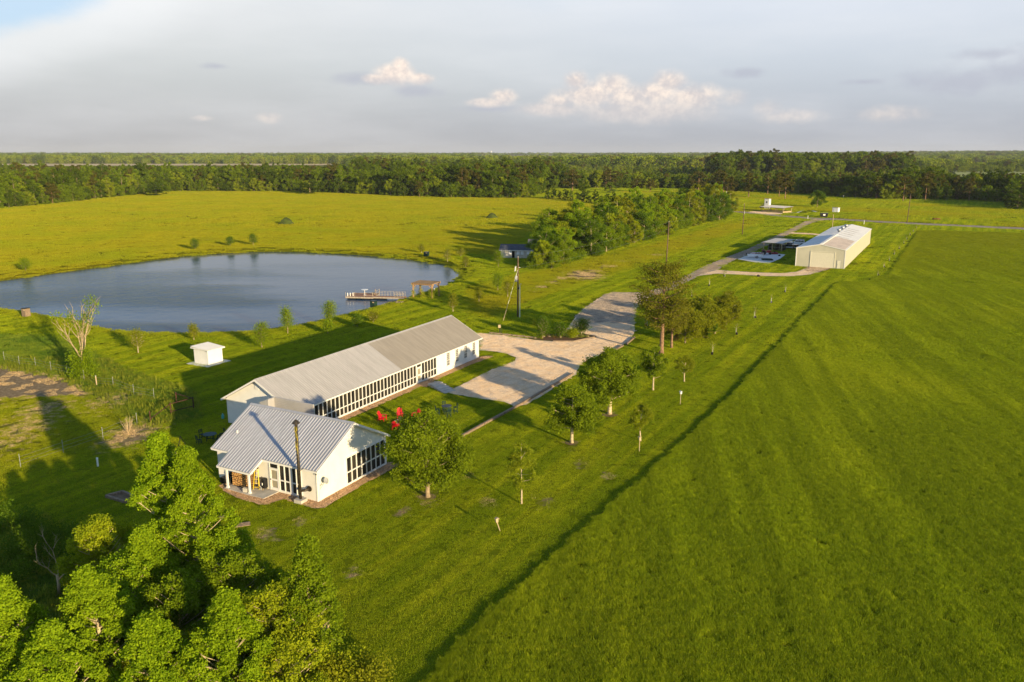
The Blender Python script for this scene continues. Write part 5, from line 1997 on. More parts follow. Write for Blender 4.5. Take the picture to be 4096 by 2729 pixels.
MB().box((1.3, -.9, .05), (1.8, .9, .1)).build('folded_sheet', M['grey'], t)
o = tag(MB().rock((0, 0, .2), (.4, .3, .5), 301).build('tool_box', M['black']), 'small black box alone on the barn side of the pad', 'box')
o.location = G(3117, 1025)
dm = thing('dumpster', 'black skip with a pale label by the road junction', 'dumpster', G(3295, 869), R(-10))
MB().prism([(-1.5, .2), (1.5, .2), (1.75, 1.9), (-1.75, 1.9)], 'y', -.9, .9).build('body', M['black'], dm)
MB().box((0, -.915, 1.15), (1.0, .03, .7)).build('label_plate', M['pvc'], dm)
MB().box((0, 0, 1.93), (3.6, 1.9, .06)).build('lid', M['carblack'], dm)
for (px, py), lab in (((3231, 877), 'thin white marker post at the road junction'), ((3456, 898), 'short white post in the grass beyond the barn'), ((3374, 791), 'tiny white marker in the meadow before the right wood')):
    o = tag(MB().tube([(0, 0, 0), (0, 0, 1.5)], .12, 8).lathe((0, 0, 1.5), [(.13, 0), (.13, .1), (.02, .16)], 8).build('marker_post', M['pvc']), lab, 'post')
    o.location = G(px, py)
o = tag(MB().rock((0, 0, .4), (2.2, 1.3, .9), 310).build('brush_heap', M['leaf_brush']), 'brown heap of brush in the meadow beyond the lane', 'brush heap')
o.location = G(3748, 880)
o = tag(MB().tube([(0, 0, .18), (0, .8, .18)], .3, 10).build('culvert', M['char']), 'dark culvert mouth under the curved track', 'culvert')
o.location = G(3036, 1108)

# ------------------------------------------------------------------ trees
def px_of(x, y):
    return 2048 + x / (y * math.cos(PITCH) + CAM_H * math.sin(PITCH)) * FOC


def leaf_cloud(q, centers, sig, counts, size, aspect=.6, flat=.0):
    """many small leaf faces scattered round clump centres; returns an (n*4, 3) array"""
    centers = np.asarray(centers, float)
    idx = np.repeat(np.arange(len(centers)), counts)
    sg = np.asarray(sig, float)
    sg = np.repeat(sg[:, None], 3, 1) if sg.ndim == 1 else sg
    n = len(idx)
    pos = centers[idx] + np.clip(q.normal(size=(n, 3)), -2.1, 2.1) * sg[idx]
    nr = q.normal(size=(n, 3))
    nr[:, 2] = nr[:, 2] * (1 - flat) + flat * 1.2
    nr /= np.linalg.norm(nr, axis=1, keepdims=True) + 1e-9
    t = np.cross(nr, q.normal(size=(n, 3)))
    t /= np.linalg.norm(t, axis=1, keepdims=True) + 1e-9
    b = np.cross(nr, t)
    s = size * q.uniform(.6, 1.25, (n, 1))
    a, c = t * s * .5, b * s * .5 * aspect
    return np.stack([pos - a, pos - a * .1 + c, pos + a, pos - a * .1 - c], 1).reshape(-1, 3)


def prof(kind, t):
    if kind == 'round':
        return math.sqrt(max(0, 1 - (2 * t - .86) ** 2 / 1.3)) if t < 1 else .1
    if kind == 'dome':
        return max(.12, math.sqrt(max(0, 1 - (max(0, t - .22) / .80) ** 2)))
    if kind == 'cone':
        return max(.06, (1 - t) ** .75 * min(1, .5 + t * 3))
    if kind == 'oval':
        return max(.1, math.sin(math.pi * min(1, .16 + t * .80)) ** .7)
    if kind == 'pine':
        return (.55, .85, 1.0, .75, .55)[min(4, int(t * 5))] * (1.0 if t < .75 else 1.15)
    return 1.0


def make_tree(q, H, hb, rad, kind, nbr, nleaf, size, sig, rise=.35, tr=.2, twig=.035, sub=3, gap=.0, lean=0, flat=.0, inner=.35, wob=.25, topk=1.0, lob=0, rl=.40, soft=1.0, reach=1.08):
    """tapered trunk with limbs (MB) and leaf faces (array); lob > 0 gathers the leaves into that many uneven lobes"""
    tm = MB()
    px, py = q.uniform(-1, 1), q.uniform(-1, 1)

    def axis(z):
        t = z / H
        return Vector((lean * t * t + wob * px * math.sin(t * 4.0) * t, wob * py * math.sin(t * 3.3 + 1) * t, z))
    zs = [0, .04 * H, .15 * H, .3 * H, .5 * H, .7 * H, .86 * H, .97 * H * topk]
    rs = [tr * 1.35, tr * 1.05, tr * .95, tr * .85, tr * .62, tr * .4, tr * .22, tr * .07]
    tm.tube([axis(z) for z in zs], rs, 8)
    cen, sg = [], []
    if lob:
        for i in range(lob):
            t = (i + .5 + q.uniform(-.4, .4)) / lob
            t = min(.97, max(.03, t)) ** .9
            R_t = rad * prof(kind, t)
            z = hb + (H - hb) * t
            az = i * 2.39996 + q.uniform(-.5, .5)
            r_l = max(rl * rad * (.55 if kind == 'cone' else .75) * (.45 + .55 * prof(kind, t)) * q.uniform(.7, 1.25), .35)
            out = max(0.0, R_t - r_l * .75) * (q.uniform(.75, reach) if i % 4 else q.uniform(.1, .45))
            c = axis(min(z, H - r_l * .5)) + Vector((math.cos(az) * out, math.sin(az) * out, 0))
            base = axis(max(hb * .7, min(z - out * rise, H * .9)))
            mid = base.lerp(c, .55) + Vector((0, 0, -.05 * out))
            r0 = max(twig, tr * .30 * (1 - .65 * t))
            tm.tube([base, mid, c], [r0, r0 * .65, twig * .6], 5, False)
            m = max(6, int(nbr * .3 * (r_l / (rl * rad)) ** 1.6))
            for k in range(m):
                d = Vector((q.normal(), q.normal(), q.normal() * .8 + .25)) + Vector((math.cos(az), math.sin(az), 0)) * .55
                d.normalize()
                f = q.uniform(.5, 1.05 + .2 * (soft - 1))
                p = c + Vector((d.x * r_l * f, d.y * r_l * f, d.z * r_l * f * .8))
                cen.append(p)
                sg.append(r_l * q.uniform(.19, .38) * soft)
                if k % 3 == 0:
                    tm.tube([c.lerp(mid, .3), p], [twig * .5, twig * .2], 3, False)
    else:
        for i in range(nbr):
            t = (i + q.uniform(0, 1)) / nbr
            z = hb + (H - hb) * t * .98
            az = i * 2.39996 + q.uniform(-.4, .4)
            L = rad * prof(kind, t) * q.uniform(.72, 1.1)
            if q.uniform() < gap:
                continue
            base = axis(max(hb * .75, z - L * rise * .6))
            up = rise * L * (1.0 if kind != 'pine' else .6) * q.uniform(.6, 1.2)
            tip = axis(min(z, H)) + Vector((math.cos(az) * L, math.sin(az) * L, up * .4))
            mid = base.lerp(tip, .5) + Vector((0, 0, -.06 * L + q.uniform(-.1, .1)))
            r0 = max(twig, tr * .38 * (1 - .6 * t))
            tm.tube([base, mid, tip], [r0, r0 * .6, twig * .4], 5, False)
            for s in np.linspace(inner, 1.0, sub):
                p = base.lerp(mid, s * 2) if s < .5 else mid.lerp(tip, s * 2 - 1)
                o = L * .24
                p = p + Vector((q.uniform(-o, o), q.uniform(-o, o), q.uniform(-.3, .7) * sig))
                cen.append(p)
                sg.append(sig * q.uniform(.65, 1.2))
                if s > .4 and q.uniform() < .6:
                    tm.tube([mid.lerp(tip, max(0, s * 2 - 1) * .8), p], [twig * .6, twig * .25], 4, False)
        if kind != 'pine':
            cen.append(axis(H * .97))
            sg.append(sig * .6)
    sg = np.array(sg)
    w = sg ** 2.1
    cnt = np.maximum(2, (w / w.sum() * nleaf)).astype(int)
    s3 = np.stack([sg, sg, sg * (.75 if kind != 'pine' else .45)], 1)
    return tm, leaf_cloud(q, cen, s3, cnt, size, .62, flat)


def tree(name, label, cat, loc, rz, group, bark, leaf, seed, **kw):
    q = np.random.default_rng(seed)
    tm, co = make_tree(q, **kw)
    t = thing(name, label, cat, loc, rz, group)
    tm.build('trunk', bark, t, True)
    me = fast_mesh('crown', co, 4, [leaf])
    o = bpy.data.objects.new('crown', me)
    COL.objects.link(o)
    o.parent = t
    return t


def single_tree(name, seed, bark, leaf, **kw):
    """small distant tree: trunk and crown in one mesh"""
    q = np.random.default_rng(seed)
    tm, co = make_tree(q, **kw)
    tv, tf = [], []
    for f in tm.f:
        f = list(f)
        if len(f) > 4:
            continue
        if len(f) == 3:
            f.append(f[2])
        tv += [tm.v[i] for i in f]
    n1 = len(tv) // 4
    co = np.concatenate([np.array(tv), co]) if tv else co
    mi = np.concatenate([np.zeros(n1, np.int32), np.ones(len(co) // 4 - n1, np.int32)])
    return fast_mesh(name, co, 4, [bark, leaf], mi=mi)


# --- the seven lawn trees by the drive
def lawn_tree(label, px, py, top, wpx, kind, bark, leaf, seed, nbr, nleaf, size, sig, hbf, **kw):
    H = height_of(px, py, top)
    p = G(px, py)
    rad = wpx / 2 / FOC * math.hypot(p.y, 26)
    return tree('lawn_tree', label, 'tree', p, seed, 'trees on the mown lawn', bark, leaf, seed, H=H, hb=H * hbf, rad=rad * .88, kind=kind, nbr=nbr, nleaf=nleaf, size=size, sig=sig, **kw)


lawn_tree('big round bright green tree closest to the cottage gable', 1711, 1989, 1640, 345, 'round', M['bark'], M['leaf_oak'], 11, 60, 40000, .18, .56, .17, tr=.20, rise=.5, lob=34, rl=.40, lean=1.8)
lawn_tree('thin sparse tree with a see-through crown on the near lawn', 2086, 2016, 1765, 150, 'oval', M['bark_pale'], M['leaf_airy'], 12, 46, 9500, .13, .36, .26, tr=.075, twig=.016, rise=.35, lob=17, rl=.42)
lawn_tree('rounded dark tree standing in a mulch ring beside the timber curb', 2287, 1772, 1545, 225, 'dome', M['bark_pale'], M['leaf_oak'], 13, 56, 26000, .18, .46, .30, tr=.17, rise=.35, lob=24, rl=.42)
lawn_tree('widest dark live oak with a bent trunk next to the gravel yard', 2438, 1657, 1399, 270, 'dome', M['bark_pale'], M['leaf_oak'], 14, 62, 42000, .19, .55, .26, tr=.24, rise=.3, lob=32, rl=.38, wob=.5)
lawn_tree('small crooked tree with an open crown behind a thin birdhouse post', 2562, 1765, 1620, 122, 'oval', M['bark_pale'], M['leaf_airy'], 15, 46, 9000, .13, .34, .36, tr=.085, twig=.018, rise=.3, lob=15, rl=.45, wob=.6)
lawn_tree('medium lawn tree just behind the widest oak', 2612, 1561, 1390, 120, 'round', M['bark_pale'], M['leaf_oak'], 16, 50, 12000, .16, .42, .30, tr=.12, rise=.5, lob=18, rl=.44)
lawn_tree('little vase shaped tree with forked pale trunk near the meadow edge', 2737, 1527, 1427, 92, 'oval', M['bark_pale'], M['leaf_airy'], 17, 46, 8000, .13, .34, .40, tr=.085, twig=.018, rise=1.0, lob=14, rl=.46)
for i, (px, py, r) in enumerate(((1711, 1989, .9), (2287, 1772, .8), (2440, 1660, .95))):
    p = G(px, py)
    sheet('mulch_ring', [p + Vector((r * math.cos(a * .5), r * .9 * math.sin(a * .5), 0)) * random.uniform(.85, 1.1) for a in range(12)], .025, M['dirt'],
          ('bare soil ring under the tree by the cottage', 'mulch ring under the rounded dark tree', 'mulch ring under the widest live oak')[i], world=True)


# --- tall pine, its companion and the thicket beside the lot
def pine(name, label, px, py, top, rad, seed, nleaf=9000, hbf=.36, size=.24, nbr=34, group='pines by the lot', sig=.55, tr=.2):
    H = height_of(px, py, top)
    return tree(name, label, 'tree', G(px, py), seed, group, M['bark_pine'], M['leaf_pine'], seed, H=H, hb=H * hbf, rad=rad, kind='pine', nbr=nbr, nleaf=nleaf, size=size, sig=sig, rise=.35, tr=tr, sub=3, inner=.5, wob=.35)


pine('pine_tree', 'tall open pine with bare reddish trunk standing by the gravel lot', 2645, 1417, 1048, 4.6, 23, 13500, .34, .26, 44, sig=.62, tr=.34)
pine('pine_tree', 'slimmer pine whose trunk stands just right of the tall pine', 2686, 1392, 1195, 3.2, 24, 6000, .36, .24, 30, sig=.55, tr=.2)
for (px, py, top, w, lf, nm, lab) in ((2740, 1372, 1225, 150, 'leaf_scrub', 'thicket_tree', 'bushy olive tree right of the slim pine trunk'), (2815, 1350, 1180, 140, 'leaf_scrub', 'thicket_tree', 'fullest olive tree in the middle of the thicket'),
                                     (2905, 1300, 1168, 130, 'leaf_scrub', 'thicket_tree', 'rounded olive tree at the right end of the thicket'), (2860, 1335, 1225, 110, 'leaf_scrub', 'thicket_tree', 'dense low bush in front of the thicket, right half'),
                                     (2775, 1340, 1195, 120, 'leaf_mid', 'thicket_tree', 'greener leafy tree inside the thicket'), (2830, 1352, 1268, 70, 'leaf_dark', 'cedar_bush', 'small dark cedar bush at the front of the thicket'), (2700, 1352, 1230, 120, 'leaf_scrub', 'thicket_tree', 'olive tree filling the space behind the slim pine')):
    H = height_of(px, py, top)
    p = G(px, py)
    tree(nm, lab, 'tree' if 'tree' in nm else 'bush', p, px * .1, 'thicket by the lot', M['bark'], M[lf], px, H=H, hb=H * .10, rad=w / 2 / FOC * p.y * .95, kind='round', nbr=60, nleaf=15000, size=.20, sig=.55, rise=.5, tr=.12, lob=20, rl=.44)
bb = thing('brush_shrub', 'dry reddish brown shrub at the foot of the thicket', 'bush', G(2708, 1366), 0)
o = bpy.data.objects.new('crown', fast_mesh('crown', leaf_cloud(np.random.default_rng(4), [(0, 0, .8), (.2, .1, 1.5), (-.1, 0, 2.1)], [.35, .3, .22], [260, 200, 120], .16), 4, [M['leaf_brush']]))
COL.objects.link(o)
o.parent = bb

# --- shrubs of the flower bed
for (px, py, top, w, lf, lab) in ((2171, 1353, 1272, 58, 'leaf_dark', 'tall dark shrub with pale stems at the left of the flower bed'), (2243, 1353, 1299, 58, 'leaf_dark', 'round dark shrub with pale stems in the middle of the flower bed'),
                                  (2291, 1352, 1321, 26, 'leaf_lime', 'small bright yellow green shrub in the flower bed'), (2326, 1338, 1281, 80, 'leaf_dark', 'wide dark shrub overhanging the road at the tip of the bed')):
    p = G(px, py)
    H = height_of(px, py, top)
    tree('bed_shrub', lab, 'shrub', p, px, 'shrubs of the flower bed', M['bark_pale'], M[lf], px, H=H, hb=H * .25, rad=w / 2 / FOC * p.y * .9, kind='round', nbr=40, nleaf=4200, size=.15, sig=.32, rise=.7, tr=.06, sub=3)
q = random.Random(8)
for i in range(26):
    a, b_ = q.uniform(0, 1), q.uniform(0, 1)
    p = G(2135 + a * 215, 1358 - b_ * 10 - a * 4)
    nm = ('low green plant in the flower bed', 'low rusty plant in the flower bed')[i % 5 == 0]
    o = bpy.data.objects.new('bed_plant', fast_mesh('bed_plant', leaf_cloud(np.random.default_rng(i), [(0, 0, .2)], [.22], [90], .13), 4, [M['leaf_brush'] if i % 5 == 0 else M[('leaf_mid', 'leaf_scrub')[i % 2]]]))
    COL.objects.link(o)
    o.location = p
    tag(o, nm, 'plant', 'low plants of the flower bed')

# --- young trees round the pond
for (px, py, top, w, lf, lab) in (
        (1048, 1391, 1304, 64, 'leaf_mid', 'young leafy tree on the bank, first one right of the white shed'), (1151, 1334, 1242, 60, 'leaf_mid', 'young pointed tree against the water, second right of the shed'),
        (1322, 1296, 1216, 60, 'leaf_mid', 'young dense tree against the water behind the lodge roof'), (1312, 1334, 1288, 34, 'leaf_mid', 'tiny sapling just in front of the dense young tree'),
        (1429, 1307, 1263, 44, 'leaf_dark', 'low round bush on the lawn behind the lodge'), (1493, 1289, 1251, 50, 'leaf_scrub', 'thin low sapling right of the round bush'),
        (1812, 1247, 1180, 42, 'leaf_scrub', 'slim feathery sapling behind the lodge far gable'), (1916, 1207, 1151, 32, 'leaf_scrub', 'slim sapling in a soil patch left of the transformer pole'),
        (1991, 1163, 1100, 42, 'leaf_mid', 'young tree with a visible stem up the slope from the transformer pole'), (2031, 1188, 1128, 34, 'leaf_scrub', 'thin sapling nearest the transformer pole'),
        (1993, 1067, 1010, 40, 'leaf_mid', 'bright young tree in front of the old grey house'), (1790, 1048, 1001, 36, 'leaf_scrub', 'slight tree on the far shore with a clear reflection'),
        (1863, 1072, 1030, 28, 'leaf_scrub', 'tiny sapling at the right tip of the pond'), (1844, 1027, 994, 34, 'leaf_scrub', 'faint sapling on the field beyond the pond tip'),
        (1686, 1013, 980, 26, 'leaf_scrub', 'faint sapling on the field behind the far feeder'), (103, 1083, 1044, 44, 'leaf_mid', 'low bushy tree on the far bank at the left edge'),
        (781, 1000, 963, 32, 'leaf_dark', 'small dark tree on the far bank, leftmost of the trio'), (921, 985, 953, 36, 'leaf_dark', 'small dark tree on the far bank, middle of the trio'), (1013, 982, 941, 34, 'leaf_dark', 'small dark tree on the far bank, rightmost of the trio'),
        (553, 1411, 1332, 60, 'leaf_scrub', 'sparse young tree left of the white shed'), (776, 1361, 1308, 26, 'leaf_scrub', 'very thin sapling behind the white shed roof'),
        (2140, 1299, 1283, 14, 'leaf_lime', 'tiny seedling on the lawn by the flower bed')):
    p = P3(px, py)
    H = max(.8, (py - top) / FOC * math.hypot(p.x, p.y, CAM_H) * 1.03)
    rad = w / 2 / FOC * math.hypot(p.y, 25)
    sparse = lf == 'leaf_scrub'
    tree('young_tree', lab, 'tree', p, px, 'young trees round the pond', M['bark_pale'] if sparse else M['bark'], M[lf], px, H=H, hb=H * .26, rad=rad * .9, kind='cone' if 'pointed' in lab or 'slim' in lab else 'oval', nbr=30, nleaf=2200 if sparse else 3400,
         size=.17, sig=.34 * H / 4 + .10, rise=.5, tr=.05 + H * .006, sub=3)

# --- staked saplings on the right lawn and along the barn
stk = [((2587, 1303, 1262), 'sapling with a dark pot in the shade of the tall pine'), ((2849, 1419, 1366), 'nearest of the staked saplings along the meadow edge'), ((2945, 1339, 1290), 'staked sapling level with the thicket'),
       ((3019, 1273, 1226), 'staked sapling just past the thicket'), ((3085, 1213, 1175), 'staked sapling midway along the meadow edge'), ((3141, 1169, 1133), 'staked sapling nearest the curved track on the meadow side'),
       ((2898, 1107, 1080), 'staked sapling at the inner edge of the curved track'), ((2837, 1145, 1107), 'staked sapling between road and curved track'), ((2766, 1190, 1154), 'staked sapling close behind the tall pine by the road'),
       ((3512, 1104, 1081), 'first staked sapling in the row beside the barn'), ((3536, 1070, 1048), 'second staked sapling in the row beside the barn'), ((3557, 1043, 1022), 'third staked sapling in the row beside the barn'),
       ((3576, 1019, 999), 'fourth staked sapling in the row beside the barn'), ((3597, 997, 979), 'fifth staked sapling in the row beside the barn'), ((3615, 977, 959), 'sixth staked sapling in the barn row'),
       ((3627, 959, 944), 'seventh staked sapling in the barn row'), ((3640, 941, 928), 'eighth staked sapling in the barn row'), ((3653, 927, 915), 'ninth staked sapling in the barn row'), ((3665, 914, 902), 'last staked sapling before the far lane')]
for k, ((px, py, top), lab) in enumerate(stk):
    p = G(px, py)
    H = height_of(px, py, top)
    t = tree('staked_sapling', lab, 'sapling', p, k, 'staked saplings on the lawn', M['bark_pale'], M['leaf_lime'] if k % 3 else M['leaf_scrub'], 400 + k, H=H, hb=H * .4, rad=.55, kind='oval', nbr=10, nleaf=230, size=.13, sig=.22, rise=.8, tr=.03, twig=.012, sub=2)
    MB().tube([(.12, 0, 0), (.12, 0, H * .55)], .025, 6).build('stake', M['pvc'], t)
    MB().lathe((-.1, 0, 0), [(.16, 0), (.18, .3), (.15, .42)], 8).build('water_bag', M['black'], t)

# --- bleached trees
q = random.Random(31)


def dead_tree(label, loc, H, spread_, seed, nlimb, trunkr, ivy):
    q = random.Random(seed)
    t = thing('dead_tree', label, 'tree', loc, 0)
    b = MB()
    b.tube([(0, 0, 0), (.1, 0, H * .2), (.05, .05, H * .38)], [trunkr * 1.3, trunkr, trunkr * .85], 8)
    tips = []

    def grow(p, d, l, r, lev):
        n = 4
        pts, rad = [p], [r]
        for i in range(n):
            d = (d + Vector((q.uniform(-.32, .32), q.uniform(-.32, .32), q.uniform(-.05, .28)))).normalized()
            p = p + d * l / n
            pts.append(p)
            rad.append(r * (1 - .75 * (i + 1) / n))
            if lev < 2 and i > 0:
                for _ in range(2 if lev == 0 else 1):
                    grow(p, (d + Vector((q.uniform(-1, 1), q.uniform(-1, 1), q.uniform(0, .5))) * .8).normalized(), l * .42, r * .45, lev + 1)
        b.tube(pts, rad, 5, False)
        tips.append(p)
    for i in range(nlimb):
        a = i * 2 * math.pi / nlimb + q.uniform(-.3, .3)
        grow(Vector((.05, .05, H * q.uniform(.2, .38))), Vector((math.cos(a) * spread_, math.sin(a) * spread_, 1)).normalized(), H * q.uniform(.52, .68), trunkr * .5, 0)
    b.build('trunk', M['bark_dead'], t, True)
    if ivy:
        g_ = np.random.default_rng(seed)
        cen = [(g_.uniform(-1.3, 1.3), g_.uniform(-1.0, 1.0), g_.uniform(.4, 3.6)) for _ in range(20)]
        tp = [tuple(x) for x in g_.permutation(np.array(tips))[:26]]
        co = leaf_cloud(g_, cen + tp, [.5] * 20 + [.32] * len(tp), [260] * 20 + [46] * len(tp), .24)
        o = bpy.data.objects.new('leaves', fast_mesh('leaves', co, 4, [M['leaf_mid']]))
        COL.objects.link(o)
        o.parent = t
    return t


dead_tree('bleached half dead tree with ivy round its trunk by the left pasture fence', G(330, 1512), 9.0, .34, 5, 6, .26, True)
dead_tree('small leafless grey snag in the dark scrub at lower left', G(235, 2380), 4.0, .8, 9, 3, .10, False)
tw = thing('twig_shrub', 'dry leafless twiggy shrub by the near pasture fence', 'shrub', G(513, 1735))
b = MB()
for i in range(26):
    a, r = random.uniform(0, 6.3), random.uniform(.3, .9)
    b.tube([(0, 0, 0), (math.cos(a) * r * .6, math.sin(a) * r * .6, 1.0), (math.cos(a) * r, math.sin(a) * r, random.uniform(1.5, 2.1))], [.02, .014, .006], 4, False)
b.build('twigs', M['post'], tw)

# --- sweetgums and scrub in the lower left corner
fg = [('tall bright sweetgum reaching highest, just left of the cottage porch', 709, 2409, 1740, 3.5, 'cone', 'leaf_sweet', 61, 26000, 60),
      ('second tall sweetgum with a forked pale top, overlapping the cottage porch', 812, 2455, 1800, 3.2, 'cone', 'leaf_sweet', 62, 24000, 56),
      ('shorter sweetgum left of the two tallest, at the edge of the dark scrub', 430, 2420, 2075, 2.2, 'oval', 'leaf_lime', 63, 9000, 40),
      ('wide leafy sweetgum in the middle of the corner group', 420, 2790, 2275, 3.0, 'cone', 'leaf_sweet', 64, 20000, 56),
      ('big sweetgum filling the left edge of the corner', 75, 2850, 2335, 3.0, 'cone', 'leaf_sweet', 65, 20000, 56),
      ('sweetgum leaning over the bottom edge left of the slender tree', 930, 2850, 2385, 2.9, 'cone', 'leaf_sweet', 66, 19000, 54),
      ('slender pointed young tree standing apart at the right of the corner group', 1250, 2668, 2150, 2.1, 'cone', 'leaf_mid', 67, 9500, 52),
      ('airy yellowish tree between the corner group and the slender tree', 1110, 2690, 2360, 2.3, 'oval', 'leaf_lime', 68, 8000, 44),
      ('low yellow green sapling at the bottom edge of the group', 655, 2800, 2520, 1.7, 'oval', 'leaf_lime', 69, 5500, 34),
      ('broad crown cut by the bottom edge under the middle trees', 250, 2960, 2500, 3.0, 'cone', 'leaf_sweet', 70, 14000, 46),
      ('dense low crown between the tall sweetgums and the slender tree', 960, 2560, 2240, 2.4, 'round', 'leaf_mid', 71, 11000, 46),
      ('shaded tree behind the two tallest sweetgums', 620, 2520, 2110, 2.5, 'cone', 'leaf_sweet', 72, 13000, 48),
      ('full sweetgum crown filling the gap under the tallest one', 560, 2560, 2230, 2.8, 'oval', 'leaf_sweet', 74, 15000, 46),
      ('dark green crown low in the hollow of the corner group', 740, 2640, 2320, 2.7, 'oval', 'leaf_mid', 75, 14000, 46),
      ('full sweetgum crown against the lawn right of the forked one', 900, 2440, 2120, 2.3, 'oval', 'leaf_sweet', 76, 13000, 42),
      ('sweetgum crown at the bottom edge between the two corner halves', 640, 2880, 2460, 2.9, 'cone', 'leaf_sweet', 77, 14000, 46),
      ('leafy bush crown at the bottom right of the corner group', 1130, 2800, 2570, 2.2, 'round', 'leaf_lime', 73, 7000, 38)]
for lab, px, py, top, rad, kd, lf, seed, nl, nb in fg:
    p = G(px, py)
    H = height_of(px, py, top)
    tree('sweetgum_tree', lab, 'tree', p, seed, 'trees of the near corner', M['bark_pale'], M[lf], seed, H=H, hb=H * .14, rad=rad * 1.05, kind=kd, nbr=46, nleaf=int(nl * 3.0), size=.155, sig=.44, rise=.8, tr=.10 + .007 * H, lob=int(nb * 2.1), rl=.235, wob=.4, soft=1.4, reach=1.22)
for i, (px, py, w, lf, lab) in enumerate(((1385, 2690, .9, 'leaf_lime', 'small yellow green bush at the bottom right of the corner trees'), (1470, 2725, .8, 'leaf_scrub', 'low olive bush spilling over the bottom edge'), (1290, 2745, 1.0, 'leaf_scrub', 'olive bush under the slender tree'),
                                          (60, 2120, 1.6, 'leaf_dark', 'dark bush in the shaded scrub at the left edge'), (200, 2180, 1.7, 'leaf_dark', 'dark bush at the middle of the shaded scrub'), (330, 2230, 1.5, 'leaf_dark', 'dark bush where the scrub meets the sweetgums'),
                                          (100, 2260, 1.8, 'leaf_dark', 'dark bush below the grey snag'), (380, 2330, 1.5, 'leaf_dark', 'dark bush behind the wide sweetgum'), (20, 2330, 1.8, 'leaf_dark', 'dark bush at the lower left edge'),
                                          (1020, 2690, 1.3, 'leaf_mid', 'green bush between two corner trees'), (560, 2690, 1.4, 'leaf_mid', 'green bush in the gap under the tall sweetgums'), (800, 2640, 1.5, 'leaf_dark', 'dark bush at the foot of the forked sweetgum'))):
    g_ = np.random.default_rng(90 + i)
    cen = [(g_.uniform(-w, w), g_.uniform(-w, w), g_.uniform(.2, w * .9)) for _ in range(16)]
    o = bpy.data.objects.new('scrub_bush', fast_mesh('scrub_bush', leaf_cloud(g_, cen, [.4] * 16, [160] * 16, .18), 4, [M[lf]]))
    COL.objects.link(o)
    o.location = G(px, py)
    tag(o, lab, 'bush', 'bushes of the near corner')

# vines on the pergola posts
g_ = np.random.default_rng(77)
for (x, y, k) in ((-2.2, -1.7, 1), (2.2, -1.7, .4), (-2.2, 1.7, 1), (2.2, 1.7, .8), (.2, -2.0, .5)):
    cen = [(x + g_.uniform(-.3, .3), y + g_.uniform(-.3, .3), g_.uniform(.1, 2.6 * k + .3)) for _ in range(10)]
    o = bpy.data.objects.new('vine', fast_mesh('vine', leaf_cloud(g_, cen, [.22] * 10, [40] * 10, .16), 4, [M['leaf_vine']]))
    COL.objects.link(o)
    o.parent = PERGOLA

# --- the hedgerow of tall trees between field and road
hp = {}
for i, (lf, kd, H, rad, seed) in enumerate((('leaf_mid', 'oval', 10.5, 3.6, 81), ('leaf_mid', 'round', 9.5, 3.9, 82), ('leaf_sweet', 'oval', 11, 3.2, 83), ('leaf_dark', 'round', 10, 4.2, 84), ('leaf_lime', 'oval', 8.5, 3.0, 85), ('leaf_scrub', 'oval', 10.5, 3.6, 86))):
    q = np.random.default_rng(seed)
    tm, co = make_tree(q, H=H, hb=H * .03, rad=rad * 1.12, kind=kd, nbr=44, nleaf=17000, size=.27, sig=.72, rise=.8, tr=.17, lob=22, rl=.42, wob=.7)
    tmesh = tm.build('trunk', M['bark_pale'])
    hp[i] = (tmesh.data, fast_mesh('crown', co, 4, [M[lf]]))
    bpy.data.objects.remove(tmesh)
front = [(2168, 1080), (2205, 1074), (2255, 1060), (2313, 1041), (2370, 1020), (2420, 1004), (2454, 996), (2500, 983), (2540, 971), (2580, 960), (2625, 948), (2666, 940), (2705, 926), (2741, 914), (2778, 903), (2811, 893), (2842, 886), (2872, 880), (2900, 862), (2914, 846)]
q = np.random.default_rng(55)
HL = 'leafy tree in the long hedgerow between the left field and the road'
cnt = 0
for i in range(len(front)):
    for row in range(7):
        px, py = front[i]
        p = G(px, py)
        off = Vector((-.83, .56, 0)) * (row * 3.6 + q.uniform(-1.5, 1.5)) + Vector((.56, .83, 0)) * q.uniform(-3, 3)
        if i == 0 and row > 0:
            continue
        if i <= 2 and row > 3:
            continue
        p = p + off
        if row == 0 and q.uniform() < .12:
            continue
        if p.y > 225 and px_of(p.x - 4.2, p.y) < 2118 and p.y < 262:
            continue
        if px_of(p.x - 3.6, p.y) < 2092:
            continue
        k = int(q.integers(0, 6))
        sc = q.uniform(.92, 1.28) * (.85 if row == 0 else 1.0) * (.85 if i < 4 else 1.0)
        t = thing('hedgerow_tree', HL, 'tree', p, q.uniform(0, 6.28), 'trees of the hedgerow')
        t.scale = (sc, sc, sc * q.uniform(.85, 1.15))
        for nm, me in zip(('trunk', 'crown'), hp[k]):
            o = bpy.data.objects.new(nm, me)
            COL.objects.link(o)
            o.parent = t
        cnt += 1
# undergrowth along the foot of the hedgerow
for i in range(len(front) - 1):
    for s in (0.1, .35, .6, .85):
        a, b_ = G(*front[i]), G(*front[i + 1])
        p = a.lerp(b_, s) + Vector((-.83, .56, 0)) * q.uniform(.5, 2.5)
        cen = [(q.uniform(-2, 2), q.uniform(-1, 1), q.uniform(.2, 1.6)) for _ in range(10)]
        o = bpy.data.objects.new('hedge_bush', fast_mesh('hedge_bush', leaf_cloud(q, cen, [.55] * 10, [80] * 10, .28), 4, [M[('leaf_mid', 'leaf_scrub', 'leaf_dark')[i % 3]]]))
        COL.objects.link(o)
        o.location = p
        tag(o, 'low bush at the foot of the long hedgerow', 'bush', 'bushes of the hedgerow')

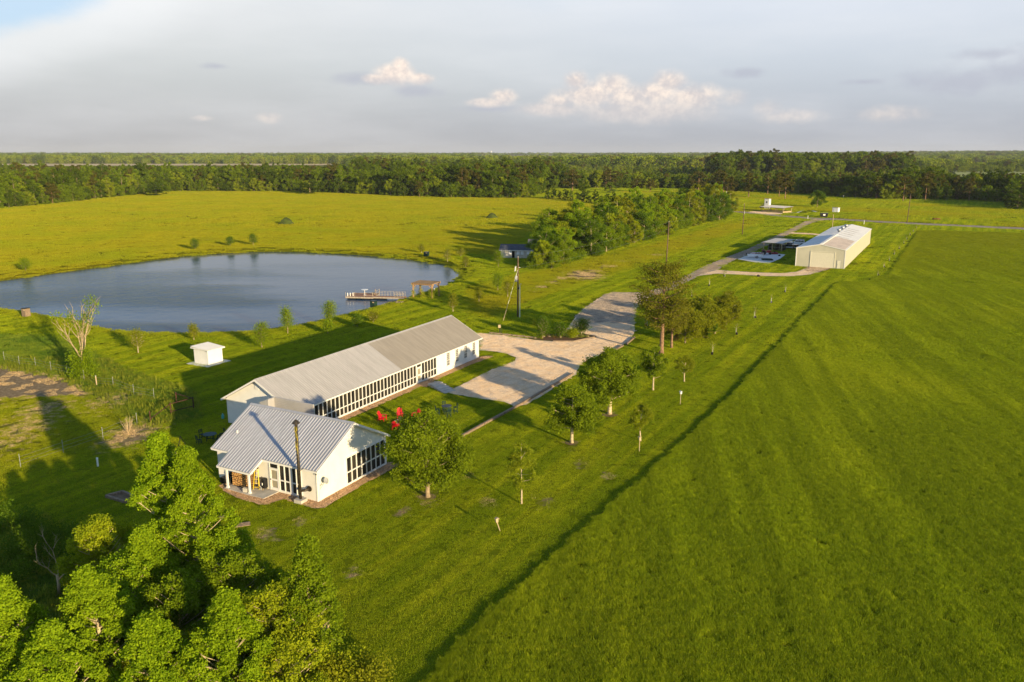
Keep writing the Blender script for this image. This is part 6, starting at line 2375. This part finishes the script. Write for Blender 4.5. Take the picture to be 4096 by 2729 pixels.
# ------------------------------------------------------------------ the woods
far_broad, far_pine = [], []
for i, (lf, kd, H, rad, nl) in enumerate((('wood_mid', 'round', 17, 5.6, 2600), ('wood_mid', 'oval', 18, 4.8, 2600), ('wood_light', 'round', 15, 5.0, 2400), ('wood_dark', 'round', 19, 6.0, 2800), ('wood_light', 'oval', 15, 4.4, 2200), ('wood_dark', 'oval', 18, 5.2, 2600))):
    far_broad.append(single_tree('broadleaf_tree', 200 + i, M['bark'], M[lf], H=H, hb=H * .03, rad=rad, kind=kd, nbr=34, nleaf=int(nl * 1.7), size=.75, sig=1.15, rise=.6, tr=.20, lob=18, rl=.46, wob=.5))
for i, (H, rad) in enumerate(((18, 5.0), (20, 4.6), (17, 5.6))):
    far_pine.append(single_tree('pine_tree', 230 + i, M['bark_pine'], M['wood_pine'], H=H, hb=H * .22, rad=rad * 1.1, kind='oval', nbr=36, nleaf=4200, size=.7, sig=1.0, rise=.2, tr=.3, lob=16, rl=.38))

far_bush = [single_tree('edge_tree', 260 + i, M['bark'], M[lf], H=8.5, hb=.1, rad=4.6, kind='dome', nbr=34, nleaf=2600, size=.6, sig=.9, rise=.5, tr=.1, lob=16, rl=.46, wob=.3) for i, lf in enumerate(('wood_mid', 'wood_dark', 'wood_light', 'wood_mid'))]

EX = [-900, -400, 0, 100, 260, 420, 575, 700, 1120, 1320, 1650, 1915, 2070, 2130, 2200, 2560, 2800, 2950, 3180, 3360, 3510, 3660, 3870, 4020, 4096, 4400, 5000]
EY = [905, 868, 833, 826, 810, 793, 778, 766, 767, 772, 788, 793, 794, 786, 755, 752, 758, 766, 774, 789, 796, 799, 801, 812, 836, 850, 890]


def edge_dist(px):
    return np.interp(px, EX, EY)


def wood_pos(px, back):
    p = G(px, float(edge_dist(px)))
    r = Vector((p.x, p.y, 0))
    return r * ((r.length + back) / r.length)


q = np.random.default_rng(99)
BL_ = 'leafy green tree in the front ranks of the wood beyond the left field'
BR_ = 'green tree in the front ranks of the wood beyond the far right meadow'
BM_ = 'green tree in the wood beyond the end of the hedgerow'
woods = []
proto_objs = []


def wood_tree(me, loc, sc, label, group, name):
    o = bpy.data.objects.new(name, me)
    COL.objects.link(o)
    o.location = (loc[0], loc[1], loc[2] - .2)
    o.rotation_euler = (0, 0, q.uniform(0, 6.28))
    o.scale = (sc, sc, sc * q.uniform(.9, 1.12))
    tag(o, label, 'tree', group)
    return o


px = -260.0
while px < 4400:
    for row in range(2):
        back = q.uniform(0, 5) if row == 0 else q.uniform(7, 15)
        if row == 1 and q.uniform() < .25:
            continue
        p = wood_pos(px + q.uniform(-8, 8), back)
        left = px < 2140
        mid = 2140 <= px < 2900
        rr_ = q.uniform()
        pine_p = .07 if px < 1500 else (.25 if left else (.35 if mid else .13))
        if row == 0 and left:
            sc = q.uniform(.42, .85)
        else:
            sc = q.uniform(.75, 1.08)
        if not left:
            sc *= .92 if px < 3750 else .58
        if row == 0 and q.uniform() < (.72 if left else .6):
            me, nm, sc = far_bush[int(q.integers(0, 4))], 'broadleaf_tree', q.uniform(.7, 1.3)
        elif rr_ < pine_p:
            me, nm = far_pine[int(q.integers(0, 3))], 'pine_tree'
        else:
            me, nm = far_broad[int(q.choice([0, 1, 2, 3, 4, 5], p=[.24, .2, .12, .2, .06, .18]))], 'broadleaf_tree'
        lab, grp = (BL_, 'front trees of the left wood') if left else ((BM_, 'front trees of the middle wood') if mid else (BR_, 'front trees of the right wood'))
        if nm == 'pine_tree':
            lab = lab.replace('leafy green', 'olive pine').replace('green', 'olive pine') if 'leafy' not in lab else lab.replace('leafy green tree', 'olive pine tree')
            grp = grp.replace('trees', 'pines')
        wood_tree(me, p, sc, lab, grp, nm)
    px += 29 if px < 2140 else 40
# outstanding trees
for (px, py, top, w, kd, lab) in ((1240, 776, 722, 110, 'b', 'rounded bright tree standing out in front of the left wood'), (625, 783, 735, 100, 'b', 'low rounded tree pushed out from the left wood into the field'),
                                  (2289, 766, 672, 90, 'p', 'tall brownish pine at the corner of the left wood'), (2440, 762, 676, 80, 'p', 'broad pine in the gap behind the hedgerow'), (2547, 768, 709, 60, 'p', 'smaller reddish pine behind the hedgerow'),
                                  (2600, 770, 712, 55, 'p', 'stubby pine beside the reddish one'), (2793, 766, 681, 85, 'p', 'large brown pine right above the far end of the hedgerow'), (2892, 781, 684, 72, 'p', 'leftmost pine of the lone group on the far lawn'), (2922, 788, 700, 55, 'p', 'slender bare trunked pine in the lone group'),
                                  (2994, 789, 684, 82, 'p', 'dense dark pine in the middle of the lone group'), (3070, 778, 692, 56, 'p', 'pale trunked pine at the back of the lone group'), (3116, 788, 684, 70, 'p', 'dark pine second from the right of the lone group'), (3140, 796, 680, 88, 'p', 'largest pine at the right end of the lone group'),
                                  (3612, 804, 697, 80, 'p', 'lone pine standing before the right wood'), (3875, 804, 706, 70, 'p', 'pine at the edge of the right wood near the frame side'), (2330, 803, 714, 70, 'b', 'tall narrow green tree in the row at the back of the field'), (2442, 771, 728, 56, 'b', 'bright round tree behind the back row of the field'),
                                  (4069, 838, 770, 110, 'b', 'dark clump tree at the right edge of the frame'), (4040, 828, 745, 80, 'b', 'second dark tree at the right edge of the frame')):
    p = G(px, py)
    H = height_of(px, py, top)
    me = far_pine[px % 3] if kd == 'p' else far_broad[(0, 5, 3)[px % 3]]
    mh = max(v.co.z for v in me.vertices)
    mr = max(abs(v.co.x) for v in me.vertices)
    o = wood_tree(me, p, 1, lab, 'trees standing apart at the field ends', 'pine_tree' if kd == 'p' else 'broadleaf_tree')
    r_ = w / 2 / FOC * p.y / mr
    o.scale = (r_, r_, H / mh)
_p = G(3268, 829)
tree('round_tree', 'round dark tree alone on the far lawn', 'tree', _p, 0, None, M['bark'], M['leaf_dark'], 268, H=height_of(3268, 829, 766), hb=1.4, rad=4.6, kind='round', nbr=40, nleaf=7000, size=.42, sig=.8, rise=.6, tr=.22, lob=22, rl=.46)
# low row of dark bushes along the back of the field
for i in range(16):
    p = G(2190 + i * 24, 795 + i * 2.2 + q.uniform(-3, 3))
    o = wood_tree(far_broad[(3, 0, 5)[i % 3]], p, q.uniform(.28, .45), 'low dark tree in the row closing the back of the left field', 'row at the back of the left field', 'broadleaf_tree')


# the rest of the woods: too many to count
def scatter(name, pts, sc, rz, idx, protos, label):
    me = bpy.data.meshes.new(name)
    me.vertices.add(len(pts))
    me.vertices.foreach_set('co', np.asarray(pts, np.float32).ravel())
    for nm, tp, arr in (('sc', 'FLOAT_VECTOR', sc), ('rot', 'FLOAT_VECTOR', rz)):
        a = me.attributes.new(nm, tp, 'POINT')
        a.data.foreach_set('vector', np.asarray(arr, np.float32).ravel())
    a = me.attributes.new('idx', 'INT', 'POINT')
    a.data.foreach_set('value', np.asarray(idx, np.int32))
    o = bpy.data.objects.new(name, me)
    COL.objects.link(o)
    ng = bpy.data.node_groups.new(name + '_spread', 'GeometryNodeTree')
    ng.interface.new_socket('Geometry', in_out='INPUT', socket_type='NodeSocketGeometry')
    ng.interface.new_socket('Geometry', in_out='OUTPUT', socket_type='NodeSocketGeometry')
    N, L = ng.nodes, ng.links
    gi, go = N.new('NodeGroupInput'), N.new('NodeGroupOutput')
    jn = N.new('GeometryNodeJoinGeometry')
    for pmesh in protos[::-1]:
        po_ = bpy.data.objects.new(pmesh.name, pmesh)
        oi = N.new('GeometryNodeObjectInfo')
        oi.transform_space = 'ORIGINAL'
        oi.inputs['Object'].default_value = po_
        oi.inputs['As Instance'].default_value = True
        L.new(oi.outputs['Geometry'], jn.inputs[0])
    ip = N.new('GeometryNodeInstanceOnPoints')
    ip.inputs['Pick Instance'].default_value = True
    L.new(gi.outputs[0], ip.inputs['Points'])
    L.new(jn.outputs[0], ip.inputs['Instance'])
    for nm, tp, sk in (('idx', 'INT', 'Instance Index'), ('rot', 'FLOAT_VECTOR', 'Rotation'), ('sc', 'FLOAT_VECTOR', 'Scale')):
        na = N.new('GeometryNodeInputNamedAttribute')
        na.data_type = tp
        na.inputs['Name'].default_value = nm
        L.new(na.outputs[0], ip.inputs[sk])
    L.new(ip.outputs[0], go.inputs[0])
    md = o.modifiers.new('spread', 'NODES')
    md.node_group = ng
    return tag(o, label, None, None, 'stuff')


def wood_points(n, lo, hi, seed, pxlo=-500, pxhi=4600, power=1.6):
    q = np.random.default_rng(seed)
    px = q.uniform(pxlo, pxhi, n)
    e = edge_dist(px)
    a = np.arctan((1364.5 - e) / FOC) - PITCH
    d0 = CAM_H / np.tan(-a) * 1.0
    t = q.uniform(0, 1, n)
    d = np.maximum(d0 + 14, lo) if lo else d0 + 14
    d = d + (hi - d) * t ** power
    ok = d > d0 + 13
    x = (px - 2048) / FOC * (d * math.cos(PITCH) + CAM_H * math.sin(PITCH))
    return x[ok], d[ok], px[ok]


q = np.random.default_rng(123)
x, y, px = wood_points(15500, 0, 1750, 5, power=1.35)
keep = np.ones(len(x), bool)
keep &= ~((px < 1400) & (y > 900))
keep &= ~((px > 1400) & (px < 2150) & (y > 1000) & (q.random(len(x)) < .5))
keep &= ~((px > 3780) & (y > 640) & (y < 1280))
keep &= ~((px > 2180) & (px < 2900) & (y < 690) & (q.random(len(x)) < .8))
x, y, px = x[keep], y[keep], px[keep]
s = q.uniform(.72, 1.05, len(x))
s = np.where((px > 2250) & (y > 640), s * .62, s)                       # younger, lower woods behind the middle
ridge = (px > 2840) & (px < 3640) & (y > 900) & (y < 1250)
s = np.where(ridge, q.uniform(1.2, 1.65, len(x)), s)
s = np.where((px > 3760) & (y < 700), s * .75, s)
lump = np.where(px < 1400, .66, .62) + np.where(px < 1400, .5, .75) * vnoise(x, y, 55, 21)
s = s * np.where(ridge, 1, lump)
z = far_rise(x, y)
idx = q.choice(9, len(x), p=[.24, .20, .12, .12, .08, .10, .05, .05, .04])
yg = (px > 2250) & (y > 640) & ~ridge & (q.random(len(x)) < .8)
idx[yg] = q.choice([2, 4, 1], yg.sum())
scatter('wood', np.stack([x, y, z - .3], 1), np.stack([s, s, s * q.uniform(.88, 1.12, len(x))], 1), np.stack([x * 0, x * 0, q.uniform(0, 6.28, len(x))], 1), idx, far_broad + far_pine, 'dense mixed wood stretching away behind the fields')
# far plain of forest to the horizon, seen only as a low textured band
lowp = []
for i, (lf, kd) in enumerate((('wood_mid', 'round'), ('wood_dark', 'round'), ('wood_light', 'oval'), ('wood_pine', 'dome'))):
    lowp.append(single_tree('far_tree', 300 + i, M['bark'], M[lf], H=17, hb=2, rad=6.0, kind=kd, nbr=22, nleaf=420, size=2.3, sig=1.6, rise=.5, tr=.25, sub=2))
q = np.random.default_rng(321)
n = 42000
px = q.uniform(-500, 4600, n)
d = 1400 * np.exp(q.uniform(0, 1, n) ** .9 * math.log(9800 / 1400))
x = (px - 2048) / FOC * d
keep = ~((px < 1400) & (d < 2250)) & ~((px > 1300) & (px < 2250) & (d < 1700)) & ~((px > 3700) & (d > 1700) & (d < 2300) & (vnoise(x, d, 300, 4) > .45))
bare = vnoise(x, d * .35, 500, 14) > .60
keep &= ~(bare & (d > 1500))
x, d, px = x[keep], d[keep], px[keep]
s = q.uniform(.7, 1.15, len(x)) * (.75 + .6 * vnoise(x, d, 180, 6))
s3 = np.stack([s * 1.25, s * 1.25, s], 1)
scatter('far_wood', np.stack([x, d, far_rise(x, d) - .5], 1), s3, np.stack([x * 0, x * 0, q.uniform(0, 6.28, len(x))], 1), np.where((d < 3000) & (q.random(len(x)) < .55), 2, q.choice(4, len(x), p=[.4, .27, .2, .13])), lowp, 'endless low forest reaching the hazy horizon')


# ------------------------------------------------------------------ standing grass
def tuft_mesh(name, seed, n, h, r, w, mat):
    q = np.random.default_rng(seed)
    V = []
    for i in range(n):
        a, b = q.uniform(0, 6.28), q.uniform(0, r)
        p = np.array([b * math.cos(a), b * math.sin(a), -.03])
        az = q.uniform(0, 6.28)
        d = np.array([math.cos(az), math.sin(az), 0])
        s = np.array([-d[1], d[0], 0]) * w * q.uniform(.6, 1.2)
        hh = h * q.uniform(.55, 1.1)
        l = q.uniform(.1, .55) * hh
        m = p + d * l * .35 + np.array([0, 0, hh * .6])
        t = p + d * l + np.array([0, 0, hh])
        V += [p - s, p + s, m + s * .7, m - s * .7, m - s * .7, m + s * .7, t + s * .1, t - s * .1]
    return fast_mesh(name, np.array(V), 4, [mat])


def turf_patch(name, seed, n, h, w, mat, lean=.5, size=1.0):
    """square of turf one metre wide: n upright blades"""
    q = np.random.default_rng(seed)
    p = np.stack([q.uniform(-.56, .56, n) * size, q.uniform(-.56, .56, n) * size, np.full(n, -.02)], 1)
    az = q.uniform(0, 2 * np.pi, n)
    d = np.stack([np.cos(az), np.sin(az), az * 0], 1)
    s = np.stack([-d[:, 1], d[:, 0], az * 0], 1) * w * q.uniform(.6, 1.3, (n, 1)) / 2
    hh = h * q.uniform(.5, 1.15, (n, 1))
    t = p + d * hh * lean * q.uniform(0, 1, (n, 1)) + np.array([0, 0, 1]) * hh
    co = np.stack([p - s, p + s, t + s * .45, t - s * .45], 1).reshape(-1, 3)
    return fast_mesh(name, co, 4, [mat])


q = np.random.default_rng(700)


def patches(name, X, Y, Z, sxy, sz, protos, label, tint=None, tilt=.0):
    n = len(X)
    o = scatter(name, np.stack([X, Y, Z], 1), np.stack([sxy, sxy, sz], 1), np.stack([q.normal(0, tilt, n), q.normal(0, tilt, n), q.uniform(0, 6.28, n)], 1), q.integers(0, len(protos), n), protos, label)
    if tint is not None:
        a = o.data.attributes.new('tint', 'FLOAT_VECTOR', 'POINT')
        a.data.foreach_set('vector', np.asarray(tint, np.float32).ravel())
    return o


def cover(y0, y1, step, margin=.62):
    """jittered grid of points inside the view between two distances"""
    xs, ys = [], []
    y = y0
    while y < y1:
        w = y * margin + 14
        n = int(2 * w / step)
        xs.append(-w + (np.arange(n) + q.uniform(0, 1, n)) * step)
        ys.append(np.full(n, y) + q.uniform(-.5, .5, n) * step)
        y += step
    X, Y = np.concatenate(xs), np.concatenate(ys)
    return X, Y


HARD = [[(p[0], p[1]) for p in (v.co for v in o.data.vertices)] for o in list(COL.objects) if o.type == 'MESH' and o.get('kind') == 'structure' and o.name.split('.')[0] in
        ('gravel_drive', 'road', 'lane', 'track', 'barn_apron', 'spur', 'concrete_pad', 'parking_pad', 'pavilion_apron', 'pebble_bed', 'stone_pad', 'path', 'flower_bed', 'far_pad')]
for o, m_ in ((lodge, (-LL, 0, 0, LW)), (cottage, (-CL, 0, 0, CW)), (barn, (0, BL, 0, BW))):
    c_, s_ = math.cos(o.rotation_euler.z), math.sin(o.rotation_euler.z)
    HARD.append([(o.location.x + c_ * u - s_ * v, o.location.y + s_ * u + c_ * v) for u, v in ((m_[0], m_[2]), (m_[1], m_[2]), (m_[1], m_[3]), (m_[0], m_[3]))])


def open_turf(X, Y, half):
    k = np.ones(len(X), bool)
    for pl in HARD:
        a = np.array(pl)
        bx = (X > a[:, 0].min() - 2) & (X < a[:, 0].max() + 2) & (Y > a[:, 1].min() - 2) & (Y < a[:, 1].max() + 2) & k
        if bx.any():
            k[bx] &= sdf(pl, X[bx], Y[bx]) > half
    k &= sdf(meadow_line, X, Y) > -.1
    nr = (X > -260) & (X < 60) & (Y > 90) & (Y < 300)
    k[nr] &= sdf(pond_line, X[nr], Y[nr]) > .25
    return k


lawn_p = [turf_patch('turf_patch', 500 + i, 520, .075, .020, M['lawn_blades']) for i in range(3)]

TX, TY, TS = [], [], []
for y0, y1, st in ((28, 125, .95), (125, 215, 1.7), (215, 340, 3.0), (340, 760, 6.0)):
    X, Y = cover(y0, y1, st)
    k = open_turf(X, Y, .22 * st)
    TX.append(X[k]); TY.append(Y[k]); TS.append(np.full(k.sum(), st * 1.32))
X, Y, S = np.concatenate(TX), np.concatenate(TY), np.concatenate(TS)
tint = ground_tint(X, Y)
bald = 1 - .8 * np.clip(tint[:, 1] * 1.3 - .2, 0, 1)
k = q.random(len(X)) < bald
X, Y, S, tint = X[k], Y[k], S[k], tint[k]
hgt = np.minimum(S, 1.0 + (S - 1) * .5) * (.85 + .3 * vnoise(X, Y, 5, 61)) * (1 + .7 * tint[:, 0] + 1.2 * tint[:, 2])
patches('lawn_turf', X, Y, ground_z(X, Y), S, hgt, lawn_p, 'short mown grass covering the lawns and fields', tint)

mead_p = [turf_patch('meadow_patch', 510 + i, 1300, .31, .015, M['meadow_blades'], .7) for i in range(4)]
TX, TY, TS = [], [], []
for y0, y1, st in ((30, 115, .9), (115, 190, 1.5), (190, 340, 2.5)):
    X, Y = cover(y0, y1, st)
    k = sdf(meadow_line, X, Y) < -.55 * st
    TX.append(X[k]); TY.append(Y[k]); TS.append(np.full(k.sum(), st * 1.38))
    X, Y = cover(y0, y1, st * .42)                      # narrow patches fill in up to the mown edge
    e = sdf(meadow_line, X, Y)
    k = (e < -.16) & (e > -.8 * st)
    TX.append(X[k]); TY.append(Y[k]); TS.append(np.full(k.sum(), st * .5))
X, Y, S = np.concatenate(TX), np.concatenate(TY), np.concatenate(TS)
patch = vnoise(X, Y, 9, 31) * .5 + vnoise(X, Y, 2.4, 32) * .5
hgt = (.78 + .32 * patch + q.uniform(-.06, .06, len(X))) * np.clip(.85 + S * .12, .95, 1.25)
patches('tall_grass', X, Y, meadow_z(X, Y) - .04, S, hgt, mead_p, 'tall uncut grass standing in the meadow', meadow_tint(X, Y), .03)


def stone_patch(name, seed, n, r, mat):
    q = np.random.default_rng(seed)
    V = []
    for i in range(n):
        c = np.array([q.uniform(-.54, .54), q.uniform(-.54, .54), 0])
        a = q.uniform(0, 6.28)
        s = r * q.uniform(.5, 1.3)
        pts = [np.array([math.cos(a + k * 1.571) * s * q.uniform(.7, 1.2), math.sin(a + k * 1.571) * s * q.uniform(.7, 1.2), -.01]) for k in range(4)]
        top = [p * .55 + np.array([0, 0, s * q.uniform(.5, .95)]) for p in pts]
        V += [c + p for p in (top[0], top[1], top[2], top[3])]
        for k in range(4):
            V += [c + p for p in (pts[k], pts[(k + 1) % 4], top[(k + 1) % 4], top[k])]
    return fast_mesh(name, np.array(V), 4, [mat])


def stone_cover(name, objs, z, st, protos, scale, label, keep=1.0):
    TX, TY = [], []
    for o in objs:
        pl = [(v.co.x, v.co.y) for v in o.data.vertices]
        a = np.array(pl)
        nx, ny = int((a[:, 0].max() - a[:, 0].min()) / st) + 1, int((a[:, 1].max() - a[:, 1].min()) / st) + 1
        X, Y = np.meshgrid(np.arange(nx) * st + a[:, 0].min(), np.arange(ny) * st + a[:, 1].min())
        X, Y = X.ravel() + q.uniform(-.3, .3, X.size) * st, Y.ravel() + q.uniform(-.3, .3, X.size) * st
        k = (sdf(pl, X, Y) < -.32 * st) & (q.random(X.size) < keep)
        TX.append(X[k])
        TY.append(Y[k])
    X, Y = np.concatenate(TX), np.concatenate(TY)
    s = np.full(len(X), scale)
    patches(name, X, Y, X * 0 + z, s, s * .9, protos, label)


def by_name(*names):
    return [o for o in COL.objects if o.type == 'MESH' and o.get('kind') == 'structure' and o.name.split('.')[0] in names]


stone_cover('yard_stones', by_name('gravel_drive'), .02, 1.0, [stone_patch('yard_stone_patch', 600 + i, 330, .030, M['gravel']) for i in range(2)], 1.05, 'loose limestone chips covering the yard')
stone_cover('road_stones', by_name('road', 'parking_lot'), .032, 1.2, [stone_patch('road_stone_patch', 610 + i, 300, .026, M['asphalt']) for i in range(2)], 1.25, 'loose grey chips on the road and lot', .9)
stone_cover('track_stones', by_name('track', 'spur', 'pavilion_apron'), .026, 1.2, [stone_patch('track_stone_patch', 620, 300, .028, M['path'])], 1.25, 'loose pale chips on the gravel track')
stone_cover('pebbles', by_name('pebble_bed'), .03, .55, [stone_patch('pebble_patch', 630 + i, 150, .052, M['pebbles']) for i in range(2)], .62, 'brown river pebbles lying in the beds round the houses')
stone_cover('white_chips', by_name('stone_pad'), .04, .6, [stone_patch('white_chip_patch', 640, 130, .05, M['white_gravel'])], .7, 'white crushed stone under the pond shed')


def tuft_field(name, X, Y, zf, size, protos, label):
    n = len(X)
    s = size * q.uniform(.65, 1.3, n)
    patches(name, X, Y, zf, s * 1.2, s, protos, label, None, .12)


wild = [tuft_mesh('wild_tuft', 520 + i, 14, .42, .25, .018, M['tuft_wild']) for i in range(3)]
X = q.uniform(-75, 0, 40000)
Y = q.uniform(36, 118, 40000)
dw = np.minimum(sdf(wild_line, X, Y), sdf(wild2_line, X, Y))
k = (dw < 0) & (sdf(pond_line, X, Y) > 1.5) & (q.random(len(X)) < .1 + .6 * vnoise(X, Y, 4, 41))
X, Y = X[k], Y[k]
tuft_field('weeds', X, Y, ground_z(X, Y), .9 + .6 * vnoise(X, Y, 6, 42), wild, 'rank weeds and long grass along the pasture fence')
# reeds along the water's edge
pl2 = [Vector((p[0], p[1], 0)) for p in pond_line]
R_ = []
for i in range(len(pl2)):
    a, b_ = pl2[i], pl2[(i + 1) % len(pl2)]
    m_ = int((b_ - a).length * 2.2)
    for j in range(m_):
        R_.append(a.lerp(b_, q.random()) + Vector((q.normal(0, .35), q.normal(0, .35), 0)))
X, Y = np.array([p.x for p in R_]), np.array([p.y for p in R_])
k = (X > -190) & (sdf(pond_line, X, Y) > -.15)
X, Y = X[k], Y[k]
tuft_field('bank_grass', X, Y, ground_z(X, Y), .55 + .5 * vnoise(X, Y, 5, 43), wild, 'uneven long grass fringing the pond')

# ------------------------------------------------------------------ air
hz = MB()
hz.box((0, 5600, 48), (24000, 12600, 112))
hm = bpy.data.materials.new('haze_air')
hm.use_nodes = True
hm.node_tree.nodes.clear()
ho_ = hm.node_tree.nodes.new('ShaderNodeOutputMaterial')
hv = hm.node_tree.nodes.new('ShaderNodeVolumePrincipled')
hv.inputs['Color'].default_value = (.82, .88, 1.0, 1)
hv.inputs['Density'].default_value = 0.45e-4
hv.inputs['Anisotropy'].default_value = 0.0
hm.node_tree.links.new(hv.outputs[0], ho_.inputs['Volume'])
tag(hz.build('haze', hm), 'thin bluish evening haze over the whole plain', None, None, 'stuff')
